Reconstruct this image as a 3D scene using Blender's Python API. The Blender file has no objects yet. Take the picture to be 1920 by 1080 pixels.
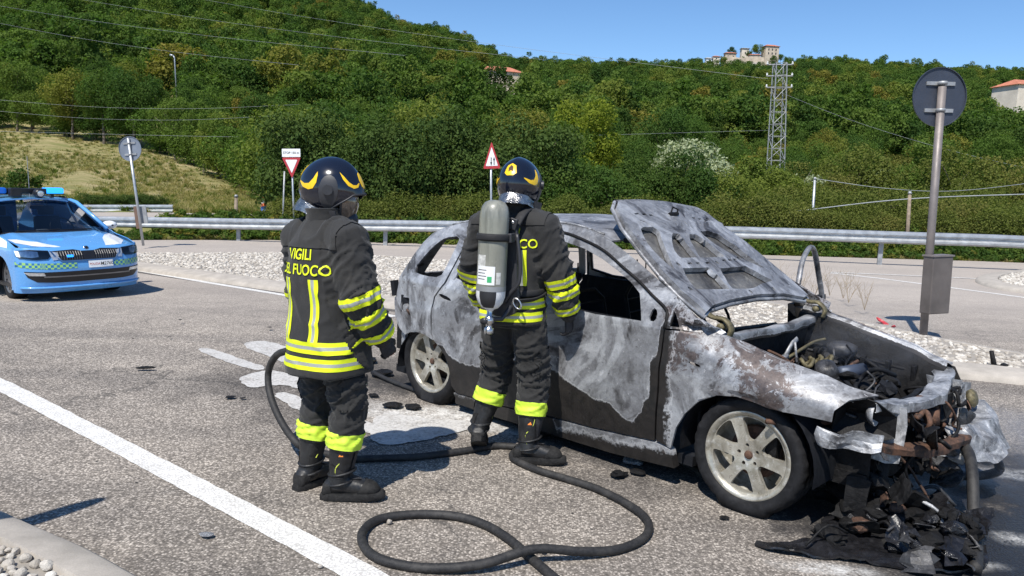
import bpy, bmesh, math, random
import numpy as np
from mathutils import Vector, Matrix, noise
from mathutils.bvhtree import BVHTree
from mathutils.geometry import tessellate_polygon
PI = math.pi
R = math.radians
random.seed(7)
rng = np.random.default_rng(7)
sc = bpy.context.scene
C = sc.collection

# ---------------------------------------------------------------- camera, sky, sun, exposure
FPX, HOR, ROLL, CH = 1450.0, 350.0, R(2.6), 1.74
_p = math.atan((540 - HOR) / FPX)
FWD = Vector((0, math.cos(_p), -math.sin(_p)))
_r0 = Vector((1, 0, 0)); _u0 = _r0.cross(FWD)
RIGHT = math.cos(ROLL) * _r0 + math.sin(ROLL) * _u0
UPV = math.cos(ROLL) * _u0 - math.sin(ROLL) * _r0
CAM = Vector((0, 0, CH))
cam = bpy.data.objects.new('camera', bpy.data.cameras.new('camera'))
C.objects.link(cam)
m = Matrix.Identity(4)
for i in range(3):
    m[i][0], m[i][1], m[i][2], m[i][3] = RIGHT[i], UPV[i], -FWD[i], CAM[i]
cam.matrix_world = m
cam.data.sensor_width = 36.0
cam.data.lens = FPX / 1920 * 36
cam.data.clip_start = 0.05
cam.data.clip_end = 6000
sc.camera = cam

SUN_EL = R(56); SUN_H = Vector((-0.42, -0.907, 0)).normalized()     # towards the sun
sund = Vector((SUN_H.x * math.cos(SUN_EL), SUN_H.y * math.cos(SUN_EL), math.sin(SUN_EL)))
world = bpy.data.worlds.new('World'); sc.world = world; world.use_nodes = True
wn = world.node_tree.nodes; wn.clear()
sky = wn.new('ShaderNodeTexSky'); sky.sky_type = 'NISHITA'; sky.sun_disc = False
sky.sun_elevation = SUN_EL; sky.sun_rotation = math.atan2(SUN_H.x, SUN_H.y)
sky.altitude = 900; sky.air_density = 0.9; sky.dust_density = 0.05; sky.ozone_density = 3.6
bg = wn.new('ShaderNodeBackground'); bg.inputs[1].default_value = 0.115
wo = wn.new('ShaderNodeOutputWorld')
hs = wn.new('ShaderNodeHueSaturation'); hs.inputs['Saturation'].default_value = 1.12
world.node_tree.links.new(sky.outputs[0], hs.inputs['Color']); world.node_tree.links.new(hs.outputs[0], bg.inputs[0]); world.node_tree.links.new(bg.outputs[0], wo.inputs[0])
sun = bpy.data.objects.new('sun', bpy.data.lights.new('sun', 'SUN')); C.objects.link(sun)
sun.data.energy = 4.3; sun.data.angle = R(0.53); sun.data.color = (1.0, 0.95, 0.87)
sun.rotation_euler = sund.to_track_quat('Z', 'Y').to_euler()
sc.view_settings.view_transform = 'Standard'; sc.view_settings.look = 'None'
sc.view_settings.exposure = 0.45; sc.view_settings.gamma = 1.0
sc.view_settings.use_curve_mapping = False
sc.cycles.max_bounces = 6; sc.cycles.diffuse_bounces = 3; sc.cycles.glossy_bounces = 3
sc.cycles.transparent_max_bounces = 12; sc.cycles.transmission_bounces = 5; sc.cycles.volume_bounces = 0
sc.cycles.use_denoising = True

# ---------------------------------------------------------------- layout helpers
def sstep(a, b, x):
    t = min(1, max(0, (x - a) / (b - a))); return t * t * (3 - 2 * t)
def gz(x, y):                       # level near the camera, a slight cross fall at the back road
    return 0.0145 * min(14, x) * sstep(10, 20, y) if x > 0 else 0.021 * max(-14, x) * sstep(6, 12, y)
def ray(px, py):
    return FWD + RIGHT * ((px - 960) / FPX) - UPV * ((py - 540) / FPX)
def G(px, py, dz=0.0):              # where a line of sight meets the ground
    d = ray(px, py); z = dz; P = None
    for _ in range(25):
        t = (z - CH) / d.z; P = CAM + d * t
        z = gz(P.x, P.y) + dz
    return P
def at(px, py, depth):              # a point at a given distance along the view axis
    return CAM + ray(px, py) * depth
TRUE_UP = Vector((-math.sin(ROLL), 0, math.cos(ROLL)))

# ---------------------------------------------------------------- mesh helpers
class MB:
    def __init__(s): s.v = []; s.f = []; s.mi = []
    def add(s, vs, fs, M=None, mi=0):
        o = len(s.v)
        if M is not None: vs = [M @ Vector(v) for v in vs]
        s.v += [tuple(v) for v in vs]
        s.f += [tuple(i + o for i in f) for f in fs]; s.mi += [mi] * len(fs)
        return s
    def box(s, c, d, rot=None, mi=0, taper=1.0):
        x, y, z = d[0] / 2, d[1] / 2, d[2] / 2
        vs = [Vector((sx * x * (taper if sz > 0 else 1), sy * y * (taper if sz > 0 else 1), sz * z)) for sz in (-1, 1) for sy in (-1, 1) for sx in (-1, 1)]
        M = Matrix.Translation(Vector(c))
        if rot is not None: M = M @ (rot.to_4x4() if hasattr(rot, 'to_4x4') and not isinstance(rot, Matrix) else rot.to_matrix().to_4x4() if not isinstance(rot, Matrix) else rot.to_4x4())
        return s.add(vs, [(0, 2, 3, 1), (4, 5, 7, 6), (0, 1, 5, 4), (2, 6, 7, 3), (0, 4, 6, 2), (1, 3, 7, 5)], M, mi)
    def tube(s, pts, r, n=8, caps=True, mi=0, flat=1.0, up=None, closed=False):
        pts = [Vector(p) for p in pts]; k = len(pts)
        rs = r if isinstance(r, (list, tuple)) else [r] * k
        vs = []; fs = []; prev = None
        for i, p in enumerate(pts):
            if closed: t = pts[(i + 1) % k] - pts[i - 1]
            else: t = pts[min(i + 1, k - 1)] - pts[max(i - 1, 0)]
            t = t.normalized() if t.length > 1e-9 else Vector((0, 0, 1))
            if prev is None:
                a = Vector(up) if up is not None else (Vector((0, 0, 1)) if abs(t.z) < 0.9 else Vector((1, 0, 0)))
                a = (a - t * a.dot(t)).normalized()
            else:
                a = (prev - t * prev.dot(t))
                a = a.normalized() if a.length > 1e-6 else Vector((0, 0, 1)).cross(t).normalized()
            prev = a; b = t.cross(a)
            for j in range(n):
                an = 2 * PI * j / n
                vs.append(p + a * (math.cos(an) * rs[i]) + b * (math.sin(an) * rs[i] * flat))
        for i in range(k if closed else k - 1):
            for j in range(n):
                i2 = (i + 1) % k; j2 = (j + 1) % n
                fs.append((i * n + j, i * n + j2, i2 * n + j2, i2 * n + j))
        if caps and not closed:
            fs.append(tuple(range(n - 1, -1, -1))); fs.append(tuple((k - 1) * n + j for j in range(n)))
        return s.add(vs, fs, None, mi)
    def lathe(s, prof, n=24, M=None, mi=0, a0=0.0, a1=2 * PI):      # profile of (radius, height) about Z
        full = abs(a1 - a0 - 2 * PI) < 1e-6; cols = n if full else n + 1
        vs = [(r * math.cos(a0 + (a1 - a0) * j / n), r * math.sin(a0 + (a1 - a0) * j / n), z) for r, z in prof for j in range(cols)]
        fs = []
        for i in range(len(prof) - 1):
            for j in range(n):
                j2 = (j + 1) % cols
                fs.append((i * cols + j, i * cols + j2, (i + 1) * cols + j2, (i + 1) * cols + j))
        return s.add(vs, fs, M, mi)
    def grid(s, rows, mi=0, M=None, close=False):                    # rows of equally many points
        n = len(rows[0]); vs = [p for r in rows for p in r]; fs = []
        for i in range(len(rows) - 1):
            for j in range(n if close else n - 1):
                j2 = (j + 1) % n
                fs.append((i * n + j, i * n + j2, (i + 1) * n + j2, (i + 1) * n + j))
        return s.add(vs, fs, M, mi)
    def prism(s, poly, z0, z1, M=None, mi=0):                        # polygon in XY pulled up in Z
        n = len(poly); vs = [(x, y, z0) for x, y in poly] + [(x, y, z1) for x, y in poly]
        fs = [tuple(range(n - 1, -1, -1)), tuple(range(n, 2 * n))] + [(i, (i + 1) % n, n + (i + 1) % n, n + i) for i in range(n)]
        return s.add(vs, fs, M, mi)
    def mesh(s, name):
        me = bpy.data.meshes.new(name); me.from_pydata(s.v, [], s.f)
        if any(s.mi): me.polygons.foreach_set('material_index', s.mi)
        me.update(); return me
    def build(s, name, mat, parent=None, smooth=False, auto=None, bevel=0.0, solid=0.0, clean=True):
        me = s.mesh(name)
        if clean:
            bm = bmesh.new(); bm.from_mesh(me)
            bmesh.ops.remove_doubles(bm, verts=bm.verts, dist=1e-5)
            bmesh.ops.recalc_face_normals(bm, faces=bm.faces); bm.to_mesh(me); bm.free()
        return finish(name, me, mat, parent, smooth, auto, bevel, solid)
def finish(name, me, mat, parent=None, smooth=False, auto=None, bevel=0.0, solid=0.0):
    for mm in (mat if isinstance(mat, (list, tuple)) else [mat]):
        me.materials.append(mm)
    o = bpy.data.objects.new(name, me); C.objects.link(o)
    if parent is not None: o.parent = parent
    if solid and (smooth or auto):
        md = o.modifiers.new('solid', 'SOLIDIFY'); md.thickness = solid; md.offset = -1
        nm = baked(o); o.modifiers.clear(); o.data = nm; bpy.data.meshes.remove(me); me = nm; me.name = name; solid = 0; auto = auto or R(38)
    if solid:
        md = o.modifiers.new('solid', 'SOLIDIFY'); md.thickness = solid; md.offset = -1
    if bevel:
        md = o.modifiers.new('bevel', 'BEVEL'); md.width = bevel; md.segments = 2; md.limit_method = 'ANGLE'; md.angle_limit = R(40)
    if smooth or auto:
        me.polygons.foreach_set('use_smooth', [True] * len(me.polygons))
        if auto:
            bm = bmesh.new(); bm.from_mesh(me)
            for e in bm.edges:
                if len(e.link_faces) == 2 and e.calc_face_angle(0) > auto: e.smooth = False
            bm.to_mesh(me); bm.free()
    return o
def tag(o, label=None, cat=None, group=None, kind=None):
    if label: o['label'] = label
    if cat: o['category'] = cat
    if group: o['group'] = group
    if kind: o['kind'] = kind
    return o
def thing(name, label, cat, loc=(0, 0, 0), rot=(0, 0, 0), group=None):
    o = bpy.data.objects.new(name, None); C.objects.link(o); o.empty_display_size = 0.1
    o.location = loc; o.rotation_euler = rot
    return tag(o, label, cat, group)
def copy_tree(o, parent=None):
    c = o.copy(); C.objects.link(c)
    if parent is not None: c.parent = parent
    for ch in o.children: copy_tree(ch, c)
    return c
def spline(pts, n=8):                                                 # Catmull-Rom through the points
    P = [Vector(p) for p in pts]; P = [2 * P[0] - P[1]] + P + [2 * P[-1] - P[-2]]; out = []
    for i in range(1, len(P) - 2):
        for k in range(n):
            t = k / n; a, b, c, d = P[i - 1], P[i], P[i + 1], P[i + 2]
            out.append(0.5 * (2 * b + (c - a) * t + (2 * a - 5 * b + 4 * c - d) * t * t + (3 * b - a - 3 * c + d) * t ** 3))
    out.append(P[-2]); return out
def baked(o):                                                         # the mesh an object has after its modifiers
    dg = bpy.context.evaluated_depsgraph_get(); dg.update()
    return bpy.data.meshes.new_from_object(o.evaluated_get(dg))
def voxel(mb, size, smooth=4, name='body'):
    me = mb.mesh(name); bm = bmesh.new(); bm.from_mesh(me)
    bmesh.ops.recalc_face_normals(bm, faces=bm.faces); bm.to_mesh(me); bm.free()
    o = bpy.data.objects.new('tmp', me); C.objects.link(o)
    md = o.modifiers.new('r', 'REMESH'); md.mode = 'VOXEL'; md.voxel_size = size
    if smooth:
        s = o.modifiers.new('s', 'SMOOTH'); s.factor = 0.5; s.iterations = smooth
    out = baked(o); bpy.data.objects.remove(o); bpy.data.meshes.remove(me); out.name = name
    out.materials.clear()
    return out
def text_mesh(txt, size, bold=0.0, align='CENTER'):                   # flat lettering in XY
    cu = bpy.data.curves.new('t', 'FONT'); cu.body = txt; cu.size = size; cu.align_x = align; cu.align_y = 'CENTER'; cu.offset = bold
    cu.resolution_u = 3
    o = bpy.data.objects.new('t', cu); C.objects.link(o); me = baked(o); bpy.data.objects.remove(o); bpy.data.curves.remove(cu)
    me.materials.clear(); return me

# ---------------------------------------------------------------- material helpers
class NT:
    def __init__(s, name):
        s.m = bpy.data.materials.new(name); s.m.use_nodes = True
        s.t = s.m.node_tree; s.t.nodes.clear()
    def n(s, typ, props=None, **ins):
        nd = s.t.nodes.new('ShaderNode' + typ)
        for k, v in (props or {}).items(): setattr(nd, k, v)
        for k, v in ins.items():
            key = k.replace('_', ' ')
            if k[0] == 'i' and k[1:].isdigit(): sock = nd.inputs[int(k[1:])]
            else: sock = nd.inputs[key]
            s.set(sock, v)
        return nd
    def set(s, sock, v):
        if hasattr(v, 'outputs'): v = v.outputs[0]
        if isinstance(v, bpy.types.NodeSocket): s.t.links.new(v, sock)
        else:
            if isinstance(v, (tuple, list)) and len(v) == 3 and sock.type == 'RGBA': v = (*v, 1)
            sock.default_value = v
    def math(s, op, a, b=0.0, clamp=False):
        return s.n('Math', {'operation': op, 'use_clamp': clamp}, i0=a, i1=b)
    def mix(s, fac, a, b, mode='MIX'):
        nd = s.t.nodes.new('ShaderNodeMix'); nd.data_type = 'RGBA'; nd.blend_type = mode
        s.set(nd.inputs[0], fac); s.set(nd.inputs[6], a); s.set(nd.inputs[7], b); return nd.outputs[2]
    def ramp(s, fac, stops, interp='LINEAR'):
        nd = s.t.nodes.new('ShaderNodeValToRGB'); nd.color_ramp.interpolation = interp
        el = nd.color_ramp.elements
        while len(el) < len(stops): el.new(0.5)
        for e, (p, c) in zip(el, stops): e.position = p; e.color = (*c, 1) if len(c) == 3 else c
        s.set(nd.inputs[0], fac); return nd.outputs[0]
    def rng(s, v, a, b, c=0.0, d=1.0, typ='LINEAR'):
        nd = s.t.nodes.new('ShaderNodeMapRange'); nd.interpolation_type = typ
        for i, x in enumerate((v, a, b, c, d)): s.set(nd.inputs[i], x)
        return nd.outputs[0]
    def obj(s, gen='Object'): return s.n('TexCoord').outputs[gen]
    def noise(s, scale, detail=4, rough=0.55, vec=None, dist=0.0, out=0):
        nd = s.n('TexNoise', Scale=scale, Detail=detail, Roughness=rough, Distortion=dist)
        s.set(nd.inputs['Vector'], vec if vec is not None else s.obj()); return nd.outputs[out]
    def voro(s, scale, vec=None, feature='F1', out='Distance'):
        nd = s.n('TexVoronoi', {'feature': feature}, Scale=scale)
        s.set(nd.inputs['Vector'], vec if vec is not None else s.obj()); return nd.outputs[out]
    def attr(s, name, out='Fac'): return s.n('Attribute', {'attribute_name': name}).outputs[out]
    def bump(s, h, strength=0.3, dist=0.01, normal=None):
        nd = s.n('Bump', Strength=strength, Distance=dist, Height=h)
        if normal is not None: s.set(nd.inputs['Normal'], normal)
        return nd.outputs[0]
    def out(s, color, rough=0.6, metal=0.0, bump=None, **kw):
        b = s.n('BsdfPrincipled'); s.set(b.inputs['Base Color'], color); s.set(b.inputs['Roughness'], rough); s.set(b.inputs['Metallic'], metal)
        for k, v in kw.items(): s.set(b.inputs[k.replace('_', ' ')], v)
        if bump is not None: s.set(b.inputs['Normal'], bump)
        o = s.n('OutputMaterial'); s.t.links.new(b.outputs[0], o.inputs[0]); s.b = b
        return s.m
def plain(name, col, rough=0.6, metal=0.0, var=0.12, scale=6.0, bump=0.0, bscale=60, **kw):
    t = NT(name); f = t.noise(scale, 5)
    lo = tuple(c * (1 - var) for c in col); hi = tuple(min(1, c * (1 + var)) for c in col)
    c = t.mix(t.rng(f, 0.3, 0.7), lo, hi)
    b = t.bump(t.noise(bscale, 3), bump, 0.004) if bump else None
    r = t.rng(t.noise(scale * 2.3, 3), 0.25, 0.75, max(0.02, rough - 0.08), min(1, rough + 0.08))
    return t.out(c, r, metal, b, **kw)

# ================================================================ SETTING
def blob(t, cx, cy, rx, ry, ang, warp, soft=0.6):
    """mask of a stain with a ragged edge at a place on the ground"""
    pos = t.n('NewGeometry').outputs['Position']
    mp = t.n('Mapping', {'vector_type': 'TEXTURE'}); t.set(mp.inputs[0], pos)
    mp.inputs['Location'].default_value = (cx, cy, 0); mp.inputs['Rotation'].default_value = (0, 0, ang); mp.inputs['Scale'].default_value = (rx, ry, 50)
    ln = t.n('VectorMath', {'operation': 'LENGTH'}, i0=mp.outputs[0]).outputs['Value']
    d = t.math('ADD', ln, t.math('MULTIPLY', t.math('SUBTRACT', warp, 0.5), 1.6))
    return t.rng(d, 1.0, 1.0 - soft, 0, 1, 'SMOOTHSTEP')

def asphalt():
    t = NT('asphalt'); pos = t.n('NewGeometry').outputs['Position']
    big = t.noise(0.45, 4, 0.6, pos); med = t.noise(3.0, 4, 0.6, pos); warp = t.noise(2.2, 6, 0.65, pos)
    v = t.n('TexVoronoi', {'feature': 'F1'}, Scale=85.0, Randomness=1.0); t.set(v.inputs['Vector'], pos)
    stone = t.ramp(t.n('SeparateColor', i0=v.outputs['Color']).outputs[0], [(0.0, (0.085, 0.079, 0.074)), (0.25, (0.20, 0.183, 0.165)), (0.6, (0.37, 0.338, 0.303)), (1.0, (0.68, 0.63, 0.57))])
    gap = t.rng(v.outputs['Distance'], 0.34, 0.66)
    col = t.mix(t.math('MULTIPLY', gap, 0.75), stone, (0.085, 0.077, 0.068))
    f2 = t.noise(46, 3, 0.7, pos)
    col = t.mix(t.rng(f2, 0.35, 0.7, 0.0, 0.4), col, (0.39, 0.352, 0.315))
    tone = t.ramp(t.math('ADD', t.math('MULTIPLY', big, 0.6), t.math('MULTIPLY', med, 0.4)), [(0.32, (0.68, 0.665, 0.655)), (0.62, (1.15, 1.12, 1.08))])
    col = t.mix(1.0, col, tone, 'MULTIPLY')
    # polished wheel tracks along the lane, hairline cracks and specks of grit
    lm = t.n('Mapping'); t.set(lm.inputs[0], pos); lm.inputs['Rotation'].default_value = (0, 0, 0.70); lm.inputs['Scale'].default_value = (0.10, 1.0, 1.0)
    track = t.noise(0.9, 4, 0.6, lm.outputs[0]); col = t.mix(1.0, col, t.ramp(track, [(0.36, (0.74, 0.74, 0.745)), (0.60, (1.1, 1.09, 1.07))]), 'MULTIPLY')
    ck = t.n('TexVoronoi', {'feature': 'DISTANCE_TO_EDGE'}, Scale=0.55); wp = t.n('VectorMath', {'operation': 'ADD'}, i0=pos, i1=t.n('VectorMath', {'operation': 'SCALE'}, i0=t.noise(1.6, 5, 0.7, pos, 0, 1), Scale=0.9).outputs[0]); t.set(ck.inputs['Vector'], wp.outputs[0])
    col = t.mix(t.math('MULTIPLY', t.rng(ck.outputs['Distance'], 0.012, 0.002), t.rng(big, 0.46, 0.56, 0, 0.65)), col, (0.05, 0.047, 0.044))
    sp = t.n('TexVoronoi', {}, Scale=6.5); t.set(sp.inputs['Vector'], pos)
    col = t.mix(t.math('MULTIPLY', t.rng(sp.outputs['Distance'], 0.075, 0.05), t.rng(t.n('SeparateColor', i0=sp.outputs['Color']).outputs[1], 0.72, 0.75)), col, (0.03, 0.028, 0.027))
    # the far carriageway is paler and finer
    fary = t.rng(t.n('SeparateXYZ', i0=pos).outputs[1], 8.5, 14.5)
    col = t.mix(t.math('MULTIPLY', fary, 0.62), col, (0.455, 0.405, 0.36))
    # soot, wet and oil from the fire
    soot = (0.016, 0.016, 0.018)
    for (cx, cy, rx, ry, a, k) in SOOT:
        col = t.mix(t.math('MULTIPLY', blob(t, cx, cy, rx, ry, a, warp), k), col, soot)
    ash = (0.72, 0.71, 0.68); patchy = t.rng(t.math('ADD', t.math('MULTIPLY', t.noise(11, 6, 0.75, pos), 0.6), t.math('MULTIPLY', t.noise(60, 3, 0.7, pos), 0.4)), 0.40, 0.58)
    for (cx, cy, rx, ry, a, k) in FOAM:
        col = t.mix(t.math('MULTIPLY', t.math('MULTIPLY', blob(t, cx, cy, rx, ry, a, warp, 0.8), patchy), k), col, ash)
    wet = blob(t, 3.15, 3.7, 1.3, 1.6, 0.2, warp)
    rough = t.rng(wet, 0, 1, 0.9, 0.32)
    h = t.math('ADD', t.math('MULTIPLY', v.outputs['Distance'], -1.0), t.math('MULTIPLY', f2, 0.5))
    bstr = 0.45
    return t.out(col, rough, 0, t.bump(h, bstr, 0.006), Specular_IOR_Level=0.3)
SOOT = [(-2.1, 6.6, 0.75, 0.9, 0.4, 0.42), (-1.6, 5.6, 0.5, 0.6, 0, 0.35), (-1.2, 7.0, 1.0, 0.9, 0, 0.55), (-0.75, 6.6, 0.55, 0.55, 0.3, 0.75), (0.55, 5.25, 1.7, 0.45, -0.78, 0.62),
        (1.9, 4.2, 0.6, 0.5, 0, 0.8), (2.6, 3.9, 1.3, 1.1, 0.2, 0.95), (3.4, 4.6, 1.5, 1.3, 0.2, 0.92), (3.3, 3.2, 1.0, 1.0, 0, 0.85), (2.2, 3.55, 0.8, 0.5, 0.3, 0.9), (0.62, 4.52, 0.45, 0.28, -0.6, 0.35), (2.6, 6.2, 1.2, 1.2, 0, 0.5)]
FOAM = [(-0.62, 5.65, 0.75, 0.38, -0.2, 0.85), (-0.15, 5.55, 0.55, 0.2, -0.7, 0.7), (-0.35, 5.95, 0.6, 0.14, -0.78, 0.7), (G(1560, 1068).x, G(1560, 1068).y, 0.34, 0.10, -0.1, 0.8), (G(1780, 1062).x, G(1780, 1062).y, 0.34, 0.09, 0.1, 0.75), (G(1900, 1010).x, G(1900, 1010).y, 0.14, 0.12, 0.1, 0.6), (2.95, 3.5, 0.22, 0.16, 0.4, 0.55), (3.55, 4.9, 0.7, 0.16, -0.3, 0.6)]

def concrete_mat(name, col):
    t = NT(name); pos = t.n('NewGeometry').outputs['Position']
    a = t.noise(5, 6, 0.65, pos); b = t.noise(120, 3, 0.7, pos)
    c = t.mix(t.rng(a, 0.3, 0.7), tuple(x * 0.72 for x in col), tuple(x * 1.12 for x in col))
    c = t.mix(t.rng(b, 0.35, 0.75, 0, 0.45), c, tuple(x * 0.6 for x in col))
    return t.out(c, 0.92, 0, t.bump(b, 0.35, 0.004))
def paint_mat():
    t = NT('road_paint'); pos = t.n('NewGeometry').outputs['Position']
    v = t.voro(85.0, pos); n = t.noise(9, 6, 0.7, pos); n2 = t.noise(34, 4, 0.7, pos)
    c = t.mix(t.rng(n, 0.35, 0.7), (0.62, 0.61, 0.58), (0.84, 0.83, 0.80))
    wear = t.rng(t.math('ADD', t.math('MULTIPLY', n, 0.5), t.math('MULTIPLY', n2, 0.5)), 0.60, 0.66)
    c = t.mix(wear, c, (0.17, 0.155, 0.14))
    c = t.mix(t.rng(v, 0.42, 0.62, 0, 0.45), c, (0.25, 0.23, 0.21))
    return t.out(c, 0.8, 0, t.bump(t.math('MULTIPLY', v, -1.0), 0.4, 0.004))
def worn_paint_mat():
    t = NT('worn_road_paint'); pos = t.n('NewGeometry').outputs['Position']
    v = t.n('TexVoronoi', {}, Scale=85.0); t.set(v.inputs['Vector'], pos); n = t.noise(6, 6, 0.7, pos); n2 = t.noise(40, 4, 0.7, pos)
    c = t.mix(t.rng(n, 0.35, 0.7), (0.50, 0.49, 0.47), (0.74, 0.73, 0.71))
    st = t.ramp(t.n('SeparateColor', i0=v.outputs['Color']).outputs[0], [(0.0, (0.14, 0.13, 0.12)), (1.0, (0.42, 0.39, 0.35))])
    wear = t.rng(t.math('ADD', t.math('MULTIPLY', n, 0.55), t.math('MULTIPLY', n2, 0.45)), 0.44, 0.60, 0.15, 0.9)
    return t.out(t.mix(wear, c, st), 0.85, 0, t.bump(t.math('MULTIPLY', v.outputs['Distance'], -1.0), 0.4, 0.004))
def stone_mat(name, dark, light):
    t = NT(name); r = t.n('ObjectInfo').outputs['Random']; n = t.noise(14, 4)
    c = t.mix(r, dark, light); c = t.mix(t.rng(n, 0.35, 0.65, 0, 0.5), c, tuple(x * 0.65 for x in dark))
    return t.out(c, 0.9, 0, t.bump(t.noise(40, 3), 0.3, 0.004))
def ground_mat():
    t = NT('field_ground'); pos = t.n('NewGeometry').outputs['Position']
    a = t.noise(0.055, 5, 0.6, pos); b = t.noise(0.45, 5, 0.65, pos); c0 = t.noise(2.6, 4, 0.7, pos)
    mp = t.n('Mapping'); t.set(mp.inputs[0], pos); mp.inputs['Scale'].default_value = (0.05, 0.5, 0.5); mp.inputs['Rotation'].default_value = (0, 0, 0.35)
    st = t.noise(1.0, 5, 0.6, mp.outputs[0])
    f = t.math('ADD', t.math('ADD', t.math('MULTIPLY', a, 0.35), t.math('MULTIPLY', b, 0.25)), t.math('MULTIPLY', st, 0.4))
    c = t.ramp(f, [(0.38, (0.115, 0.145, 0.045)), (0.47, (0.20, 0.195, 0.075)), (0.55, (0.33, 0.275, 0.14)), (0.66, (0.45, 0.37, 0.22))])
    c = t.mix(t.rng(c0, 0.35, 0.8, 0, 0.35), c, (0.15, 0.15, 0.06))
    return t.out(c, 1.0, 0, t.bump(c0, 0.6, 0.15), Specular_IOR_Level=0.1)
def verge_mat():
    t = NT('verge_earth'); pos = t.n('NewGeometry').outputs['Position']
    a = t.noise(0.9, 5, 0.65, pos); b = t.noise(9, 5, 0.7, pos)
    c = t.ramp(a, [(0.35, (0.20, 0.17, 0.08)), (0.5, (0.34, 0.24, 0.14)), (0.65, (0.46, 0.31, 0.20))])
    c = t.mix(t.rng(b, 0.3, 0.7, 0, 0.5), c, (0.10, 0.075, 0.045))
    return t.out(c, 1.0, 0, t.bump(b, 0.7, 0.04), Specular_IOR_Level=0.1)

M = {}
M['asphalt'] = asphalt(); M['kerb'] = concrete_mat('kerb_concrete', (0.44, 0.40, 0.35)); M['paint'] = paint_mat(); M['worn'] = worn_paint_mat()
M['stone'] = stone_mat('pale_stone', (0.36, 0.32, 0.27), (0.74, 0.70, 0.63)); M['bed'] = concrete_mat('gravel_bed', (0.34, 0.31, 0.27))
M['ground'] = ground_mat(); M['verge'] = verge_mat()

def poly_sheet(name, poly, dz, mat, step=1.0, parent=None, kind='structure', zf=None):
    """flat polygon laid on the ground, cut into strips so that it follows the ground"""
    bm = bmesh.new(); vs = [bm.verts.new((p[0], p[1], 0)) for p in poly]; bm.faces.new(vs)
    bmesh.ops.triangulate(bm, faces=bm.faces[:])
    ys = [p[1] for p in poly]; xs = [p[0] for p in poly]
    y = math.floor(min(ys)) + 0.37
    while y < max(ys):
        if y > 5.5: bmesh.ops.bisect_plane(bm, geom=bm.verts[:] + bm.edges[:] + bm.faces[:], plane_co=(0, y, 0), plane_no=(0, 1, 0))
        y += step
    for x in (-14, -10, -7, -4, -2, 0, 4, 8, 14):
        if min(xs) < x < max(xs): bmesh.ops.bisect_plane(bm, geom=bm.verts[:] + bm.edges[:] + bm.faces[:], plane_co=(x, 0, 0), plane_no=(1, 0, 0))
    bmesh.ops.recalc_face_normals(bm, faces=bm.faces)
    for v in bm.verts: v.co.z = (zf or gz)(v.co.x, v.co.y) + dz
    for f in bm.faces:
        if f.normal.z < 0: f.normal_flip()
    me = bpy.data.meshes.new(name); bm.to_mesh(me); bm.free()
    o = finish(name, me, mat, parent)
    if kind and parent is None: o['kind'] = kind
    return o
def stroke(pts, w):                                   # a painted line of constant width as a polygon
    P = [Vector((p[0], p[1], 0)) for p in pts]; pts = []; L = []; Rr = []
    for a, b in zip(P, P[1:]):
        n = max(1, int((b - a).length / 0.07)) if min(a.y, b.y) < 9 else max(1, int((b - a).length / 0.3))
        pts += [a.lerp(b, k / n) for k in range(n)]
    pts.append(P[-1])
    for i, p in enumerate(pts):
        t = (pts[min(i + 1, len(pts) - 1)] - pts[max(i - 1, 0)]).normalized(); nrm = Vector((-t.y, t.x, 0))
        j = 0.007 * noise.noise(Vector((p.x * 9, p.y * 9, 1))) + 0.005 * noise.noise(Vector((p.x * 31, p.y * 31, 4))); k = 0.007 * noise.noise(Vector((p.x * 9, p.y * 9, 7))) + 0.005 * noise.noise(Vector((p.x * 31, p.y * 31, 9)))
        L.append(p + nrm * (w / 2 + j)); Rr.append(p - nrm * (w / 2 + k))
    return L + Rr[::-1]

# terrain behind the guardrail: height seen along columns of sight at several distances
COLS = [-1600, -500, 0, 250, 430, 520, 620, 800, 1000, 1200, 1500, 1920, 2400, 3600]
DEP = [24, 32, 48, 75, 110, 160, 230, 320, 430, 600]
TY = {  # image heights of bare ground; smaller is higher
 -1600: [440, 412, 355, 290, 215, 135, 45, -70, -110, -120],
 -500: [425, 402, 345, 280, 205, 120, 30, -80, -110, -120],
 0:    [412, 394, 335, 272, 205, 115, 20, -75, -105, -110],
 250:  [412, 394, 348, 285, 215, 125, 35, -50, -80, -85],
 430:  [414, 397, 372, 312, 232, 145, 62, -8, -36, -40],
 520:  [416, 400, 382, 335, 250, 160, 80, 16, -5, -10],
 620:  [418, 404, 385, 345, 272, 185, 102, 44, 24, 20],
 800:  [420, 408, 388, 350, 290, 218, 148, 104, 92, 90],
 1000: [424, 411, 392, 358, 305, 250, 202, 164, 154, 152],
 1200: [428, 415, 396, 362, 318, 268, 215, 170, 152, 152],
 1500: [436, 424, 404, 372, 326, 276, 220, 172, 146, 145],
 1920: [446, 436, 418, 388, 342, 290, 236, 190, 166, 165],
 2400: [462, 452, 432, 400, 352, 300, 246, 200, 176, 175],
 3600: [500, 490, 470, 430, 380, 320, 270, 220, 200, 200]}
def terr_y(px, d):
    px = min(max(px, COLS[0]), COLS[-1]); d = min(max(d, DEP[0]), DEP[-1])
    i = 0
    while i < len(COLS) - 2 and COLS[i + 1] < px: i += 1
    j = 0
    while j < len(DEP) - 2 and DEP[j + 1] < d: j += 1
    a = (px - COLS[i]) / (COLS[i + 1] - COLS[i]); b = math.log(d / DEP[j]) / math.log(DEP[j + 1] / DEP[j])
    a = a * a * (3 - 2 * a)
    A, B = TY[COLS[i]], TY[COLS[i + 1]]
    return (A[j] * (1 - b) + A[j + 1] * b) * (1 - a) + (B[j] * (1 - b) + B[j + 1] * b) * a
def terr(px, d): return at(px, terr_y(px, d), d)

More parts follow.
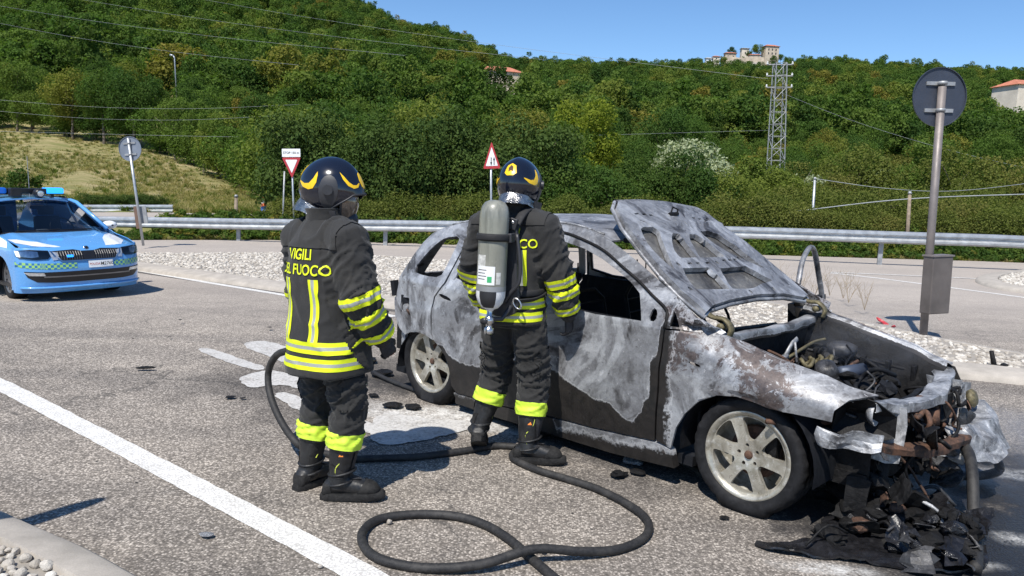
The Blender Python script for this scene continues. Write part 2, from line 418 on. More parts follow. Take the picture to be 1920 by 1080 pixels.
def make_terrain():
    mb = MB(); rows = []
    ds = [24 * (600 / 24) ** (k / 70) for k in range(71)]
    cols = list(range(-1600, 3601, 65))
    for d in ds:
        rows.append([terr(c, d) + Vector((0, 0, noise.noise(Vector((c * 0.01, d * 0.06, 3))) * min(1.2, d * 0.01))) for c in cols])
    sk = [Vector((p.x * 0.955, p.y * 0.955, gz(p.x, p.y) - 0.06)) for p in rows[0]]; sk0 = [Vector((p.x * 0.93, p.y * 0.93, gz(p.x, p.y) - 0.3)) for p in rows[0]]
    rows.append([Vector((p.x * 4, p.y * 4, p.z - 160)) for p in rows[-1]]); rows = [sk0, sk] + rows
    mb.grid(rows)
    o = mb.build('hillside', M['ground'], smooth=True); o['kind'] = 'structure'; return o
make_terrain()
# ground below everything, out to the horizon
mb = MB(); k = 46; rows = []
xs = [-3000, -800, -200, -80, -40] + list(np.linspace(-30, 30, 31)) + [40, 80, 200, 800, 3000]
ys = [-3000, -500, -100, -30, -10, 0, 5] + list(np.linspace(6, 24.5, 20)) + [26, 30]
mb.grid([[(x, y, gz(x, y) - 0.05 - (0.35 if y > 24 else 0)) for x in xs] for y in ys])
o = mb.build('ground', M['verge'], smooth=True); o['kind'] = 'structure'

# the verge edge and the road
VERGE = [G(-700, 462), G(-200, 455), G(0, 452), G(300, 450), G(524, 450), G(700, 454), G(860, 458), G(1150, 467), G(1423, 478), G(1920, 493), G(2600, 520)]
VERGE = [Vector((p.x, p.y, 0)) for p in VERGE]
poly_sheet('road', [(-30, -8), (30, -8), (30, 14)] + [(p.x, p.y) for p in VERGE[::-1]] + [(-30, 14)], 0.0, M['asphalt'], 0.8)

# painted lines
poly_sheet('edge_line', stroke([(-9.5, 9.75), (-7, 8.05), (-4.03, 5.97), (-2.3, 4.60), (-0.635, 3.265), (0.6, 2.2), (1.6, 1.2)], 0.155), 0.004, M['paint'])
poly_sheet('island_line', stroke([G(150, 493), G(257, 507), G(390, 530), G(524, 552), G(640, 574), G(740, 594)], 0.13), 0.004, M['paint'])
poly_sheet('lane_line', stroke([G(1557, 512), G(1640, 521), G(1733, 533), G(1920, 558), G(2200, 600)], 0.13), 0.004, M['paint'])
poly_sheet('merge_line', stroke([G(1557, 511), G(1700, 517), G(1832, 523)], 0.10), 0.008, M['paint'])
ARROW = [[(362, 654), (392, 652), (448, 672), (503, 690), (486, 697), (430, 682)],
         [(448, 646), (478, 639), (516, 642), (556, 660), (600, 690), (640, 712), (600, 704), (540, 684), (500, 668)],
         [(443, 712), (470, 700), (512, 694), (560, 706), (600, 728), (650, 752), (622, 752), (576, 738), (540, 722), (500, 724), (470, 730)],
         [(508, 742), (530, 734), (580, 752), (640, 778), (720, 800), (716, 820), (640, 800), (560, 772)],
         [(690, 800), (716, 772), (770, 782), (830, 790), (900, 788), (905, 800), (850, 814), (770, 832), (700, 838)]]
def chaikin2(pts):
    out = []
    for i in range(len(pts)):
        a, b = Vector(pts[i]), Vector(pts[(i + 1) % len(pts)]); out += [tuple(a * 0.75 + b * 0.25), tuple(a * 0.25 + b * 0.75)]
    return out
ar = thing('road_arrow', 'worn white road marking on the asphalt beside the hose loop', 'road marking', (0, 0, 0))
ar['kind'] = 'structure'
for k, a in enumerate(ARROW):
    q_ = chaikin2(chaikin2(chaikin2([tuple(G(*p)[:2]) for p in a]))); q_ = [(x + 0.02 * noise.noise(Vector((x * 12, y * 12, k))) + 0.012 * noise.noise(Vector((x * 40, y * 40, k))), y + 0.02 * noise.noise(Vector((x * 12, y * 12, k + 5))) + 0.012 * noise.noise(Vector((x * 40, y * 40, k + 3)))) for x, y in q_]
    poly_sheet('paint_patch', q_, 0.004 + 0.0008 * k, M['worn'], parent=ar, kind=None)

# kerbed gravel islands
KERB_P = [(0.0, 0.0), (0.015, 0.05), (0.06, 0.075), (0.30, 0.10), (0.42, 0.105), (0.44, 0.06)]      # (distance inwards, height)
def kerb(name, line, side, prof=KERB_P, closed=False):
    line = spline([(p[0], p[1], 0) for p in line], 6); rows = []
    for i, p in enumerate(line):
        t = (line[min(i + 1, len(line) - 1)] - line[max(i - 1, 0)]).normalized(); nrm = Vector((-t.y, t.x, 0)) * side
        row = []
        for a, h in prof:
            q = p + nrm * a; wob = noise.noise(Vector((q.x * 3, q.y * 3, a))) * 0.006
            row.append((q.x, q.y, gz(q.x, q.y) + h - 0.004 + wob))
        rows.append(row)
    mb = MB(); mb.grid(rows); o = mb.build(name, M['kerb'], smooth=True, auto=R(50)); o['kind'] = 'structure'
    return [r[-1] for r in rows]
A_FRONT = [(-11.5, 17.2), (-9.0, 15.7), (-7.05, 14.4), (-3.65, 12.05), (-1.75, 10.7), (1.2, 8.95), (3.3, 8.05), (5.0, 7.62), (6.2, 7.15), (6.9, 6.5)]
A_BACK = [(-12.0, 18.2), (-8.5, 17.2), (-5.6, 18.1), (-2.8, 17.9), (0.5, 16.2), (2.6, 14.6), (3.85, 13.1), (4.75, 11.35), (5.6, 9.6), (6.3, 8.5), (6.9, 6.5)]
inner_front = kerb('kerb', A_FRONT, 1)
inner_back = kerb('kerb', A_BACK, -1, [(0, 0), (0.01, 0.06), (0.05, 0.085), (0.20, 0.095), (0.22, 0.05)])
poly_a = [(p[0], p[1]) for p in inner_front[::3]] + [(p[0], p[1]) for p in inner_back[::-3]]
poly_sheet('gravel_bed', poly_a, 0.085, M['bed'])
poly_sheet('gutter', stroke([(p[0] + 0.03, p[1] - 0.09) for p in spline([(q[0], q[1], 0) for q in A_FRONT[1:6]], 4)], 0.17), 0.003, concrete_mat('gutter_grime', (0.11, 0.10, 0.09)))
B_LINE = [G(1990, 560), G(1925, 551), G(1862, 541), G(1828, 528), G(1850, 517), G(1925, 509), G(2000, 506)]
B_LINE = [(p.x, p.y) for p in B_LINE]
ib = kerb('kerb', B_LINE, -1)
poly_sheet('gravel_bed', [(p[0], p[1]) for p in ib[::2]], 0.085, M['bed'])
C_LINE = [(-5.2, 5.3), (-3.6, 4.33), (-2.51, 3.66), (-1.83, 3.27), (-1.2, 2.85), (-0.5, 2.3), (0.2, 1.6)]
ic = kerb('kerb', C_LINE, -1, [(0.0, 0.0), (0.012, 0.05), (0.05, 0.08), (0.17, 0.10), (0.21, 0.10), (0.225, 0.06)])
poly_c = [(p[0], p[1]) for p in ic] + [(0.0, 1.0), (-6, 1.0), (-6, 5)]
gbed = poly_sheet('gravel_bed', poly_c, 0.07, M['bed'])

def rock(seed, sub=2, flat=0.6):
    bm = bmesh.new(); bmesh.ops.create_icosphere(bm, subdivisions=sub, radius=0.5)
    rr = random.Random(seed); off = Vector((rr.uniform(0, 50), rr.uniform(0, 50), 0)); sx, sy = rr.uniform(0.75, 1.2), rr.uniform(0.7, 1.0)
    cuts = [Vector((rr.gauss(0, 1), rr.gauss(0, 1), rr.gauss(0, 1))).normalized() for _ in range(7)]
    for v in bm.verts:
        p = v.co.copy()
        for c in cuts:
            e = p.dot(c) - 0.36
            if e > 0: p -= c * e * 0.85
        p *= 1 + 0.18 * noise.noise(p * 2.5 + off)
        v.co = Vector((p.x * sx, p.y * sy, p.z * flat))
    me = bpy.data.meshes.new('stone'); bm.to_mesh(me); bm.free(); me.materials.append(M['stone']); return me
ROCKS = [rock(k, 1 if k > 3 else 2) for k in range(8)]
def inside(x, y, poly):
    c = False; j = len(poly) - 1
    for i in range(len(poly)):
        if (poly[i][1] > y) != (poly[j][1] > y) and x < (poly[j][0] - poly[i][0]) * (y - poly[i][1]) / (poly[j][1] - poly[i][1]) + poly[i][0]: c = not c
        j = i
    return c
# near stones, one by one
rr = random.Random(3); placed = []
for _ in range(4000):
    x, y = rr.uniform(-2.75, -1.45), rr.uniform(2.95, 3.75)
    s = rr.uniform(0.035, 0.085)
    if not inside(x, y, [(p[0], p[1]) for p in ic] + [(0, 1), (-6, 1), (-6, 5)]): continue
    if any((x - a) ** 2 + (y - b) ** 2 < (0.40 * (s + q)) ** 2 for a, b, q in placed): continue
    placed.append((x, y, s))
    o = bpy.data.objects.new('stone', ROCKS[len(placed) % 4]); C.objects.link(o); o.parent = gbed
    o.location = (x, y, 0.07 + s * 0.22); o.scale = (s, s, s); o.rotation_euler = (rr.uniform(-0.4, 0.4), rr.uniform(-0.4, 0.4), rr.uniform(0, 6.28))
    if len(placed) >= 190: break

def scatter(name, pts, protos, label, cat=None, kind='stuff'):
    """points of (position, z rotation, scale, which) grown into instances of the prototypes by geometry nodes"""
    me = bpy.data.meshes.new(name); me.from_pydata([p[0] for p in pts], [], [])
    a = me.attributes.new('rz', 'FLOAT', 'POINT'); a.data.foreach_set('value', [p[1] for p in pts])
    a = me.attributes.new('sc', 'FLOAT_VECTOR', 'POINT'); a.data.foreach_set('vector', [c for p in pts for c in p[2]])
    a = me.attributes.new('id_pick', 'INT', 'POINT'); a.data.foreach_set('value', [p[3] for p in pts])
    col = bpy.data.collections.new(name + '_kinds')
    for k, pm in enumerate(protos):
        po = bpy.data.objects.new('%s_kind_%02d' % (name, k), pm); col.objects.link(po)
    ng = bpy.data.node_groups.new(name, 'GeometryNodeTree')
    ng.interface.new_socket('Geometry', in_out='INPUT', socket_type='NodeSocketGeometry'); ng.interface.new_socket('Geometry', in_out='OUTPUT', socket_type='NodeSocketGeometry')
    nn = ng.nodes; gi = nn.new('NodeGroupInput'); go = nn.new('NodeGroupOutput')
    ci = nn.new('GeometryNodeCollectionInfo'); ci.inputs[0].default_value = col; ci.inputs[1].default_value = True; ci.inputs[2].default_value = True
    iop = nn.new('GeometryNodeInstanceOnPoints'); iop.inputs['Pick Instance'].default_value = True
    def na(nm, dt):
        n = nn.new('GeometryNodeInputNamedAttribute'); n.data_type = dt; n.inputs[0].default_value = nm; return n.outputs[0]
    cx = nn.new('ShaderNodeCombineXYZ'); L = ng.links
    L.new(na('rz', 'FLOAT'), cx.inputs[2]); L.new(gi.outputs[0], iop.inputs['Points']); L.new(ci.outputs[0], iop.inputs['Instance'])
    L.new(na('id_pick', 'INT'), iop.inputs['Instance Index']); L.new(cx.outputs[0], iop.inputs['Rotation']); L.new(na('sc', 'FLOAT_VECTOR'), iop.inputs['Scale'])
    L.new(iop.outputs[0], go.inputs[0])
    o = bpy.data.objects.new(name, me); C.objects.link(o); md = o.modifiers.new('scatter', 'NODES'); md.node_group = ng
    tag(o, label, cat, kind=kind); return o
def fill(poly, n, seed, z, smin, smax, kinds, flat=1.0):
    rr = random.Random(seed); x0, x1 = min(p[0] for p in poly), max(p[0] for p in poly); y0, y1 = min(p[1] for p in poly), max(p[1] for p in poly); out = []
    while len(out) < n:
        x, y = rr.uniform(x0, x1), rr.uniform(y0, y1)
        if inside(x, y, poly):
            s = rr.uniform(smin, smax); out.append(((x, y, gz(x, y) + z), rr.uniform(0, 6.28), (s, s * rr.uniform(0.7, 1.1), s * flat), rr.randrange(kinds)))
    return out
scatter('island_gravel', fill(poly_a, 15000, 5, 0.088, 0.03, 0.105, 8, 0.9), ROCKS, 'pale crushed stone filling the kerbed traffic island', 'gravel')
scatter('corner_gravel', fill([(p[0], p[1]) for p in ib], 900, 6, 0.088, 0.05, 0.12, 8), ROCKS, 'pale stones on the small kerbed island behind the sign pole', 'gravel')
scatter('kerbside_gravel', fill(poly_c, 900, 9, 0.06, 0.02, 0.06, 8), ROCKS, 'small stones between the bigger ones at the near kerb', 'gravel')

# ================================================================ VEGETATION
def leaf_mat(name, stops, trans=0.38):
    t = NT(name); r = t.n('ObjectInfo').outputs['Random']; v = t.attr('v'); bt = t.attr('bt')
    c = t.ramp(r, stops)
    c = t.mix(t.rng(v, 0, 1, 0.0, 1.0), t.mix(1.0, c, (0.65, 0.7, 0.6), 'MULTIPLY'), t.mix(1.0, c, (1.32, 1.3, 1.15), 'MULTIPLY'))
    c = t.mix(t.math('MULTIPLY', bt, 0.35), c, (0.105, 0.13, 0.03))
    d = t.n('BsdfDiffuse'); t.set(d.inputs[0], c)
    tr = t.n('BsdfTranslucent'); t.set(tr.inputs[0], t.mix(1.0, c, (1.3, 1.5, 0.7), 'MULTIPLY'))
    ms = t.n('MixShader', Fac=trans); t.t.links.new(d.outputs[0], ms.inputs[1]); t.t.links.new(tr.outputs[0], ms.inputs[2])
    o = t.n('OutputMaterial'); t.t.links.new(ms.outputs[0], o.inputs[0]); return t.m
M['leaf'] = leaf_mat('leaf_green', [(0.0, (0.040, 0.080, 0.026)), (0.2, (0.062, 0.115, 0.034)), (0.5, (0.085, 0.145, 0.036)), (0.75, (0.12, 0.175, 0.046)), (0.92, (0.17, 0.20, 0.05)), (1.0, (0.23, 0.18, 0.05))])
M['leaf_dark'] = leaf_mat('leaf_dark', [(0.0, (0.046, 0.080, 0.028)), (1.0, (0.072, 0.112, 0.038))], 0.26)
M['leaf_lime'] = leaf_mat('leaf_lime', [(0.0, (0.19, 0.23, 0.035)), (1.0, (0.23, 0.25, 0.04))], 0.4)
M['leaf_pale'] = leaf_mat('leaf_silver', [(0.0, (0.33, 0.37, 0.27)), (1.0, (0.40, 0.43, 0.32))], 0.25)
M['leaf_rust'] = leaf_mat('leaf_rust', [(0.0, (0.26, 0.15, 0.03)), (1.0, (0.19, 0.14, 0.035))], 0.3)
M['leaf_olive'] = leaf_mat('leaf_olive', [(0.0, (0.11, 0.135, 0.038)), (0.6, (0.135, 0.15, 0.046)), (1.0, (0.175, 0.165, 0.058))], 0.36)
M['bark'] = plain('bark', (0.14, 0.115, 0.09), 0.95, 0, 0.35, 9, 0.7, 30)

def crown(name, n, leaf, rx, rz, z0, nb, seed, mat, shell=0.72):
    """leaf-sized faces spread through lumps that make up a crown"""
    g = np.random.default_rng(seed); cs = []; rs = []
    for k in range(nb):
        for _ in range(30):
            d = g.normal(size=3); d /= np.linalg.norm(d); rad = g.uniform(0.25, 0.78) ** 0.7
            p = np.array([d[0] * rx * rad, d[1] * rx * rad, d[2] * rz * rad])
            if p[2] > -rz * 0.75: break
        cs.append(p); rs.append(g.uniform(0.26, 0.46) * rx)
    cs = np.array(cs); rs = np.array(rs); w = rs ** 2; w /= w.sum()
    b = g.choice(nb, n, p=w); d = g.normal(size=(n, 3)); d[:, 2] += 0.25; d /= np.linalg.norm(d, axis=1)[:, None]
    rad = rs[b] * (shell + (1.05 - shell) * g.random(n)) * (1 + 0.12 * g.normal(size=n))
    P = cs[b] + d * rad[:, None] * np.array([1, 1, 0.85]); P[:, 2] += z0 + rz
    P[:, 2] = np.maximum(P[:, 2], 0.05)
    nr = d * 0.8 + g.normal(size=(n, 3)) * 0.55; nr[:, 2] += 0.25; nr /= np.linalg.norm(nr, axis=1)[:, None]
    t1 = np.cross(nr, g.normal(size=(n, 3))); t1 /= np.linalg.norm(t1, axis=1)[:, None]; t2 = np.cross(nr, t1)
    s = leaf * g.uniform(0.6, 1.35, n)[:, None]
    V = np.stack([P - t1 * s * 0.62, P + t2 * s * 0.36 + nr * s * 0.08, P + t1 * s * 0.62, P - t2 * s * 0.36 - nr * s * 0.05], 1).reshape(-1, 3)
    me = bpy.data.meshes.new(name); me.vertices.add(4 * n); me.vertices.foreach_set('co', V.ravel())
    me.loops.add(4 * n); me.loops.foreach_set('vertex_index', np.arange(4 * n)); me.polygons.add(n); me.polygons.foreach_set('loop_start', np.arange(0, 4 * n, 4))
    try: me.polygons.foreach_set('loop_total', np.full(n, 4))
    except Exception: pass
    a = me.attributes.new('v', 'FLOAT', 'FACE'); a.data.foreach_set('value', g.random(n).astype('f'))
    tone = g.random(nb); a = me.attributes.new('bt', 'FLOAT', 'FACE'); a.data.foreach_set('value', tone[b].astype('f'))
    me.update(); me.validate(); me.materials.append(mat); return me, cs + np.array([0, 0, z0 + rz])
def trunk(name, cs, h, r, seed, many=5):
    rr = random.Random(seed); mb = MB(); top = Vector((rr.uniform(-0.2, 0.2), rr.uniform(-0.2, 0.2), h))
    mb.tube([(0, 0, -0.6), (0.03, 0.02, 0.3), tuple(top * 0.5 + Vector((0.1, 0, 0))), tuple(top)], [r * 1.35, r, r * 0.8, r * 0.5], 7)
    for c in cs[:many]:
        c = Vector(c); s = top * rr.uniform(0.55, 0.95)
        mb.tube([s, (s + c) / 2 + Vector((0, 0, 0.15)), c], [r * 0.45, r * 0.3, r * 0.1], 5)
    me = mb.mesh(name); me.materials.append(M['bark']); me.polygons.foreach_set('use_smooth', [True] * len(me.polygons)); return me
def kind(n, leaf, rx, rz, z0, nb, seed, mat, h=None, r=0.14, shell=0.72):
    cm, cs = crown('crown', n, leaf, rx, rz, z0, nb, seed, mat, shell)
    return cm, trunk('trunk', cs, h or (z0 + rz * 0.9), r, seed)
FAR = [kind(3300, 0.27, 2.9, 2.9, 1.6, 22, 10 + k, M['leaf']) for k in range(4)] + [kind(2800, 0.27, 2.3, 3.6, 1.4, 18, 20 + k, M['leaf']) for k in range(2)]
MID = [kind(8500, 0.165, 2.8, 2.8, 1.3, 30, 30 + k, M['leaf']) for k in range(4)] + [kind(7200, 0.16, 2.1, 3.5, 1.2, 26, 36 + k, M['leaf']) for k in range(2)]
BUSH = [kind(10500, 0.088, 1.5, 1.35, 0.05, 30, 40 + k, M['leaf'], 1.6, 0.06) for k in range(3)]
DARK = [kind(13000, 0.095, 1.7, 1.75, 0.05, 34, 50 + k, M['leaf_dark'], 1.9, 0.07) for k in range(3)]
SCRUB = [kind(6000, 0.068, 1.35, 0.55, 0.0, 26, 60 + k, M['leaf_olive'], 0.6, 0.03) for k in range(3)]
OLIVE = [kind(7000, 0.12, 2.0, 1.9, 0.3, 26, 70 + k, M['leaf_olive'], 2.0, 0.08) for k in range(2)]

ntree = [0]
def plant(pair, P, s, rz, name, label, cat, group=None, sz=None):
    e = thing(name, label, cat, P, (0, 0, rz), group); e.scale = (s, s, (sz or 1) * s)
    for nm, me in (('crown', pair[0]), ('trunk', pair[1])):
        o = bpy.data.objects.new(nm, me); C.objects.link(o); o.parent = e
    ntree[0] += 1; return e
def interp(x, tab):
    for (a, b), (c, d) in zip(tab, tab[1:]):
        if x <= c: return b + (d - b) * max(0, (x - a)) / (c - a)
    return tab[-1][1]
FIELD = [(-2000, 100), (0, 88), (250, 76), (330, 70), (430, 58), (500, 46), (545, 30), (560, 20)]
def near_px(P):
    v = P - CAM; w = v.dot(FWD); return 960 + FPX * v.dot(RIGHT) / w, 540 - FPX * v.dot(UPV) / w, w
BARE = [(545, 235, 60), (500, 262, 30)]      # clearings on the slope (image x, y of the ground, half width)
def clear(px, d):
    y = terr_y(px, d)
    if px < 560 and d < interp(px, FIELD): return True
    return any(abs(px - bx) < bw and abs(y - by) < 12 for bx, by, bw in BARE)
# hillside wood: nearer trees one by one, the rest as one mass
rr = random.Random(11); far_pts = []; cnt = 0
d = 46.0; tries = 0; taken = []
for _ in range(60000):
    dd = math.sqrt(rr.uniform(44 ** 2, 118 ** 2)); px = rr.uniform(-160, 2080)
    if clear(px, dd): continue
    if any(abs(px - a_) < b_ and dd < c_ for a_, b_, c_ in ((1092, 70, 58), (1290, 75, 52), (1668, 80, 54), (1385, 45, 56), (1450, 30, 62))): continue
    if 512 < px < 645 and 74 < dd < 114 and rr.random() < 0.8: continue
    P = terr(px, dd)
    sp = 3.5 + dd * 0.012
    if any((P.x - q.x) ** 2 + (P.y - q.y) ** 2 < sp * sp for q in taken): continue
    taken.append(P)
    if len(taken) >= 250: break
for P in taken:
    px, py, dd = near_px(P)
    k = rr.randrange(len(MID)); s = rr.uniform(0.72, 1.12) * (0.62 if dd < 60 else 0.82 if dd < 75 else 1.0)
    if 1340 < px < 1560: s *= 0.8
    olive = px > 1050 and rr.random() < 0.28
    pair = rr.choice(OLIVE) if olive else MID[k]
    zone = 'behind the field' if px < 520 else 'above the first firefighter' if px < 760 else 'between the two firefighters' if px < 960 else 'above the burnt car' if px < 1400 else 'around the pylon' if px < 1560 else 'left of the tall sign pole' if px < 1760 else 'right of the tall sign pole'
    row = 'at the hill foot' if dd < 62 else 'low on the hillside' if dd < 82 else 'halfway up the near slope' if dd < 100 else 'high on the near slope'
    lab = ('olive green' if olive else 'slim upright green' if k > 3 else 'rounded green') + ' broadleaf tree ' + row + ' ' + zone
    plant(pair, P, s * (1.25 if olive else 1), rr.uniform(0, 6.28), 'broadleaf_tree', lab, 'tree', lab.replace(' broadleaf tree', ' trees'), rr.uniform(0.9, 1.15))
rr = random.Random(12)
for _ in range(4600):
    dd = math.sqrt(rr.uniform(104 ** 2, 455 ** 2)); px = rr.uniform(-140, 2060)
    if clear(px, dd): continue
    P = terr(px, dd); P = Vector((P.x, P.y, P.z - 0.4))
    if 1318 < px < 1478 and dd > 372: continue
    if 893 < px < 990 and 160 < dd < 217: continue
    if 1868 < px < 1970 and 140 < dd < 194: continue
    s = rr.uniform(0.95, 1.6)
    far_pts.append((tuple(P), rr.uniform(0, 6.28), (s, s, s * rr.uniform(0.85, 1.15)), rr.randrange(len(FAR))))
scatter('distant_wood', far_pts, [a for a, b in FAR], 'dense green wood covering the far hillside up to the ridge', 'wood')
# hedge of dark trees behind the guardrail
rr = random.Random(13)
for k, px in enumerate([568, 622, 668, 716, 762, 808, 856, 902, 948, 1000, 590, 690, 790]):
    dd = 26.5 + rr.uniform(-0.8, 1.2) + (2.6 if k > 9 else 0); P = terr(px, dd)
    plant(DARK[k % 3], P - Vector((0, 0, 0.45)), rr.uniform(0.9, 1.1), rr.uniform(0, 6.28), 'dark_shrub', 'dark green leafy shrub in the thick hedge behind the guardrail', 'shrub', 'dark shrubs in the hedge', rr.uniform(0.95, 1.2))
for k, px in enumerate([980, 1030, 1085, 1140, 1200, 1255, 1310, 1365, 1060, 1165, 1280]):
    dd = 27.5 + rr.uniform(-1, 1.5) + (4 if k > 7 else 0); P = terr(px, dd)
    plant(BUSH[k % 3], P - Vector((0, 0, 0.35)), rr.uniform(0.85, 1.08) * (0.85 if px > 1280 else 1), rr.uniform(0, 6.28), 'green_bush', 'bright green bush behind the guardrail above the wrecked car', 'bush', 'green bushes above the wrecked car', rr.uniform(0.8, 1.1))
for k in range(34):
    px = 1370 + k * 21 + rr.uniform(-8, 8); dd = rr.uniform(24.5, 34); P = terr(px, dd)
    plant(SCRUB[k % 3], P, rr.uniform(0.8, 1.25) * (0.75 if dd < 27 else 1.05), rr.uniform(0, 6.28), 'low_scrub', 'low olive green scrub behind the guardrail on the right', 'shrub', 'low scrub behind the guardrail', rr.uniform(0.8, 1.3))
for k, (px, dd, s) in enumerate([(1420, 40, 0.9), (1510, 42, 0.8), (1600, 40, 1.0), (1690, 41, 0.85), (1780, 39, 1.0), (1870, 40, 0.95), (1950, 42, 1.0), (1560, 36, 0.6), (1830, 35, 0.6), (1470, 37, 0.7)]):
    plant(OLIVE[k % 2] if k % 3 else BUSH[k % 3], terr(px, dd), s * (1 if k % 3 else 1.4), k * 1.3, 'scrub_bush', 'rounded bush on the rough slope right of the pylon', 'bush', 'bushes on the rough slope')
for k, (px, dd, s) in enumerate([(585, 34, 1.1), (640, 37, 1.2), (720, 38, 1.3), (800, 36, 1.2), (880, 38, 1.3), (960, 37, 1.2), (1040, 38, 1.1), (540, 42, 0.9), (500, 50, 0.8), (455, 59, 0.8), (410, 63, 0.7), (360, 70, 0.8), (300, 76, 0.8), (240, 80, 0.8), (180, 84, 0.8), (120, 86, 0.8), (60, 88, 0.8), (0, 90, 0.8), (-60, 91, 0.8), (475, 55, 0.7), (430, 62, 0.9), (520, 46, 0.8)]):
    plant(MID[k % 6] if px > 560 else BUSH[k % 3], terr(px, dd), s * (0.62 if px > 560 else 2.1), k * 2.1, 'edge_tree', 'bright leafy bush along the edge of the dry field' if px < 560 else 'leafy tree rising behind the dark hedge', 'tree', 'bushes edging the field' if px < 560 else 'trees rising behind the hedge')
for k in range(44):
    px = 556 + k * 33 + rr.uniform(-10, 10); dd = rr.uniform(23.2, 24.6) if px > 1000 else rr.uniform(24.0, 25.0); P = terr(px, max(24.0, dd))
    plant(SCRUB[k % 3], P - Vector((0, 0, 0.12)), rr.uniform(0.55, 0.85), rr.uniform(0, 6.28), 'roadside_weed', 'knee-high weeds growing close behind the long guardrail', 'weeds', 'weeds behind the long guardrail', rr.uniform(0.7, 1.2))
# single trees that stand out
cm = crown('crown', 8500, 0.17, 2.5, 3.1, 1.2, 24, 80, M['leaf_lime'])[0]
plant((cm, MID[4][1]), terr(1092, 50), 1.0, 0.4, 'lime_tree', 'tall yellow-green tree right of the second firefighter', 'tree')
cm = crown('crown', 8000, 0.13, 2.2, 1.7, 0.2, 26, 81, M['leaf_pale'])[0]
plant((cm, OLIVE[0][1]), terr(1290, 40), 1.1, 1.0, 'silver_bush', 'silvery grey bush above the raised bonnet', 'bush')
cm = crown('crown', 7500, 0.13, 2.3, 1.3, 0.2, 22, 82, M['leaf_pale'])[0]
plant((cm, OLIVE[0][1]), terr(1668, 46), 0.95, 2.0, 'silver_bush', 'silvery grey bush left of the dark round sign pole', 'bush')
cm = crown('crown', 4500, 0.12, 1.7, 1.2, 0.2, 18, 84, M['leaf_pale'])[0]
plant((cm, OLIVE[0][1]), terr(1495, 38), 0.8, 2.4, 'silver_bush', 'small grey bush at the foot of the lattice pylon', 'bush')
cm = crown('crown', 6000, 0.14, 1.9, 1.9, 0.6, 20, 83, M['leaf_rust'])[0]
plant((cm, OLIVE[1][1]), terr(1385, 49), 0.9, 0.2, 'rusty_tree', 'orange-tinged tree left of the lattice pylon', 'tree')
plant((crown('crown', 2600, 0.3, 2.4, 2.6, 1.0, 20, 85, M['leaf_rust'])[0], MID[0][1]), terr(22, 104), 1.05, 0.7, 'rusty_tree', 'reddish brown tree at the left edge of the wood', 'tree')
plant((crown('crown', 2200, 0.10, 0.85, 0.95, 0.15, 16, 86, M['leaf'], 0.5)[0], trunk('trunk', [(0.3, 0.2, 1), (-0.3, 0, 1.2)], 1.3, 0.03, 3)), terr(45, 31), 0.9, 0.0, 'young_tree', 'thin young tree in the field behind the police car', 'tree')
plant((crown('crown', 2200, 0.10, 0.9, 0.85, 0.15, 16, 87, M['leaf'], 0.5)[0], trunk('trunk', [(0.3, 0.2, 1), (-0.3, 0, 1.2)], 1.3, 0.03, 4)), terr(-18, 32), 0.9, 0.0, 'young_tree', 'young tree cut off by the left picture edge', 'tree')
for k, px in enumerate([170, 200, 232, 262, 290]):
    plant(DARK[k % 3], terr(px, 31.5), 0.36, k * 1.7, 'clipped_bush', 'low dark bush in the short hedge behind the police car', 'bush', 'short hedge behind the police car', 0.55)

# grass and weeds
def tuft(seed, h, n, spread, mat):
    g = random.Random(seed); mb = MB()
    for _ in range(n):
        a = g.uniform(0, 6.28); r0 = g.uniform(0, spread); l = h * g.uniform(0.5, 1.1); lean = g.uniform(0.1, 0.7)
        b = Vector((math.cos(a) * r0, math.sin(a) * r0, -0.01)); d = Vector((math.cos(a) * lean, math.sin(a) * lean, 1)).normalized()
        s = Vector((-math.sin(a), math.cos(a), 0)) * h * 0.035; mid = b + d * l * 0.55; tip = b + d * l + Vector((math.cos(a), math.sin(a), -0.4)) * l * 0.22
        mb.add([b - s, b + s, mid + s * 0.7, mid - s * 0.7, tip], [(0, 1, 2, 3), (3, 2, 4)])
    me = mb.mesh('tuft'); me.materials.append(mat); return me
M['grass'] = leaf_mat('grass_blade', [(0.0, (0.12, 0.16, 0.04)), (0.3, (0.17, 0.20, 0.05)), (0.4, (0.42, 0.34, 0.17)), (1.0, (0.52, 0.41, 0.23))], 0.3)
TUFT = [tuft(k, 0.3, 26, 0.12, M['grass']) for k in range(4)]
LEAFY = [crown('weed', 260, 0.07, 0.3, 0.16, 0, 7, 90 + k, M['leaf'])[0] for k in range(2)]
pts = []; rr = random.Random(21)
for _ in range(3600):
    px = rr.uniform(-40, 1960); k = int(rr.uniform(0, 1) * 100) / 100
    va = interp(px, [(-200, 455), (0, 452), (300, 450), (524, 450), (700, 454), (860, 458), (1150, 467), (1423, 478), (1960, 494)])
    y = va - 0.8 - abs(rr.gauss(0, 7.5))
    P = G(px, y)
    if P.y > 26: continue
    s = rr.uniform(0.35, 1.0); leafy = rr.random() < 0.35
    pts.append(((P.x, P.y, gz(P.x, P.y) - 0.045), rr.uniform(0, 6.28), (s, s, s * rr.uniform(0.5, 1)), rr.randrange(4, 6) if leafy else rr.randrange(4)))
for _ in range(3400):
    px = rr.uniform(300, 1990); k = rr.random(); a = terr(px, 24); b = Vector((a.x * 0.955, a.y * 0.955, gz(a.x, a.y) - 0.06)); P = b.lerp(a, k); s = rr.uniform(0.5, 1.1); leafy = rr.random() < 0.75
    pts.append((tuple(P), rr.uniform(0, 6.28), (s, s, s * rr.uniform(0.7, 1.2)), rr.randrange(4, 6) if leafy else rr.randrange(4)))
scatter('verge_grass', pts, TUFT + LEAFY, 'dry grass and weeds growing under the guardrail', 'grass')
pts = []
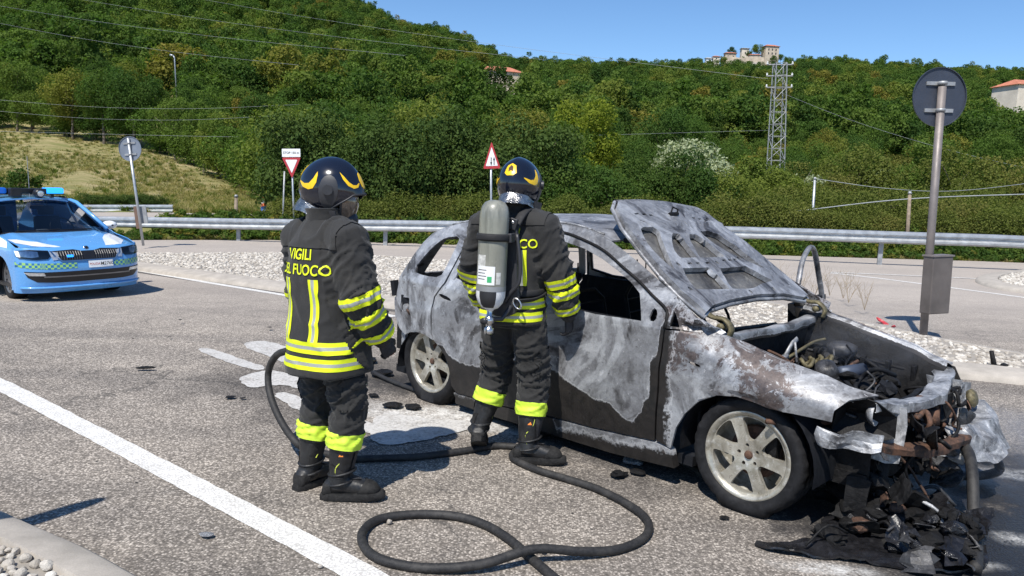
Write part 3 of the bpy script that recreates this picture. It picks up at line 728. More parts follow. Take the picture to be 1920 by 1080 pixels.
for _ in range(4200):
    px = rr.uniform(-100, 560); dd = rr.uniform(30, interp(px, FIELD) + 2) if px < 545 else 30
    P = terr(px, dd); s = rr.uniform(0.7, 1.8)
    pts.append((tuple(P), rr.uniform(0, 6.28), (s, s, s * 0.8), rr.randrange(4)))
scatter('field_grass', pts, TUFT, 'dry mown grass covering the sloping field', 'grass')

# ================================================================ BACKGROUND THINGS
M['galv'] = plain('galvanised_steel', (0.46, 0.48, 0.50), 0.5, 0.7, 0.2, 5)
M['galv_dull'] = plain('dull_galvanised', (0.34, 0.35, 0.36), 0.55, 0.45, 0.25, 7)
M['wood'] = plain('weathered_wood', (0.24, 0.19, 0.14), 0.9, 0, 0.3, 8, 0.5, 40)
M['dark_metal'] = plain('dark_steel', (0.045, 0.048, 0.055), 0.5, 0.3, 0.25, 5)
M['sign_back'] = plain('sign_back', (0.20, 0.23, 0.28), 0.55, 0.3, 0.12, 4)
M['white'] = plain('white_enamel', (0.78, 0.79, 0.80), 0.35, 0, 0.05, 5)
M['red'] = plain('sign_red', (0.42, 0.035, 0.045), 0.4, 0, 0.1, 5)
M['black'] = plain('sign_black', (0.012, 0.012, 0.014), 0.5, 0, 0.2, 5)
M['pole_brown'] = plain('painted_pole', (0.21, 0.185, 0.175), 0.55, 0.3, 0.2, 6)
M['cable'] = plain('pale_cable', (0.30, 0.32, 0.33), 0.6, 0.3, 0.1, 3)
def lean(o): o.rotation_euler = (0, -ROLL, 0)          # plumb in the photograph

def guardrail(line, name, label, hgt, every, skip=0):
    pts = spline(line, 8)
    root = thing(name, label, 'guardrail', (0, 0, 0))
    W = [(0.0, -0.155), (0.035, -0.148), (0.078, -0.115), (0.082, -0.07), (0.045, -0.035), (0.012, -0.012), (0.012, 0.012), (0.045, 0.035), (0.082, 0.07), (0.078, 0.115), (0.035, 0.148), (0.0, 0.155)]
    acc = 0; seg = []; posts = []; segs = [[]]
    for i, p in enumerate(pts):
        t = (pts[min(i + 1, len(pts) - 1)] - pts[max(i - 1, 0)]); t.z = 0; t.normalize(); nrm = Vector((t.y, -t.x, 0))
        if nrm.y > 0: nrm = -nrm
        row = [p + nrm * a + Vector((0, 0, h)) for a, h in W]
        segs[-1].append(row)
        if i: acc += (pts[i] - pts[i - 1]).length
        if acc >= every:
            acc = 0; posts.append((p, nrm)); segs.append([[q + nrm * 0.004 for q in row]])
    for s in segs:
        if len(s) > 1:
            mb = MB(); mb.grid(s); mb.build('rail_beam', M['galv'], root, smooth=True, solid=0.004)
    for p, nrm in posts:
        mb = MB(); ang = Matrix.Rotation(math.atan2(nrm.y, nrm.x), 3, 'Z'); z0 = gz(p.x, p.y) - 0.3
        zt = p.z + 0.12
        mb.box(p - nrm * 0.16 + Vector((0, 0, (zt + z0) / 2 - p.z)), (0.06, 0.11, zt - z0), ang)
        mb.box(p - nrm * 0.065, (0.13, 0.09, 0.2), ang)
        mb.build('post', M['galv_dull'], root)
        mb = MB(); mb.tube([p + nrm * 0.01, p + nrm * 0.035], 0.022, 8); mb.build('bolt', M['galv_dull'], root)
    return root
def rz_(px, py, d): return at(px, py, d)
guardrail([at(-700, 405, 24.5), at(-250, 411, 23.6), at(0, 413, 23.0), at(230, 416.5, 22.5), at(520, 421, 22.0), at(860, 425, 21.5), at(1345, 435, 20.7), at(1740, 447.5, 19.9), at(1920, 454, 19.6), at(2300, 474, 19.2)],
          'guardrail', 'long galvanised steel guardrail along the far side of the back road', 0.7, 3.9)
guardrail([at(-200, 389, 31), at(60, 391, 30.6), at(200, 391.5, 30.4), at(325, 391.5, 30.3)], 'guardrail', 'short guardrail at the foot of the dry field on the left', 0.7, 4.0)
# the side road between guardrail and field
mb = MB(); mb.grid([[terr(px, d) + Vector((0, 0, 0.06)) for px in range(-900, 541, 60)] for d in (24.6, 25.5, 26.5, 27.5, 28.6)])
o = mb.build('side_road', M['asphalt']); o['kind'] = 'structure'

# signs
def ring_poly(pts, k): c = Vector((sum(p[0] for p in pts) / len(pts), sum(p[1] for p in pts) / len(pts))); return [tuple(c + (Vector(p) - c) * k) for p in pts]
def rounded(pts, r, n=4):
    out = []; k = len(pts)
    for i in range(k):
        a, b, c = Vector(pts[i - 1]), Vector(pts[i]), Vector(pts[(i + 1) % k])
        p0 = b + (a - b).normalized() * r; p1 = b + (c - b).normalized() * r
        for j in range(n + 1):
            t = j / n; out.append(tuple((1 - t) ** 2 * p0 + 2 * t * (1 - t) * b + t * t * p1))
    return out
FACE = Matrix.Rotation(PI / 2, 4, 'X')                 # XY drawing turned to face -Y
def base_at(px, py, d): return at(px, py, d)
# give way sign
P0 = at(551, 418, 23.6); s = 23.6 / FPX
root = thing('give_way_sign', 'give way triangle with a STOP 150 m plate above it on a braced pole', 'road sign', P0); lean(root)
h = lambda py: (418 - py) * s
mb = MB(); mb.tube([(0, 0.03, -0.8), (0, 0.03, h(283))], 0.03, 8); mb.build('pole', M['galv'], root, True)
mb = MB(); mb.tube([(-29 * s, 0.25, -0.8), (-15 * s, 0.06, h(322))], 0.026, 8); mb.build('brace', M['galv_dull'], root, True)
tri = rounded([(-17.5 * s, h(297)), (0, h(335)), (17.5 * s, h(297))], 0.05)
mb = MB(); mb.prism(tri, 0, 0.02, FACE); mb.build('rim', M['red'], root)
mb = MB(); mb.prism(rounded([(-11.2 * s, h(301)), (0, h(325.5)), (11.2 * s, h(301))], 0.03), 0.021, 0.025, FACE); mb.build('centre', M['white'], root)
mb = MB(); mb.prism(rounded([(-17 * s, h(296)), (17 * s, h(296)), (17 * s, h(281)), (-17 * s, h(281))], 0.02), 0, 0.02, FACE); pl = mb.build('plate', M['white'], root)
me = text_mesh('STOP 150 m', 0.092, 0.001); me.transform(Matrix.Translation((0, -0.024, h(288.5))) @ FACE); finish('lettering', me, M['black'], pl)
# two-way traffic sign
P0 = at(921, 430, 22.8); s = 22.8 / FPX; h = lambda py: (430 - py) * s
root = thing('two_way_sign', 'red bordered triangle with two arrows behind the air cylinder', 'road sign', P0); lean(root)
mb = MB(); mb.tube([(0, 0.03, -0.8), (0, 0.03, h(280))], 0.032, 8); mb.build('pole', M['galv'], root, True)
tri = [(0.02, h(268)), (-14.5 * s, h(318)), (18 * s, h(317))]
mb = MB(); mb.prism(rounded(tri, 0.05), 0, 0.02, FACE); mb.build('rim', M['red'], root)
mb = MB(); mb.prism(rounded(ring_poly(tri, 0.7), 0.03), 0.021, 0.025, FACE); ce = mb.build('centre', M['white'], root)
for k, sg in ((-1, -1), (1, 1)):
    mb = MB(); x = 0.05 + k * 0.042; y0 = h(304)
    mb.prism([(x - 0.012, y0 - 0.11), (x + 0.012, y0 - 0.11), (x + 0.012, y0 + 0.11), (x - 0.012, y0 + 0.11)], 0.026, 0.028, FACE)
    mb.prism([(x - 0.03, y0 + sg * 0.03), (x + 0.03, y0 + sg * 0.03), (x, y0 + sg * 0.13)], 0.0265, 0.0285, FACE); mb.build('arrow', M['black'], ce)
# round sign backs
def round_sign(base, hgt, disc_z, rad, tilt, turn, name, label, pole_r, pm, bm_, off=(0, 0)):
    root = thing(name, label, 'road sign', base); root.rotation_euler = (0, tilt - ROLL, 0)
    mb = MB(); mb.tube([(0, 0, -0.2), (0, 0, hgt)], pole_r, 12); mb.build('pole', pm, root, True)
    T = Matrix.Translation((off[0], off[1], disc_z)) @ Matrix.Rotation(turn, 4, 'Z') @ Matrix.Rotation(PI / 2, 4, 'X')
    mb = MB(); mb.lathe([(0, 0), (rad - 0.02, 0), (rad - 0.006, 0.004), (rad, 0.016), (rad, 0.03), (rad - 0.008, 0.03), (rad - 0.010, 0.012), (0, 0.010)], 40, T); mb.build('disc', bm_, root, auto=R(40))
    for dz in (-0.45 * rad, 0.45 * rad):
        mb = MB(); mb.box((0, 0, 0), (rad * 1.05, 0.02, 0.045), None); mb.v = [tuple(Matrix.Translation((off[0], off[1], disc_z + dz)) @ Matrix.Rotation(turn, 4, 'Z') @ Matrix.Translation((0, -0.022 if off[1] > 0 else 0.022, 0)) @ Vector(v)) for v in mb.v]; mb.build('bracket', M['galv_dull'], root)
        mb = MB(); mb.tube([(0, 0, disc_z + dz - 0.02), (0, 0, disc_z + dz + 0.02)], pole_r + 0.008, 12); mb.build('clamp', M['galv_dull'], root, True)
    return root
lp = G(267, 466); s = 17.2 / FPX
rt = round_sign((lp.x, lp.y, 0.08), 205 * s, 183 * s, 0.30, R(-4.6), R(-8), 'round_sign', 'round road sign seen from behind on a leaning pole by the police car', 0.032, M['galv'], M['sign_back'], (0, 0.05))
mb = MB(); mb.box((-0.09, 0.09, 0.5), (0.10, 0.07, 0.55)); mb.build('marker_post', plain('rust_brown', (0.16, 0.10, 0.075), 0.8), rt)
mb = MB(); mb.box((0.07, 0.10, 0.55), (0.16, 0.03, 0.42)); mb.build('marker_plate', M['galv_dull'], rt)
rp = G(1730, 640); s = 9.8 / FPX
rt = round_sign((rp.x, rp.y, 0.03), 470 * s, 452 * s, 0.365, R(0.4), R(8), 'round_sign', 'dark round road sign seen from behind on a tall pole behind the burnt car', 0.048, M['pole_brown'], plain('sign_back_dark', (0.05, 0.06, 0.085), 0.5, 0.2), (0, 0.07))
mb = MB(); mb.box((0.10, -0.03, 105 * s), (0.33, 0.16, 108 * s), Matrix.Rotation(R(20), 3, 'Z')); mb.build('metal_box', plain('box_brown', (0.15, 0.13, 0.12), 0.6, 0.3, 0.25, 3), rt, bevel=0.012)
mb = MB(); mb.box((0.10, -0.03, 105 * s + 54 * s + 0.01), (0.35, 0.18, 0.02), Matrix.Rotation(R(20), 3, 'Z')); mb.build('box_lid', M['pole_brown'], rt)
# a sign outside the picture whose shadow falls on the near road
sg = round_sign((-2.86, 2.22, 0.07), 2.4, 2.15, 0.31, 0, math.atan2(0.907, 0.42) - R(13), 'round_sign', 'round road sign outside the picture casting the leaf-shaped shadow by the near kerb', 0.03, M['galv'], M['sign_back'], (0, 0.05))

# lattice pylon
def pylon(base, hgt, w0, w1):
    root = thing('lattice_pylon', 'narrow steel lattice pylon standing in the scrub', 'pylon', base); lean(root)
    n = 13; lv = [hgt * k / n for k in range(n + 1)]; wd = lambda z: (w0 + (w1 - w0) * z / hgt) / 2; sgn = [(-1, -1), (1, -1), (1, 1), (-1, 1)]
    for sx, sy in sgn:
        mb = MB(); mb.tube([(sx * wd(z), sy * wd(z), z) for z in (-1.0, hgt)], 0.042, 4); mb.build('leg', M['galv_dull'], root)
    for k in range(n):
        mb = MB(); z0, z1 = lv[k], lv[k + 1]
        for q in range(4):
            a, b = sgn[q], sgn[(q + 1) % 4]
            if (k + q) % 2: a, b = b, a
            mb.tube([(a[0] * wd(z0), a[1] * wd(z0), z0), (b[0] * wd(z1), b[1] * wd(z1), z1)], 0.022, 4)
            mb.tube([(a[0] * wd(z1), a[1] * wd(z1), z1), (b[0] * wd(z1), b[1] * wd(z1), z1)], 0.018, 4)
        mb.build('bracing', M['galv_dull'], root)
    for z in (hgt - 0.1, hgt - 0.9, hgt - 1.7):
        mb = MB(); mb.tube([(-0.95, 0, z), (0.95, 0, z)], 0.05, 4); ca = mb.build('cross_arm', M['galv_dull'], root)
        for x in (-0.9, 0.9): mb = MB(); mb.lathe([(0.0, 0.0), (0.07, 0.02), (0.07, 0.08), (0.04, 0.1), (0.07, 0.14), (0.0, 0.2)], 8, Matrix.Translation((x, 0, z + 0.04))); mb.build('insulator', M['white'], ca)
    return root
pylon(at(1450, 412, 57), 285 * 57 / FPX, 1.1, 0.75)
def cable(name, label, pts, r, mat=None):
    mb = MB(); mb.tube(spline(pts, 10), r, 5); return tag(mb.build(name, mat or M['cable'], None, True), label, 'cable')
def sag(a, b, s, n=3): return [a.lerp(b, k / n) - TRUE_UP * (4 * s * (k / n) * (1 - k / n)) for k in range(n + 1)]
wires = [((110, -8, 105), (1020, 112, 70), 'uppermost power cable slanting down across the wooded hill'), ((-20, 8, 100), (760, 104, 70), 'second power cable slanting across the upper left wood'), ((330, -10, 110), (1440, 148, 60), 'power cable running from the hilltop to the pylon head'),
         ((-20, 40, 95), (560, 122, 75), 'third power cable at the upper left of the wood'), ((-20, 186, 60), (560, 196, 60), 'upper of the level cables in front of the wood'), ((-20, 207, 58), (520, 217, 58), 'middle level cable above the dry field'), ((-20, 246, 55), (1450, 244, 57), 'pale level cable crossing the wood just above the field'), ((1455, 170, 57), (1990, 330, 40), 'cable drooping from the pylon towards the right edge')]
for a, b, lab in wires: cable('power_cable', lab, sag(at(*a), at(*b), 0.5), 0.008 if a[2] < 80 else 0.012)
# field poles and their wires on the right
def pole(px, y0, y1, d, r, name, label, mat, dx=0):
    b = at(px, y1, d); t = at(px + dx, y0, d); root = thing(name, label, 'pole', b)
    mb = MB(); mb.tube([(0, 0, -0.6), tuple(t - b)], [r * 1.15, r * 0.9], 8); mb.build('shaft', mat, root, True)
    mb = MB(); mb.tube([tuple(t - b - Vector((0, 0, 0.02))), tuple(t - b + Vector((0, 0, 0.05)))], [r * 1.3, r * 0.7], 8); mb.build('cap', M['galv_dull'], root, True); return t
t1 = pole(1523, 335, 432, 24.6, 0.045, 'slim_pole', 'slim pale pole behind the guardrail right of the pylon', M['galv'], 5)
t2 = pole(1703, 362, 446, 23.2, 0.055, 'wooden_post', 'weathered wooden post behind the guardrail near the sign pole', M['wood'], 3)
cable('stay_wire', 'pale pipe-like wire rising to the wooden post', [at(1325, 419, 25), at(1520, 393, 24), at(1705, 373, 23.2), at(1930, 364, 22.6), at(2100, 360, 22)], 0.017)
cable('phone_wire', 'thin wire sagging from the slim pole to the right', [t1, at(1660, 353, 24), at(1790, 358, 24), at(1960, 340, 24)], 0.009)
pole(441, 368, 412, 24.2, 0.06, 'wooden_post', 'short wooden post beside the leaning barrier on the left', M['wood'], 2)
# lamp on the hill road
P0 = at(330, 160, 100); s = 100 / FPX; root = thing('street_lamp', 'slender street lamp rising out of the trees', 'street lamp', P0); lean(root)
mb = MB(); mb.tube([(0, 0, -3), (0, 0, 50 * s), (-2 * s, 0, 54 * s)], 0.09, 6); mb.build('pole', M['galv'], root, True)
mb = MB(); mb.tube([(-1 * s, 0, 54 * s), (-8 * s, 0, 55 * s)], [0.08, 0.16], 6); mb.build('lamp_head', M['galv'], root, True)
# warning cone on a stand
P0 = at(495, 408, 25.2); s = 25.2 / FPX; root = thing('warning_stand', 'orange and white cone above a blue panel on a stand', 'barrier', P0); lean(root)
M['orange'] = plain('cone_orange', (0.75, 0.16, 0.05), 0.5); M['blue_panel'] = plain('blue_panel', (0.10, 0.22, 0.55), 0.5)
mb = MB(); mb.lathe([(0.085, 21 * s), (0.05, 29 * s), (0.018, 38 * s), (0, 38.5 * s)], 14); cn = mb.build('cone', M['orange'], root, True)
mb = MB(); mb.lathe([(0.064, 27 * s), (0.045, 31.5 * s)], 14); mb.build('white_band', M['white'], cn, True)
mb = MB(); mb.box((0, 0, 17 * s), (0.17, 0.04, 8 * s)); mb.build('panel', M['blue_panel'], root)
for dx in (-0.1, 0.14): mb = MB(); mb.tube([(dx * 0.3, 0, 14 * s), (dx, -0.05, -0.1)], 0.014, 6); mb.build('leg', M['dark_metal'], root)
# hill houses
def house(base, w, d, hh, ang, wall, roofm, name, label, wins=(), flat=False, parent_lean=True):
    root = thing(name, label, 'house', base, (0, 0, ang))
    mb = MB(); mb.box((0, 0, hh / 2 - 2), (w, d, hh + 4)); mb.build('wall', wall, root)
    mb = MB(); e = 0.5; k = 0.5 if flat else min(w, d) * 0.22
    mb.add([(-w / 2 - e, -d / 2 - e, hh), (w / 2 + e, -d / 2 - e, hh), (w / 2 + e, d / 2 + e, hh), (-w / 2 - e, d / 2 + e, hh), (-w / 2 + d * 0.3, 0, hh + k), (w / 2 - d * 0.3, 0, hh + k)], [(0, 1, 5, 4), (1, 2, 5), (2, 3, 4, 5), (3, 0, 4), (3, 2, 1, 0)])
    mb.build('roof', roofm, root)
    for (x, z, ww, wh) in wins:
        mb = MB(); mb.box((x, -d / 2 - 0.02, z), (ww, 0.12, wh)); mb.build('window', M['win'], root)
    return root
M['win'] = plain('window_dark', (0.05, 0.05, 0.055), 0.3); M['stucco'] = plain('stucco', (0.50, 0.43, 0.34), 0.9, 0, 0.15, 0.6); M['stucco_w'] = plain('stucco_pale', (0.62, 0.56, 0.48), 0.9, 0, 0.12, 0.6)
M['tiles'] = plain('roof_tiles', (0.46, 0.17, 0.10), 0.85, 0, 0.25, 1.2); M['oldwall'] = plain('stone_wall', (0.44, 0.37, 0.29), 0.95, 0, 0.25, 0.5)
def vill(px, py, d): return at(px, py, d)
VD = 395.0; s = VD / FPX
house(at(1443, 108, VD), 26 * s, 20 * s, 19 * s, 0.1, M['stucco'], M['tiles'], 'hilltop_house', 'large house with red roof at the right end of the hilltop village', [(x * s, z * s, 2.2 * s, 3.6 * s) for x in (-7, 0, 7) for z in (6, 13)])
house(at(1395, 110, VD + 6), 14 * s, 12 * s, 18 * s, 0.0, M['stucco_w'], M['stucco'], 'hilltop_house', 'tall pale stone house in the middle of the hilltop village', [(0, 10 * s, 2 * s, 3 * s)], True)
house(at(1368, 112, VD - 2), 20 * s, 12 * s, 11 * s, 0.0, M['oldwall'], M['tiles'], 'hilltop_house', 'long low house left of the village centre', [(-5 * s, 5 * s, 2 * s, 3 * s), (5 * s, 5 * s, 2 * s, 3 * s)])
house(at(1342, 114, VD), 12 * s, 10 * s, 7 * s, 0.0, M['stucco_w'], M['tiles'], 'hilltop_house', 'small pink-roofed house second from the left in the village', [(0, 3.5 * s, 2 * s, 2 * s)])
house(at(1328, 116, VD), 11 * s, 9 * s, 6 * s, 0.1, M['white'], M['stucco_w'], 'hilltop_house', 'small white house at the left end of the village', [(0, 3 * s, 2 * s, 2 * s)], True)
house(at(1414, 112, VD - 3), 20 * s, 10 * s, 8 * s, -0.15, M['stucco'], M['tiles'], 'hilltop_house', 'low roofed house in front of the village trees', [(3 * s, 4 * s, 2 * s, 2 * s)])
mb = MB(); mb.grid([[at(px, y0 - 1.5 * math.sin(k), VD - 9) for k, px in enumerate(range(1352, 1434, 8))] for y0 in (108, 124)]); o = mb.build('town_wall', M['oldwall'], solid=1.0); tag(o, 'long stone wall below the hilltop houses', 'wall')
mb = MB(); mb.grid([[at(px, y0, VD - 16 + 4 * (y0 < 124)) for px in range(1370, 1428, 8)] for y0 in (120, 134)]); o = mb.build('rock_bank', M['bed'], solid=1.0); o['kind'] = 'structure'
for k, (px, py, dd, sc_, lab) in enumerate([(1419, 104, VD - 1, 1.05, 'dark rounded tree beside the large hilltop house'), (1404, 106, VD, 0.62, 'small dark tree between the village houses'), (1371, 108, VD + 4, 0.9, 'broad dark tree behind the low village house'), (1464, 112, VD - 2, 0.62, 'conifer right of the large hilltop house'), (1393, 112, VD - 8, 0.4, 'little round tree before the stone house'), (1391, 130, VD - 20, 0.6, 'dark bush under the village wall'), (1425, 128, VD - 20, 0.7, 'bush at the right end of the village wall'), (1355, 122, VD - 14, 0.8, 'tree below the left end of the village wall'), (1450, 122, VD - 14, 0.8, 'tree below the large hilltop house'), (1476, 122, VD - 10, 0.8, 'tree right of the village slope')]):
    P = at(px, py, dd); plant(FAR[k % 6], P - Vector((0, 0, 1.5)), sc_, k, 'village_tree', lab, 'tree')
house(at(935, 162, 215), 11, 8, 3.6, 0.3, M['stucco'], M['tiles'], 'farmhouse', 'orange-roofed farmhouse among the trees below the ridge', [(-2, 2, 0.9, 1.2), (2, 2, 0.9, 1.2)])
house(at(1912, 184, 190), 9, 8, 2.6, 0.2, M['stucco_w'], M['tiles'], 'farmhouse', 'red-roofed house among trees at the right edge', [(-2, 1.3, 0.9, 1)])
# road bridge glimpsed in the wood
br = thing('road_bridge', 'concrete road bridge glimpsed between the trees of the slope', 'bridge', at(575, 180, 112))
s = 112 / FPX; mb = MB(); mb.box((0, 0, 0), (110 * s, 3, 9 * s)); mb.build('deck', plain('bridge_concrete', (0.33, 0.29, 0.25), 0.9), br)
mb = MB(); mb.box((0, -1.4, 7 * s), (110 * s, 0.2, 4 * s)); mb.build('parapet', plain('parapet', (0.42, 0.34, 0.28), 0.9), br)
for x in (-42, -8, 30): mb = MB(); mb.box((x * s, 0, -22 * s), (6 * s, 2, 36 * s)); mb.build('pier', M['bed'], br)

# ================================================================ BURNT CAR
def burnt_mat():
    t = NT('burnt_body_metal'); o = t.obj(); soot = t.attr('soot')
    w = t.noise(1.7, 4, 0.55, o, 2.6); w2 = t.noise(7.0, 7, 0.7, o, 1.0); f = t.noise(44, 6, 0.75, o); ff = t.noise(150, 3, 0.7, o); blot = t.noise(8.0, 8, 0.78, o, 0.7)
    ring = t.math('SINE', t.math('MULTIPLY', w, 46.0))
    mixv = t.math('ADD', t.math('ADD', t.math('MULTIPLY', w, 0.66), t.math('MULTIPLY', w2, 0.22)), t.math('ADD', t.math('MULTIPLY', ring, 0.022), t.math('MULTIPLY', f, 0.12)))
    base = t.ramp(mixv, [(0.37, (0.05, 0.048, 0.05)), (0.44, (0.15, 0.15, 0.158)), (0.50, (0.275, 0.28, 0.295)), (0.57, (0.40, 0.41, 0.43)), (0.67, (0.60, 0.61, 0.63))])
    base = t.mix(t.rng(ff, 0.5, 0.75, 0, 0.4), base, (0.16, 0.155, 0.155))
    brown = t.mix(t.rng(f, 0.3, 0.7), (0.040, 0.032, 0.032), (0.13, 0.10, 0.092))
    bm_ = t.math('MULTIPLY', t.rng(t.math('ADD', t.math('ADD', blot, t.math('MULTIPLY', f, 0.14)), t.math('MULTIPLY', t.attr('rust'), 0.40)), 0.66, 0.70), 0.94)
    base = t.mix(bm_, base, brown)
    fl = t.noise(24, 6, 0.8, o, 0.4); base = t.mix(t.rng(fl, 0.60, 0.66, 0, 0.75), base, (0.62, 0.62, 0.63)); base = t.mix(t.rng(fl, 0.40, 0.34, 0, 0.7), base, (0.055, 0.05, 0.05))
    s = t.math('ADD', soot, t.math('MULTIPLY', t.math('SUBTRACT', t.math('ADD', t.math('MULTIPLY', w2, 0.6), t.math('MULTIPLY', f, 0.4)), 0.5), 1.0))
    sm = t.rng(s, 0.45, 0.56, 0, 1, 'SMOOTHSTEP')
    dark = t.mix(t.rng(w2, 0.35, 0.7), (0.007, 0.0065, 0.0065), (0.028, 0.024, 0.022))
    rim = t.rng(t.math('ABSOLUTE', t.math('SUBTRACT', s, 0.43)), 0.0, 0.05, 0.5, 0.0)
    base = t.mix(rim, base, (0.70, 0.705, 0.72))
    col = t.mix(sm, base, dark)
    h = t.math('ADD', t.math('MULTIPLY', w2, 0.5), t.math('MULTIPLY', f, 0.4))
    return t.out(col, t.rng(f, 0.3, 0.7, 0.36, 0.66), t.rng(sm, 0, 1, 0.45, 0.05), t.bump(h, 0.3, 0.008))
def char_mat(name, a, b, rough=0.6, sc=14, metal=0.0, bump=0.6):
    t = NT(name); o = t.obj(); n = t.noise(sc, 6, 0.7, o, 0.5); n2 = t.noise(sc * 4, 4, 0.7, o)
    c = t.mix(t.rng(n, 0.35, 0.68), a, b); c = t.mix(t.rng(n2, 0.55, 0.75, 0, 0.5), c, tuple(min(1, x * 2.2) for x in b))
    return t.out(c, t.rng(n2, 0.3, 0.7, rough - 0.15, min(1, rough + 0.15)), metal, t.bump(t.math('ADD', n, t.math('MULTIPLY', n2, 0.5)), bump, 0.01), Specular_IOR_Level=0.22 if max(b) < 0.06 and rough > 0.5 else 0.5)
M['burnt'] = burnt_mat()
M['char'] = char_mat('charred_black', (0.004, 0.004, 0.0045), (0.015, 0.0145, 0.015), 0.62)
M['navy'] = char_mat('charred_inside', (0.005, 0.006, 0.008), (0.013, 0.014, 0.018), 0.75, 6, 0, 0.3)
M['ashmetal'] = char_mat('ash_grey_metal', (0.06, 0.06, 0.064), (0.50, 0.51, 0.53), 0.5, 9, 0.3, 0.6)
M['sootmetal'] = char_mat('sooty_metal', (0.012, 0.012, 0.013), (0.085, 0.085, 0.09), 0.5, 12, 0.3, 0.5)
M['rustmetal'] = char_mat('rusty_metal', (0.022, 0.016, 0.014), (0.15, 0.075, 0.045), 0.8, 14, 0.1, 0.6)
M['brass'] = char_mat('scorched_brass', (0.07, 0.06, 0.035), (0.20, 0.17, 0.09), 0.6, 12, 0.3, 0.4)
M['tyre'] = char_mat('tyre_rubber', (0.007, 0.007, 0.008), (0.020, 0.020, 0.022), 0.7, 10, 0, 0.35)
M['alloy'] = char_mat('sooty_alloy', (0.26, 0.24, 0.195), (0.60, 0.575, 0.50), 0.36, 6, 0.5, 0.2)
M['glossblack'] = char_mat('melted_plastic', (0.006, 0.006, 0.007), (0.02, 0.02, 0.023), 0.28, 9, 0, 0.5)

CAR_ANG = math.radians(-44.417); CAR_LOC = (0.927, 5.655, 0)
car = thing('burnt_car', 'burnt-out grey estate car with raised bonnet and bare alloy wheels', 'car', CAR_LOC, (0, 0, CAR_ANG))
def lin(x, tab):
    if x <= tab[0][0]: return tab[0][1]
    for (a, b), (c, d) in zip(tab, tab[1:]):
        if x <= c: return b + (d - b) * (x - a) / (c - a)
    return tab[-1][1]
FT = [(0.84, 0.985), (1.1, 0.97), (1.27, 0.94), (1.42, 0.90), (1.57, 0.87), (1.72, 0.84), (1.83, 0.80), (1.95, 0.775)]
ROOF = [(-1.99, 0.76), (-1.88, 0.92), (-1.76, 1.08), (-1.62, 1.26), (-1.53, 1.34), (-1.39, 1.40), (-1.22, 1.44), (-1.06, 1.47), (-0.6, 1.495), (-0.26, 1.50), (-0.11, 1.49), (0.05, 1.47), (0.24, 1.42), (0.45, 1.33), (0.64, 1.24), (0.84, 1.14), (1.02, 1.04), (1.12, 0.985)]
def YS(x, z):
    y = 0.87 - 0.06 * max(0, (0.45 - z) / 0.45) ** 1.3 + 0.012 * math.exp(-((z - 0.72) / 0.07) ** 2)
    if z > 0.95: y -= (z - 0.95) * 0.42
    if x > 0.86 and z < 1.0:
        k = min(1, (x - 0.86) / 0.3); zt = lin(x, FT); s = min(1, max(0, (z - zt + 0.15) / 0.15)); y -= 0.13 * k * s * s
    if x > 1.45: y -= 0.11 * ((x - 1.45) / 0.5) ** 2
    if x < -1.45: y -= 0.17 * ((-1.45 - x) / 0.54) ** 2
    # flared wheel arches
    for cx, cz, r in ((1.35, 0.33, 0.36), (-1.39, 0.2, 0.37)):
        d = math.hypot(x - cx, z - cz) - r
        if 0 <= d < 0.12 and z < 0.75: y += 0.014 * (1 - d / 0.12)
    return y
def soot_fn(x, z):
    if z < 1.0 and -1.32 < x < 0.83:
        if x > -0.13: b = lin(x, [(-0.13, 0.56), (0.05, 0.50), (0.2, 0.46), (0.33, 0.415), (0.45, 0.42), (0.56, 0.345), (0.63, 0.34), (0.69, 0.42), (0.74, 0.56), (0.775, 0.86), (0.80, 1.0)])
        else: b = lin(x, [(-1.3, 0.50), (-1.15, 0.50), (-1.05, 0.42), (-0.9, 0.40), (-0.7, 0.42), (-0.5, 0.46), (-0.3, 0.58), (-0.13, 0.56)])
        s = (b - z) / 0.09 + 0.5
        if -0.6 < x < 0.1 and z < 0.66: s = max(s, 0.52 - abs(x + 0.25) * 0.7)
        return min(1, max(0, s))
    if x >= 0.83:
        s = 0.0
        if x < 0.93: s = 0.62 - (x - 0.83) * 4.0 * (0.6 + 0.6 * (z - 0.3))
        if x > 1.55 and z < 0.70: s = max(s, 0.25)
        if z > 0.96: s = max(s, 0.45)
        return max(0, s)
    if z > 1.0: return 0.12 if x < 0.6 else 0.2
    return 0.06 + 0.25 * max(0, 0.6 - z)
def rust_fn(x, z):
    if x > 1.05: return 0.42 * math.exp(-((x - 1.42) / 0.24) ** 2) + 0.22 * math.exp(-((z - 0.93) / 0.06) ** 2) - 0.05
    if x > 0.8: return 0.32 if z > 0.7 else 0.05
    return -0.15 if x > -1.3 else 0.0
def set_attr(me, name, fn):
    a = me.attributes.get(name) or me.attributes.new(name, 'FLOAT', 'POINT')
    a.data.foreach_set('value', [fn(v.co.x, v.co.z) for v in me.vertices])
def chaikin(pts, keep=0):
    out = []; n = len(pts)
    for i in range(n):
        a, b = Vector(pts[i]), Vector(pts[(i + 1) % n]); out += [tuple(a * 0.75 + b * 0.25), tuple(a * 0.25 + b * 0.75)]
    return out
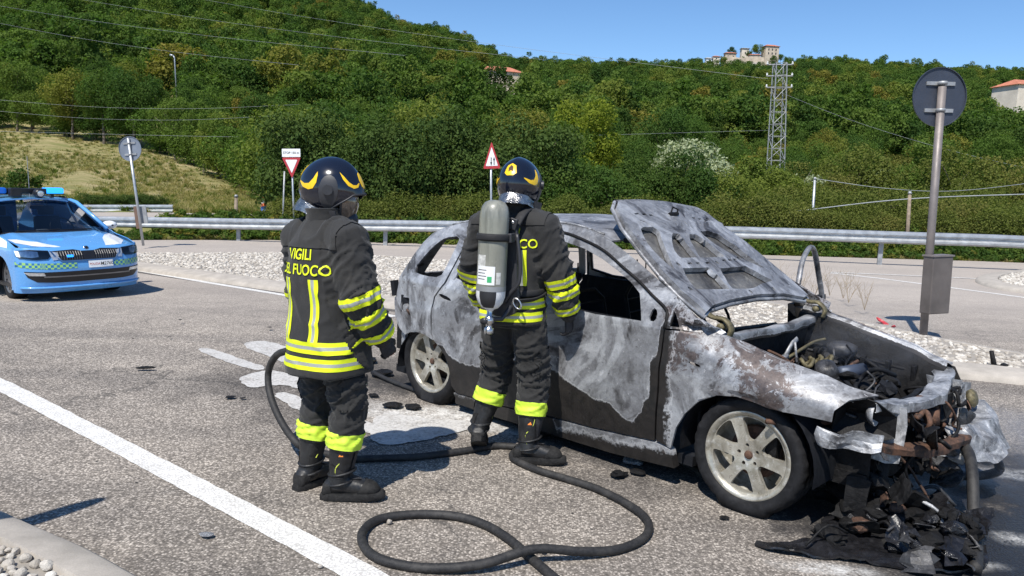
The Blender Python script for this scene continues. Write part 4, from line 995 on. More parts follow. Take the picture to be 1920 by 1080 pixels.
def flat_panel(outer, holes=(), step=0.045, step2=None):
    loops = [[Vector((p[0], p[1], 0)) for p in outer]] + [[Vector((p[0], p[1], 0)) for p in h] for h in holes]
    tris = tessellate_polygon(loops); vs = [v for l in loops for v in l]
    bm = bmesh.new(); bv = [bm.verts.new(v) for v in vs]
    for t in tris:
        try: bm.faces.new([bv[i] for i in t])
        except ValueError: pass
    for ax, st in ((0, step), (1, step2 or step)):
        lo = min(v[ax] for v in vs); hi = max(v[ax] for v in vs); k = math.ceil(lo / st) * st
        while k < hi:
            co = [0, 0, 0]; no = [0, 0, 0]; co[ax] = k + 1e-4; no[ax] = 1
            bmesh.ops.bisect_plane(bm, geom=bm.verts[:] + bm.edges[:] + bm.faces[:], plane_co=co, plane_no=no); k += st
    bmesh.ops.remove_doubles(bm, verts=bm.verts, dist=1e-4)
    return bm
def side_panel(name, outer, holes, side, parent, mat=None, off=0.0, thick=0.014, wr=0.0035, step=0.045, soot=None):
    bm = flat_panel(outer, holes, step)
    for v in bm.verts:
        x, z = v.co.x, v.co.y; y = YS(x, z) + off
        q = Vector((x * 5, z * 5, side * 3.0 + len(name)))
        y += wr * (noise.noise(q) + 0.6 * noise.noise(q * 2.3))
        v.co = Vector((x, side * y, z))
    bmesh.ops.recalc_face_normals(bm, faces=bm.faces)
    s = sum(f.normal.y * f.calc_area() for f in bm.faces)
    if s * side < 0: bmesh.ops.reverse_faces(bm, faces=bm.faces)
    me = bpy.data.meshes.new(name); bm.to_mesh(me); bm.free()
    set_attr(me, 'soot', soot or soot_fn); set_attr(me, 'rust', rust_fn)
    return finish(name, me, mat or M['burnt'], parent, smooth=True, solid=thick)
R_ARCH = [(-1.29, 0.525), (-1.39, 0.552), (-1.48, 0.556), (-1.57, 0.542), (-1.655, 0.505)]
QUARTER = R_ARCH + [(-1.80, 0.525), (-1.94, 0.56), (-1.985, 0.60), (-1.995, 0.68), (-1.985, 0.76), (-1.93, 0.845), (-1.88, 0.92), (-1.76, 1.08), (-1.62, 1.26), (-1.53, 1.34), (-1.39, 1.40), (-1.22, 1.44), (-1.095, 1.465), (-1.095, 1.39), (-1.125, 1.24), (-1.19, 0.985), (-1.22, 0.945), (-1.285, 0.87), (-1.308, 0.78), (-1.31, 0.65)]
QWIN = chaikin([(-1.625, 1.03), (-1.51, 1.19), (-1.43, 1.27), (-1.35, 1.32), (-1.185, 1.345), (-1.20, 1.25), (-1.23, 1.1), (-1.255, 1.02), (-1.43, 1.01)])
RDOOR = [(-1.285, 0.535), (-1.19, 0.475), (-1.13, 0.425), (-1.095, 0.335), (-1.08, 0.20), (-1.03, 0.155), (-0.6, 0.165), (-0.16, 0.20), (-0.155, 0.6), (-0.16, 0.985), (-0.20, 1.2), (-0.235, 1.445), (-0.6, 1.448), (-0.9, 1.43), (-1.075, 1.385), (-1.105, 1.24), (-1.17, 0.985), (-1.205, 0.94), (-1.272, 0.865), (-1.295, 0.78), (-1.298, 0.65)]
RWIN = chaikin([(-1.09, 1.0), (-1.065, 1.15), (-1.02, 1.345), (-0.9, 1.39), (-0.6, 1.405), (-0.29, 1.405), (-0.25, 1.2), (-0.215, 1.0)])
FDOOR = [(-0.14, 0.205), (0.3, 0.225), (0.79, 0.265), (0.795, 0.47), (0.80, 0.70), (0.812, 0.945), (0.79, 1.05), (0.66, 1.125), (0.54, 1.195), (0.39, 1.265), (0.22, 1.345), (0.04, 1.398), (-0.2, 1.44), (-0.215, 1.445), (-0.18, 1.2), (-0.14, 0.985), (-0.135, 0.6)]
FWIN = [(-0.14, 1.385), (0.04, 1.355), (0.21, 1.305), (0.36, 1.245), (0.49, 1.185), (0.575, 1.13), (0.635, 1.0), (0.645, 0.975), (0.3, 0.965), (-0.06, 0.98), (-0.095, 1.01), (-0.13, 1.2)]
SAIL = chaikin([(0.69, 0.985), (0.745, 0.985), (0.74, 1.045), (0.70, 1.065)])
PILLAR = [(-1.09, 1.395), (-0.9, 1.438), (-0.6, 1.456), (-0.2, 1.452), (0.04, 1.408), (0.22, 1.355), (0.39, 1.275), (0.54, 1.205), (0.67, 1.135), (0.80, 1.06), (0.822, 0.96), (0.9, 0.965), (1.12, 0.955), (1.14, 0.975), (1.02, 1.04), (0.84, 1.14), (0.64, 1.24), (0.45, 1.33), (0.24, 1.42), (0.05, 1.47), (-0.11, 1.49), (-0.26, 1.50), (-0.6, 1.495), (-0.9, 1.483), (-1.09, 1.467)]
TRI = [(0.845, 0.975), (0.90, 0.975), (0.875, 1.03), (0.848, 1.06)]
FENDER = [(0.805, 0.27), (0.905, 0.25), (0.925, 0.32), (0.945, 0.39), (1.0, 0.49), (1.08, 0.58), (1.19, 0.64), (1.31, 0.66), (1.41, 0.652), (1.5, 0.636), (1.63, 0.64), (1.75, 0.635), (1.81, 0.63), (1.815, 0.69), (1.86, 0.745), (1.96, 0.775), (1.83, 0.80), (1.72, 0.84), (1.57, 0.87), (1.42, 0.90), (1.27, 0.94), (1.1, 0.965), (0.9, 0.955), (0.822, 0.95), (0.812, 0.70), (0.807, 0.47)]
FSLOT = chaikin([(0.995, 0.80), (1.07, 0.79), (1.075, 0.775), (1.0, 0.783)])
SILL = [(-1.06, 0.145), (-0.6, 0.155), (-0.14, 0.192), (0.3, 0.213), (0.80, 0.255), (0.90, 0.24), (0.93, 0.13), (0.47, 0.09), (-0.71, 0.06), (-1.03, 0.065)]
sill_soot = lambda x, z: 0.42 + 0.35 * (0.15 + 0.1 * x - z) / 0.1 + (0.4 if x < 0 else 0)
FUEL = [(-1.745, 0.80), (-1.61, 0.815), (-1.60, 0.70), (-1.735, 0.685)]
for side in (-1, 1):
    q = side_panel('rear_quarter', QUARTER, [QWIN] + ([rounded(FUEL, 0.02)] if side < 0 else []), side, car)
    side_panel('door_lining' if False else 'inner_quarter', [(-1.9, 0.5), (-1.3, 0.6), (-1.2, 0.98), (-1.64, 1.0), (-1.85, 0.9)], [], side, q, M['navy'], -0.06, 0.01)
    rd = side_panel('rear_door', RDOOR, [RWIN] + ([chaikin([(-1.235, 0.905), (-1.10, 0.885), (-1.075, 0.855), (-1.22, 0.865)])] if side < 0 else []), side, car)
    side_panel('door_lining', [(-1.24, 0.55), (-1.05, 0.2), (-0.18, 0.22), (-0.18, 0.98), (-1.15, 0.98)], [], side, rd, M['navy'], -0.09, 0.01)
    side_panel('window_seal', chaikin([(-1.10, 0.985), (-1.075, 1.15), (-1.03, 1.36), (-0.9, 1.403), (-0.6, 1.42), (-0.275, 1.418), (-0.237, 1.2), (-0.2, 0.985)]), [chaikin([(-1.085, 1.0), (-1.06, 1.15), (-1.02, 1.34), (-0.9, 1.385), (-0.6, 1.40), (-0.295, 1.40), (-0.255, 1.2), (-0.22, 1.0)])], side, rd, M['char'], -0.016, 0.01, 0.0)
    if side < 0:
        fd = side_panel('front_door', FDOOR, [FWIN, SAIL], side, car)
        side_panel('door_lining', [(-0.12, 0.24), (0.76, 0.3), (0.76, 0.96), (-0.1, 0.96)], [], side, fd, M['navy'], -0.09, 0.01)
        mb = MB(); mb.tube([(0.715, -0.80, 1.0), (0.715, -0.77, 1.03), (0.722, -0.79, 1.05)], 0.014, 6); mb.build('mirror_stub', M['char'], fd)
        mb = MB(); mb.box((-1.16, -0.845, 0.88), (0.16, 0.02, 0.045)); mb.build('handle_recess', M['char'], rd)
    pl = side_panel('roof_rail', PILLAR, [TRI] if side < 0 else [], side, car, wr=0.003)
    # black door seal running up the pillar and along the roof rail
    pts = [(-0.6, 1.452), (-0.2, 1.446), (0.04, 1.403), (0.22, 1.35), (0.39, 1.27), (0.54, 1.20), (0.665, 1.13), (0.797, 1.055), (0.818, 0.955)]
    mb = MB(); mb.tube([(x, side * (YS(x, z) + 0.0005), z) for x, z in [tuple(p)[:2] for p in spline([(a, b, 0) for a, b in pts], 4)]], 0.0105, 6); mb.build('door_seal', M['char'], pl, True)
    fn = side_panel('front_fender', FENDER, [FSLOT] if side < 0 else [], side, car)
    # rolled top flange and the inner wing
    rows = []; rows2 = []
    for x in np.linspace(0.9, 1.93, 22):
        zt = lin(x, FT) - 0.004; yo = YS(x, zt)
        w = 0.008 * noise.noise(Vector((x * 6, side, 0)))
        rows.append([(x, side * yo, zt), (x, side * (yo - 0.03), zt - 0.004 + w), (x, side * (yo - 0.05), zt - 0.03 + w), (x, side * (yo - 0.075), zt - 0.045)])
        rows2.append([(x, side * (yo - 0.076), zt - 0.044), (x, side * (yo - 0.09), zt - 0.06), (x, side * (yo - 0.115 - 0.02 * noise.noise(Vector((x * 9, 3, side)))), zt - 0.12), (x, side * (0.57 - 0.03 * noise.noise(Vector((x * 7, 1, side)))), 0.62), (x, side * 0.56, 0.52), (x, side * 0.56, 0.28)])
    mb = MB(); mb.grid(rows2); mb.build('inner_wing', M['char'], fn, True, solid=0.006)
    mb = MB(); mb.grid(rows); iw = mb.build('wing_flange', M['burnt'], fn, True, solid=0.006)
    set_attr(iw.data, 'soot', lambda x, z: 0.30 + 2.6 * (lin(x, FT) - 0.02 - z) / 0.1); set_attr(iw.data, 'rust', lambda x, z: 0)
    # wheel housing
    for cx, cz, r in ((1.36, 0.32, 0.40), (-1.40, 0.26, 0.36)):
        mb = MB(); rows = [[(cx + math.cos(a) * r, side * y, cz + math.sin(a) * r * (1.0 if cx > 0 else 0.85)) for a in np.linspace(-0.15, PI + 0.15, 18)] for y in (0.845, 0.80, 0.55)]
        mb.grid(rows); mb.build('wheel_housing', M['navy'], fn if cx > 0 else q, True)
    sl = side_panel('sill', SILL, [], side, car, soot=sill_soot, thick=0.05)
# fuel filler recess
mb = MB(); mb.box((-1.675, -0.80, 0.75), (0.16, 0.06, 0.14)); mb.build('filler_recess', M['navy'], car)
mb = MB(); mb.tube([(-1.665, -0.83, 0.725), (-1.665, -0.855, 0.725)], 0.033, 12); mb.build('filler_cap', M['ashmetal'], car, auto=R(40))
mb = MB(); mb.tube([(-1.60, -0.868, 0.705), (-1.605, -0.878, 0.70)], 0.026, 12); mb.build('filler_hinge', M['rustmetal'], car, auto=R(40))
mb = MB(); mb.box((-1.985, -0.72, 0.84), (0.05, 0.05, 0.13), Matrix.Rotation(-0.25, 3, 'Y')); mb.build('tail_light_slot', M['navy'], car)
# roof skin
xs = list(np.linspace(-1.55, 0.24, 30)); rows = []
for x in xs:
    zr = lin(x, ROOF); w = YS(x, zr) - 0.002; row = []
    for v in np.linspace(-1, 1, 23):
        c = 1 - v * v; fx = sstep(-0.45, 0.24, x) * 0.12 * c - sstep(-1.0, -1.55, x) * 0.08 * c
        sagz = -0.012 * noise.noise(Vector((x * 2.2, v * 2.5, 1.7)))
        row.append((x + fx, v * w, zr + 0.002 + 0.055 * c * (0.55 + 0.45 * c) + sagz * c))
    rows.append(row)
mb = MB(); mb.grid(rows); rf = mb.build('roof', M['burnt'], car, True, solid=0.012)
set_attr(rf.data, 'soot', lambda x, z: 0.03); set_attr(rf.data, 'rust', lambda x, z: -0.25)
for s in (-1, 1):
    mb = MB(); mb.tube(spline([(x, s * (YS(x, lin(x, ROOF)) - 0.03), lin(x, ROOF) + 0.012) for x in np.linspace(-1.35, 0.15, 7)], 4), 0.008, 6); mb.build('drip_rail', M['ashmetal'], rf, True)
mb = MB(); mb.box((0.30, 0, 1.425), (0.06, 1.16, 0.03)); mb.build('header_rail', M['char'], rf)
# tailgate with empty window
rows = []
for z in np.linspace(0.58, 1.33, 18):
    x = [a for a in np.linspace(-1.99, -1.5, 200) if lin(a, ROOF) >= z or z < 0.77]; x = x[0] if x else -1.53
    rows.append([(x - 0.07 * (1 - v * v), v * (YS(max(x, -1.96), z) - 0.01), z) for v in np.linspace(-1, 1, 19)])
mb = MB(); mb.grid(rows); n = 18
mb.f = [f for k, f in enumerate(mb.f) if not (9 <= k // n < 16 and 3 <= k % n < 15)]; mb.mi = mb.mi[:len(mb.f)]
tg = mb.build('tailgate', M['burnt'], car, True, solid=0.012); set_attr(tg.data, 'soot', lambda x, z: 0.2); set_attr(tg.data, 'rust', lambda x, z: 0)
# burnt rear bumper carrier and rags hanging behind the rear wheel
mb = MB(); mb.tube(spline([(-1.97, -0.62, 0.5), (-2.06, -0.3, 0.5), (-2.08, 0, 0.5), (-2.06, 0.3, 0.5), (-1.97, 0.62, 0.5)], 4), 0.045, 6); mb.build('rear_beam', M['ashmetal'], car)
mb = MB(); mb.box((-1.86, -0.70, 0.46), (0.05, 0.03, 0.26)); mb.box((-1.80, -0.66, 0.43), (0.04, 0.04, 0.30), Matrix.Rotation(0.12, 3, 'Y')); mb.build('bumper_bracket', M['ashmetal'], car)
mb = MB(); mb.box((-1.92, -0.45, 0.43), (0.10, 0.5, 0.22)); mb.build('rear_panel', M['char'], car)
# floor, firewall, dash beam, seats
mb = MB(); mb.box((-0.45, 0, 0.17), (2.9, 1.5, 0.06)); mb.build('floor_pan', M['navy'], car)
mb = MB(); mb.grid([[(1.0 + 0.05 * (1 - v * v), v * 0.70, z) for v in np.linspace(-1, 1, 9)] for z in (0.2, 0.5, 0.8, 0.915)]); mb.build('firewall', M['navy'], car, True, solid=0.02)
rows = []
for a, (dx, dz) in enumerate([(-0.05, -0.03), (-0.04, 0.0), (0.0, 0.006), (0.03, 0.004), (0.036, -0.012), (0.03, -0.05)]):
    rows.append([(1.02 + dx + 0.06 * (1 - v * v), v * 0.70, 0.925 + dz + 0.012 * noise.noise(Vector((v * 4, dx * 9, 0)))) for v in np.linspace(-1, 1, 21)])
mb = MB(); mb.grid(rows); cw = mb.build('scuttle', M['burnt'], car, True, solid=0.006); set_attr(cw.data, 'soot', lambda x, z: 0.75 if z < 0.9 else 0.1); set_attr(cw.data, 'rust', lambda x, z: -0.1)
mb = MB(); mb.tube([(0.74, -0.72, 0.80), (0.72, 0, 0.82), (0.74, 0.72, 0.80)], 0.035, 8); mb.build('dash_beam', M['char'], car, True)
mb = MB(); mb.tube([(0.62, 0.36, 0.78), (0.45, 0.36, 0.86)], 0.02, 8); wc = mb.build('steering_column', M['char'], car, True)
mb = MB(); mb.tube([Vector((0.45, 0.36, 0.87)) + Matrix.Rotation(-0.5, 3, 'Y') @ Vector((0, math.cos(a) * 0.17, math.sin(a) * 0.17)) for a in np.linspace(0, 2 * PI, 24, endpoint=False)], 0.012, 6, closed=True); mb.build('steering_wheel', M['char'], wc, True)
for (sx, sy, wd) in ((-0.05, -0.36, 0.44), (-0.05, 0.36, 0.44), (-0.95, 0.0, 1.2)):
    mb = MB(); hw = wd / 2
    mb.tube([(sx + 0.45, sy - hw, 0.40), (sx, sy - hw, 0.36), (sx - 0.16, sy - hw, 0.95), (sx - 0.18, sy - hw * 0.6, 1.02), (sx - 0.18, sy + hw * 0.6, 1.02), (sx - 0.16, sy + hw, 0.95), (sx, sy + hw, 0.36), (sx + 0.45, sy + hw, 0.40)], 0.016, 6)
    for k in range(6): z = 0.42 + k * 0.1; mb.tube([(sx - 0.02 - k * 0.025, sy - hw, z), (sx - 0.03 - k * 0.025, sy + hw, z + 0.02)], 0.006, 5)
    for k in range(5): mb.tube([(sx + 0.4 - k * 0.08, sy - hw, 0.40), (sx + 0.4 - k * 0.08, sy + hw, 0.385)], 0.006, 5)
    for d in (-0.06, 0.06): mb.tube([(sx - 0.18, sy + d, 1.02), (sx - 0.185, sy + d, 1.22)], 0.0055, 5)
    mb.tube([(sx + 0.45, sy - hw, 0.40), (sx + 0.45, sy - hw, 0.2)], 0.015, 5); mb.tube([(sx + 0.45, sy + hw, 0.40), (sx + 0.45, sy + hw, 0.2)], 0.015, 5)
    mb.tube([(sx, sy - hw, 0.36), (sx, sy - hw, 0.2)], 0.015, 5); mb.tube([(sx, sy + hw, 0.36), (sx, sy + hw, 0.2)], 0.015, 5)
    mb.build('seat_frame', M['char'], car)
# far front door standing open with its scorched window frame
DO = Matrix.Translation((0.80, 0.86, 0)) @ Matrix.Rotation(R(-82), 4, 'Z')       # local -X runs along the door
mb = MB(); loop = spline([(-0.02, 0, 1.0), (-0.07, 0.0, 1.12), (-0.19, -0.02, 1.27), (-0.36, -0.03, 1.365), (-0.46, -0.03, 1.37), (-0.56, -0.03, 1.31), (-0.68, -0.02, 1.14), (-0.76, 0.0, 0.96), (-0.80, 0, 0.8)], 6)
mb.tube([DO @ p for p in loop], 0.022, 8, flat=0.7); dr = mb.build('open_door', M['burnt'], car, True); set_attr(dr.data, 'soot', lambda x, z: 0.12); set_attr(dr.data, 'rust', lambda x, z: -0.2)
mb = MB(); mb.grid([[DO @ Vector((-l, 0.03 * math.sin(z * 3), z)) for l in np.linspace(0, 0.85, 10)] for z in np.linspace(0.28, 0.97, 8)]); p2 = mb.build('door_skin', M['navy'], dr, True, solid=0.05)
# bonnet thrown open against the roof
Hh = Vector((1.03, 0, 1.0)); He = (Vector((0.13, 0, 1.63)) - Hh).normalized(); Hn = Vector((0, 1, 0)).cross(He)      # Hn points out of the underside
if Hn.x < 0: Hn = -Hn
def hoodp(u, v, w): 
    w += 0.02 * math.cos(v * 2.0) - 0.012
    return Hh + He * u + Vector((0, v, 0)) + Hn * w
def hood_mesh(name, outer, holes, fw, mat, parent, thick, step=0.05, wr=0.004):
    bm = flat_panel(outer, holes, step)
    for vv in bm.verts:
        u, v = vv.co.x, vv.co.y; vv.co = hoodp(u, v, fw(u, v) + wr * (noise.noise(Vector((u * 7, v * 7, 2))) + 0.5 * noise.noise(Vector((u * 17, v * 17, 5)))))
    bmesh.ops.recalc_face_normals(bm, faces=bm.faces)
    if sum(f.normal.dot(Hn) * f.calc_area() for f in bm.faces) < 0: bmesh.ops.reverse_faces(bm, faces=bm.faces)
    me = bpy.data.meshes.new(name); bm.to_mesh(me); bm.free()
    return finish(name, me, mat, parent, True, solid=thick)
HOUT = [(1.155, -0.46), (1.165, -0.2), (1.15, 0.15), (1.09, 0.45), (1.03, 0.52), (0.86, 0.56), (0.70, 0.63), (0.53, 0.665), (0.31, 0.70), (0.07, 0.70), (0.05, 0.60), (0.105, 0.35), (0.125, 0.0), (0.12, -0.35), (0.10, -0.60), (0.06, -0.72), (0.25, -0.755), (0.42, -0.75), (0.62, -0.715), (0.88, -0.66), (1.08, -0.56)]
HOLES = [[(0.82, -0.546), (0.838, -0.492), (0.83, -0.403), (0.791, -0.383), (0.669, -0.474), (0.45, -0.609), (0.555, -0.63), (0.686, -0.618)],
         [(0.762, -0.256), (0.754, -0.199), (0.696, -0.208), (0.532, -0.257), (0.538, -0.428), (0.604, -0.42), (0.713, -0.322)],
         [(0.744, -0.073), (0.742, 0.003), (0.674, 0.045), (0.519, 0.073), (0.523, -0.222), (0.618, -0.168), (0.681, -0.136)],
         [(0.773, 0.114), (0.78, 0.231), (0.741, 0.315), (0.621, 0.379), (0.387, 0.44), (0.49, 0.285), (0.604, 0.15), (0.699, 0.109)],
         [(0.434, -0.515), (0.415, -0.254), (0.338, -0.249), (0.222, -0.266), (0.259, -0.585), (0.342, -0.566)],
         [(0.395, -0.119), (0.397, 0.205), (0.348, 0.256), (0.25, 0.36), (0.229, 0.168), (0.2, 0.023), (0.217, -0.212), (0.32, -0.166)]]
def grow(h, k):
    cx, cy = sum(a for a, b in h) / len(h), sum(b for a, b in h) / len(h); return [(cx + (a - cx) * k, cy + (b - cy) * k) for a, b in h]
HOLES = [rounded(grow(h, 1.07), 0.014, 3) for h in HOLES]
SLOTS = []
for (u, v) in [(0.985, -0.42), (0.975, -0.35), (0.965, -0.28), (0.935, 0.22), (0.925, 0.29), (0.915, 0.36), (0.475, -0.40), (0.47, -0.31), (0.465, -0.20), (0.475, 0.02), (0.475, 0.10), (0.48, 0.18)]:
    SLOTS.append([(u - 0.008, v - 0.022), (u + 0.008, v - 0.022), (u + 0.008, v + 0.022), (u - 0.008, v + 0.022)])
for (u, v) in [(0.90, -0.45), (0.93, 0.41), (0.46, -0.09), (0.49, 0.245), (0.48, -0.52), (0.27, -0.64), (0.17, 0.27), (0.17, -0.05)]:
    SLOTS.append([(u + 0.018 * math.cos(a), v + 0.016 * math.sin(a)) for a in np.linspace(0, 2 * PI, 8, endpoint=False)])
def frame_w(u, v):
    w = 0.040
    if 0.86 < u < 0.90: w += 0.010
    dm = min((math.hypot(u - a, v - b) for h in HOLES for a, b in h[::2]), default=1)
    return w + 0.003 * math.exp(-(dm / 0.02) ** 2) - 0.014 * math.exp(-((u - 1.15) / 0.05) ** 2)
M['bonnet_skin'] = char_mat('scorched_skin', (0.035, 0.034, 0.035), (0.17, 0.165, 0.155), 0.5, 5, 0.2, 0.3)
bon = hood_mesh('bonnet', HOUT, [], lambda u, v: 0.0, M['bonnet_skin'], car, 0.008)
set_attr(bon.data, 'soot', lambda x, z: 0.40); set_attr(bon.data, 'rust', lambda x, z: -0.25)
c0 = (0.6, -0.05); inner = [(c0[0] + (a - c0[0]) * 0.975, c0[1] + (b - c0[1]) * 0.975) for a, b in HOUT]
fr = hood_mesh('bonnet_frame', inner, HOLES + SLOTS, frame_w, M['burnt'], bon, 0.036, 0.035, 0.002)
set_attr(fr.data, 'soot', lambda x, z: 0.20 + 0.10 * (z < 1.12)); set_attr(fr.data, 'rust', lambda x, z: -0.12)
rimp = [hoodp(a, b, 0.006) for a, b in HOUT]
mb = MB(); mb.tube(rimp, 0.014, 6, closed=True); ob = mb.build('bonnet_hem', M['burnt'], bon, True); set_attr(ob.data, 'soot', lambda x, z: 0.1); set_attr(ob.data, 'rust', lambda x, z: 0)
mb = MB(); mb.tube([hoodp(0.985, -0.02, 0.04), hoodp(1.01, 0.0, 0.075), hoodp(0.985, 0.035, 0.075), hoodp(0.965, 0.03, 0.04)], 0.007, 6); mb.tube([hoodp(0.97, -0.06, 0.042), hoodp(0.97, 0.04, 0.048)], 0.014, 6); mb.build('bonnet_latch', M['char'], bon)
for s, y in ((-1, -0.64), (1, 0.66)):
    mb = MB(); mb.tube(spline([(0.93, y, 1.06), (1.0, y, 1.03), (1.07, y, 1.03), (1.12, y, 0.985), (1.11, y, 0.93)], 5), 0.014, 6, flat=2.2); mb.tube([(1.06, y - 0.03, 0.985), (1.06, y + 0.03, 0.985)], 0.022, 8); mb.build('bonnet_hinge', M['brass'], car, True)

# engine bay
eng = MB(); eng.box((1.45, 0.0, 0.28), (0.95, 1.15, 0.08)); eng.build('undertray', M['char'], car)
mb = MB(); mb.box((1.42, 0.05, 0.46), (0.42, 0.66, 0.30)); mb.box((1.40, 0.02, 0.63), (0.26, 0.56, 0.06)); mb.box((1.30, 0.42, 0.5), (0.3, 0.2, 0.24)); eb = mb.build('engine_block', M['char'], car, bevel=0.02)
for k in range(4): mb = MB(); mb.tube([(1.56, -0.22 + k * 0.15, 0.56), (1.66, -0.22 + k * 0.15, 0.50), (1.70, -0.22 + k * 0.15, 0.36)], 0.028, 8); mb.build('exhaust_pipe', M['rustmetal'], eb, True)
for k, (x, y) in enumerate([(1.24, 0.16), (1.25, 0.27), (1.27, 0.38)]):
    mb = MB(); mb.tube([Vector((x + 0.035 * math.cos(a), y + 0.048 * math.sin(a), 0.70 + 0.02 * math.sin(a * 2))) for a in np.linspace(0, 2 * PI, 16, endpoint=False)], 0.014, 6, closed=True); mb.build('brass_ring', M['brass'], eb, True)
for k in range(5): mb = MB(); mb.tube([(1.30 + 0.02 * k, 0.46 + 0.045 * k, 0.66), (1.28 + 0.02 * k, 0.47 + 0.045 * k, 0.76)], 0.008, 6); mb.build('injector', M['sootmetal'], eb, True)
mb = MB(); mb.lathe([(0, 0), (0.07, 0), (0.075, 0.03), (0.06, 0.09), (0.03, 0.10), (0, 0.1)], 14, Matrix.Translation((1.42, 0.05, 0.66)) @ Matrix.Rotation(0.5, 4, 'X')); mb.build('pump_housing', M['sootmetal'], eb, True)
mb = MB(); mb.tube([(1.45, 0.16, 0.67), (1.52, 0.36, 0.68)], 0.045, 10); mb.build('throttle_body', plain('scorched_blue', (0.06, 0.075, 0.11), 0.5, 0.3), eb, True)
mb = MB(); mb.tube([(1.16, -0.02, 0.72), (1.16, 0.10, 0.82), (1.17, 0.14, 0.845)], 0.022, 6, flat=0.5); mb.tube([(1.17, 0.11, 0.83), (1.20, 0.115, 0.66)], 0.009, 6); mb.tube([(1.16, -0.06, 0.735), (1.16, 0.03, 0.745)], 0.02, 6); mb.build('wiper_linkage', M['ashmetal'], car, True)
mb = MB(); mb.tube(spline([(1.2, -0.42, 0.62), (1.16, -0.18, 0.69), (1.17, 0.12, 0.75), (1.16, 0.42, 0.79), (1.18, 0.56, 0.80)], 6), 0.011, 6); mb.build('fuel_pipe', M['brass'], car, True)
mb = MB(); mb.lathe([(0, 0), (0.09, 0), (0.095, 0.06), (0.05, 0.08), (0, 0.08)], 16, Matrix.Translation((1.30, 0.56, 0.72))); mb.build('strut_top', M['sootmetal'], car, True)
mb = MB(); mb.lathe([(0, 0), (0.09, 0), (0.095, 0.06), (0.05, 0.08), (0, 0.08)], 16, Matrix.Translation((1.30, -0.56, 0.66))); mb.build('strut_top', M['char'], car, True)
rr = random.Random(5)
for k in range(60):      # burnt wiring and hoses
    p0 = Vector((rr.uniform(1.15, 1.8), rr.uniform(-0.5, 0.5), rr.uniform(0.45, 0.66))); pts = [p0]
    for _ in range(4): pts.append(pts[-1] + Vector((rr.uniform(-0.12, 0.12), rr.uniform(-0.16, 0.16), rr.uniform(-0.07, 0.08))))
    mb = MB(); mb.tube(spline(pts, 4), rr.uniform(0.004, 0.018), 6); mb.build('burnt_hose', [M['char'], M['char'], M['rustmetal'], M['sootmetal'], M['navy']][k % 5], car, True)
for s in (-1, 1):      # stiffeners, pipes and a burnt loom along each inner wing
    for k in range(5):
        x0 = 1.12 + 0.16 * k; mb = MB(); mb.box((x0, s * 0.585, 0.60), (0.03, 0.05, 0.26), Matrix.Rotation(0.1 * s, 3, 'X')); mb.build('wing_rib', M['char'], car, bevel=0.006)
    for k in range(4):
        pts = [Vector((1.05 + 0.2 * q, s * (0.60 - 0.03 * noise.noise(Vector((q, k, s)))), 0.60 + 0.05 * k + 0.04 * noise.noise(Vector((q * 1.3, k * 3, s))) - 0.02 * q)) for q in range(5)]
        mb = MB(); mb.tube(spline(pts, 5), 0.009 + 0.004 * (k % 2), 6); mb.build('burnt_loom', M['char'] if k % 2 else M['sootmetal'], car, True)
def lump(seed, size, mat, name, parent, loc, squash=0.6, sub=2):
    bm = bmesh.new(); bmesh.ops.create_icosphere(bm, subdivisions=sub, radius=0.5); r_ = random.Random(seed); off = Vector((r_.uniform(0, 90), r_.uniform(0, 90), 0))
    for v in bm.verts:
        n = noise.noise(v.co * 3 + off) * 0.5 + noise.noise(v.co * 7 + off) * 0.35; v.co *= 1 + n
        v.co.z *= squash
    me = bpy.data.meshes.new(name); bm.to_mesh(me); bm.free(); o = finish(name, me, mat, parent); o.location = loc; o.scale = size if isinstance(size, tuple) else (size,) * 3; o.rotation_euler = (r_.uniform(-0.5, 0.5), r_.uniform(-0.5, 0.5), r_.uniform(0, 6)); return o
for k in range(40): lump(100 + k, (rr.uniform(0.06, 0.2), rr.uniform(0.06, 0.18), rr.uniform(0.06, 0.16)), M['char'] if k % 4 else M['sootmetal'], 'charred_part', car, (rr.uniform(1.12, 1.90), rr.uniform(-0.5, 0.52), rr.uniform(0.44, 0.62)))

for k in range(46): lump(200 + k, (rr.uniform(0.05, 0.15), rr.uniform(0.05, 0.15), rr.uniform(0.05, 0.12)), [M['char'], M['char'], M['navy'], M['char'], M['sootmetal'], M['rustmetal']][k % 6], 'charred_part', car, (rr.uniform(1.14, 1.86), rr.uniform(-0.44, 0.52), rr.uniform(0.56, 0.71)))

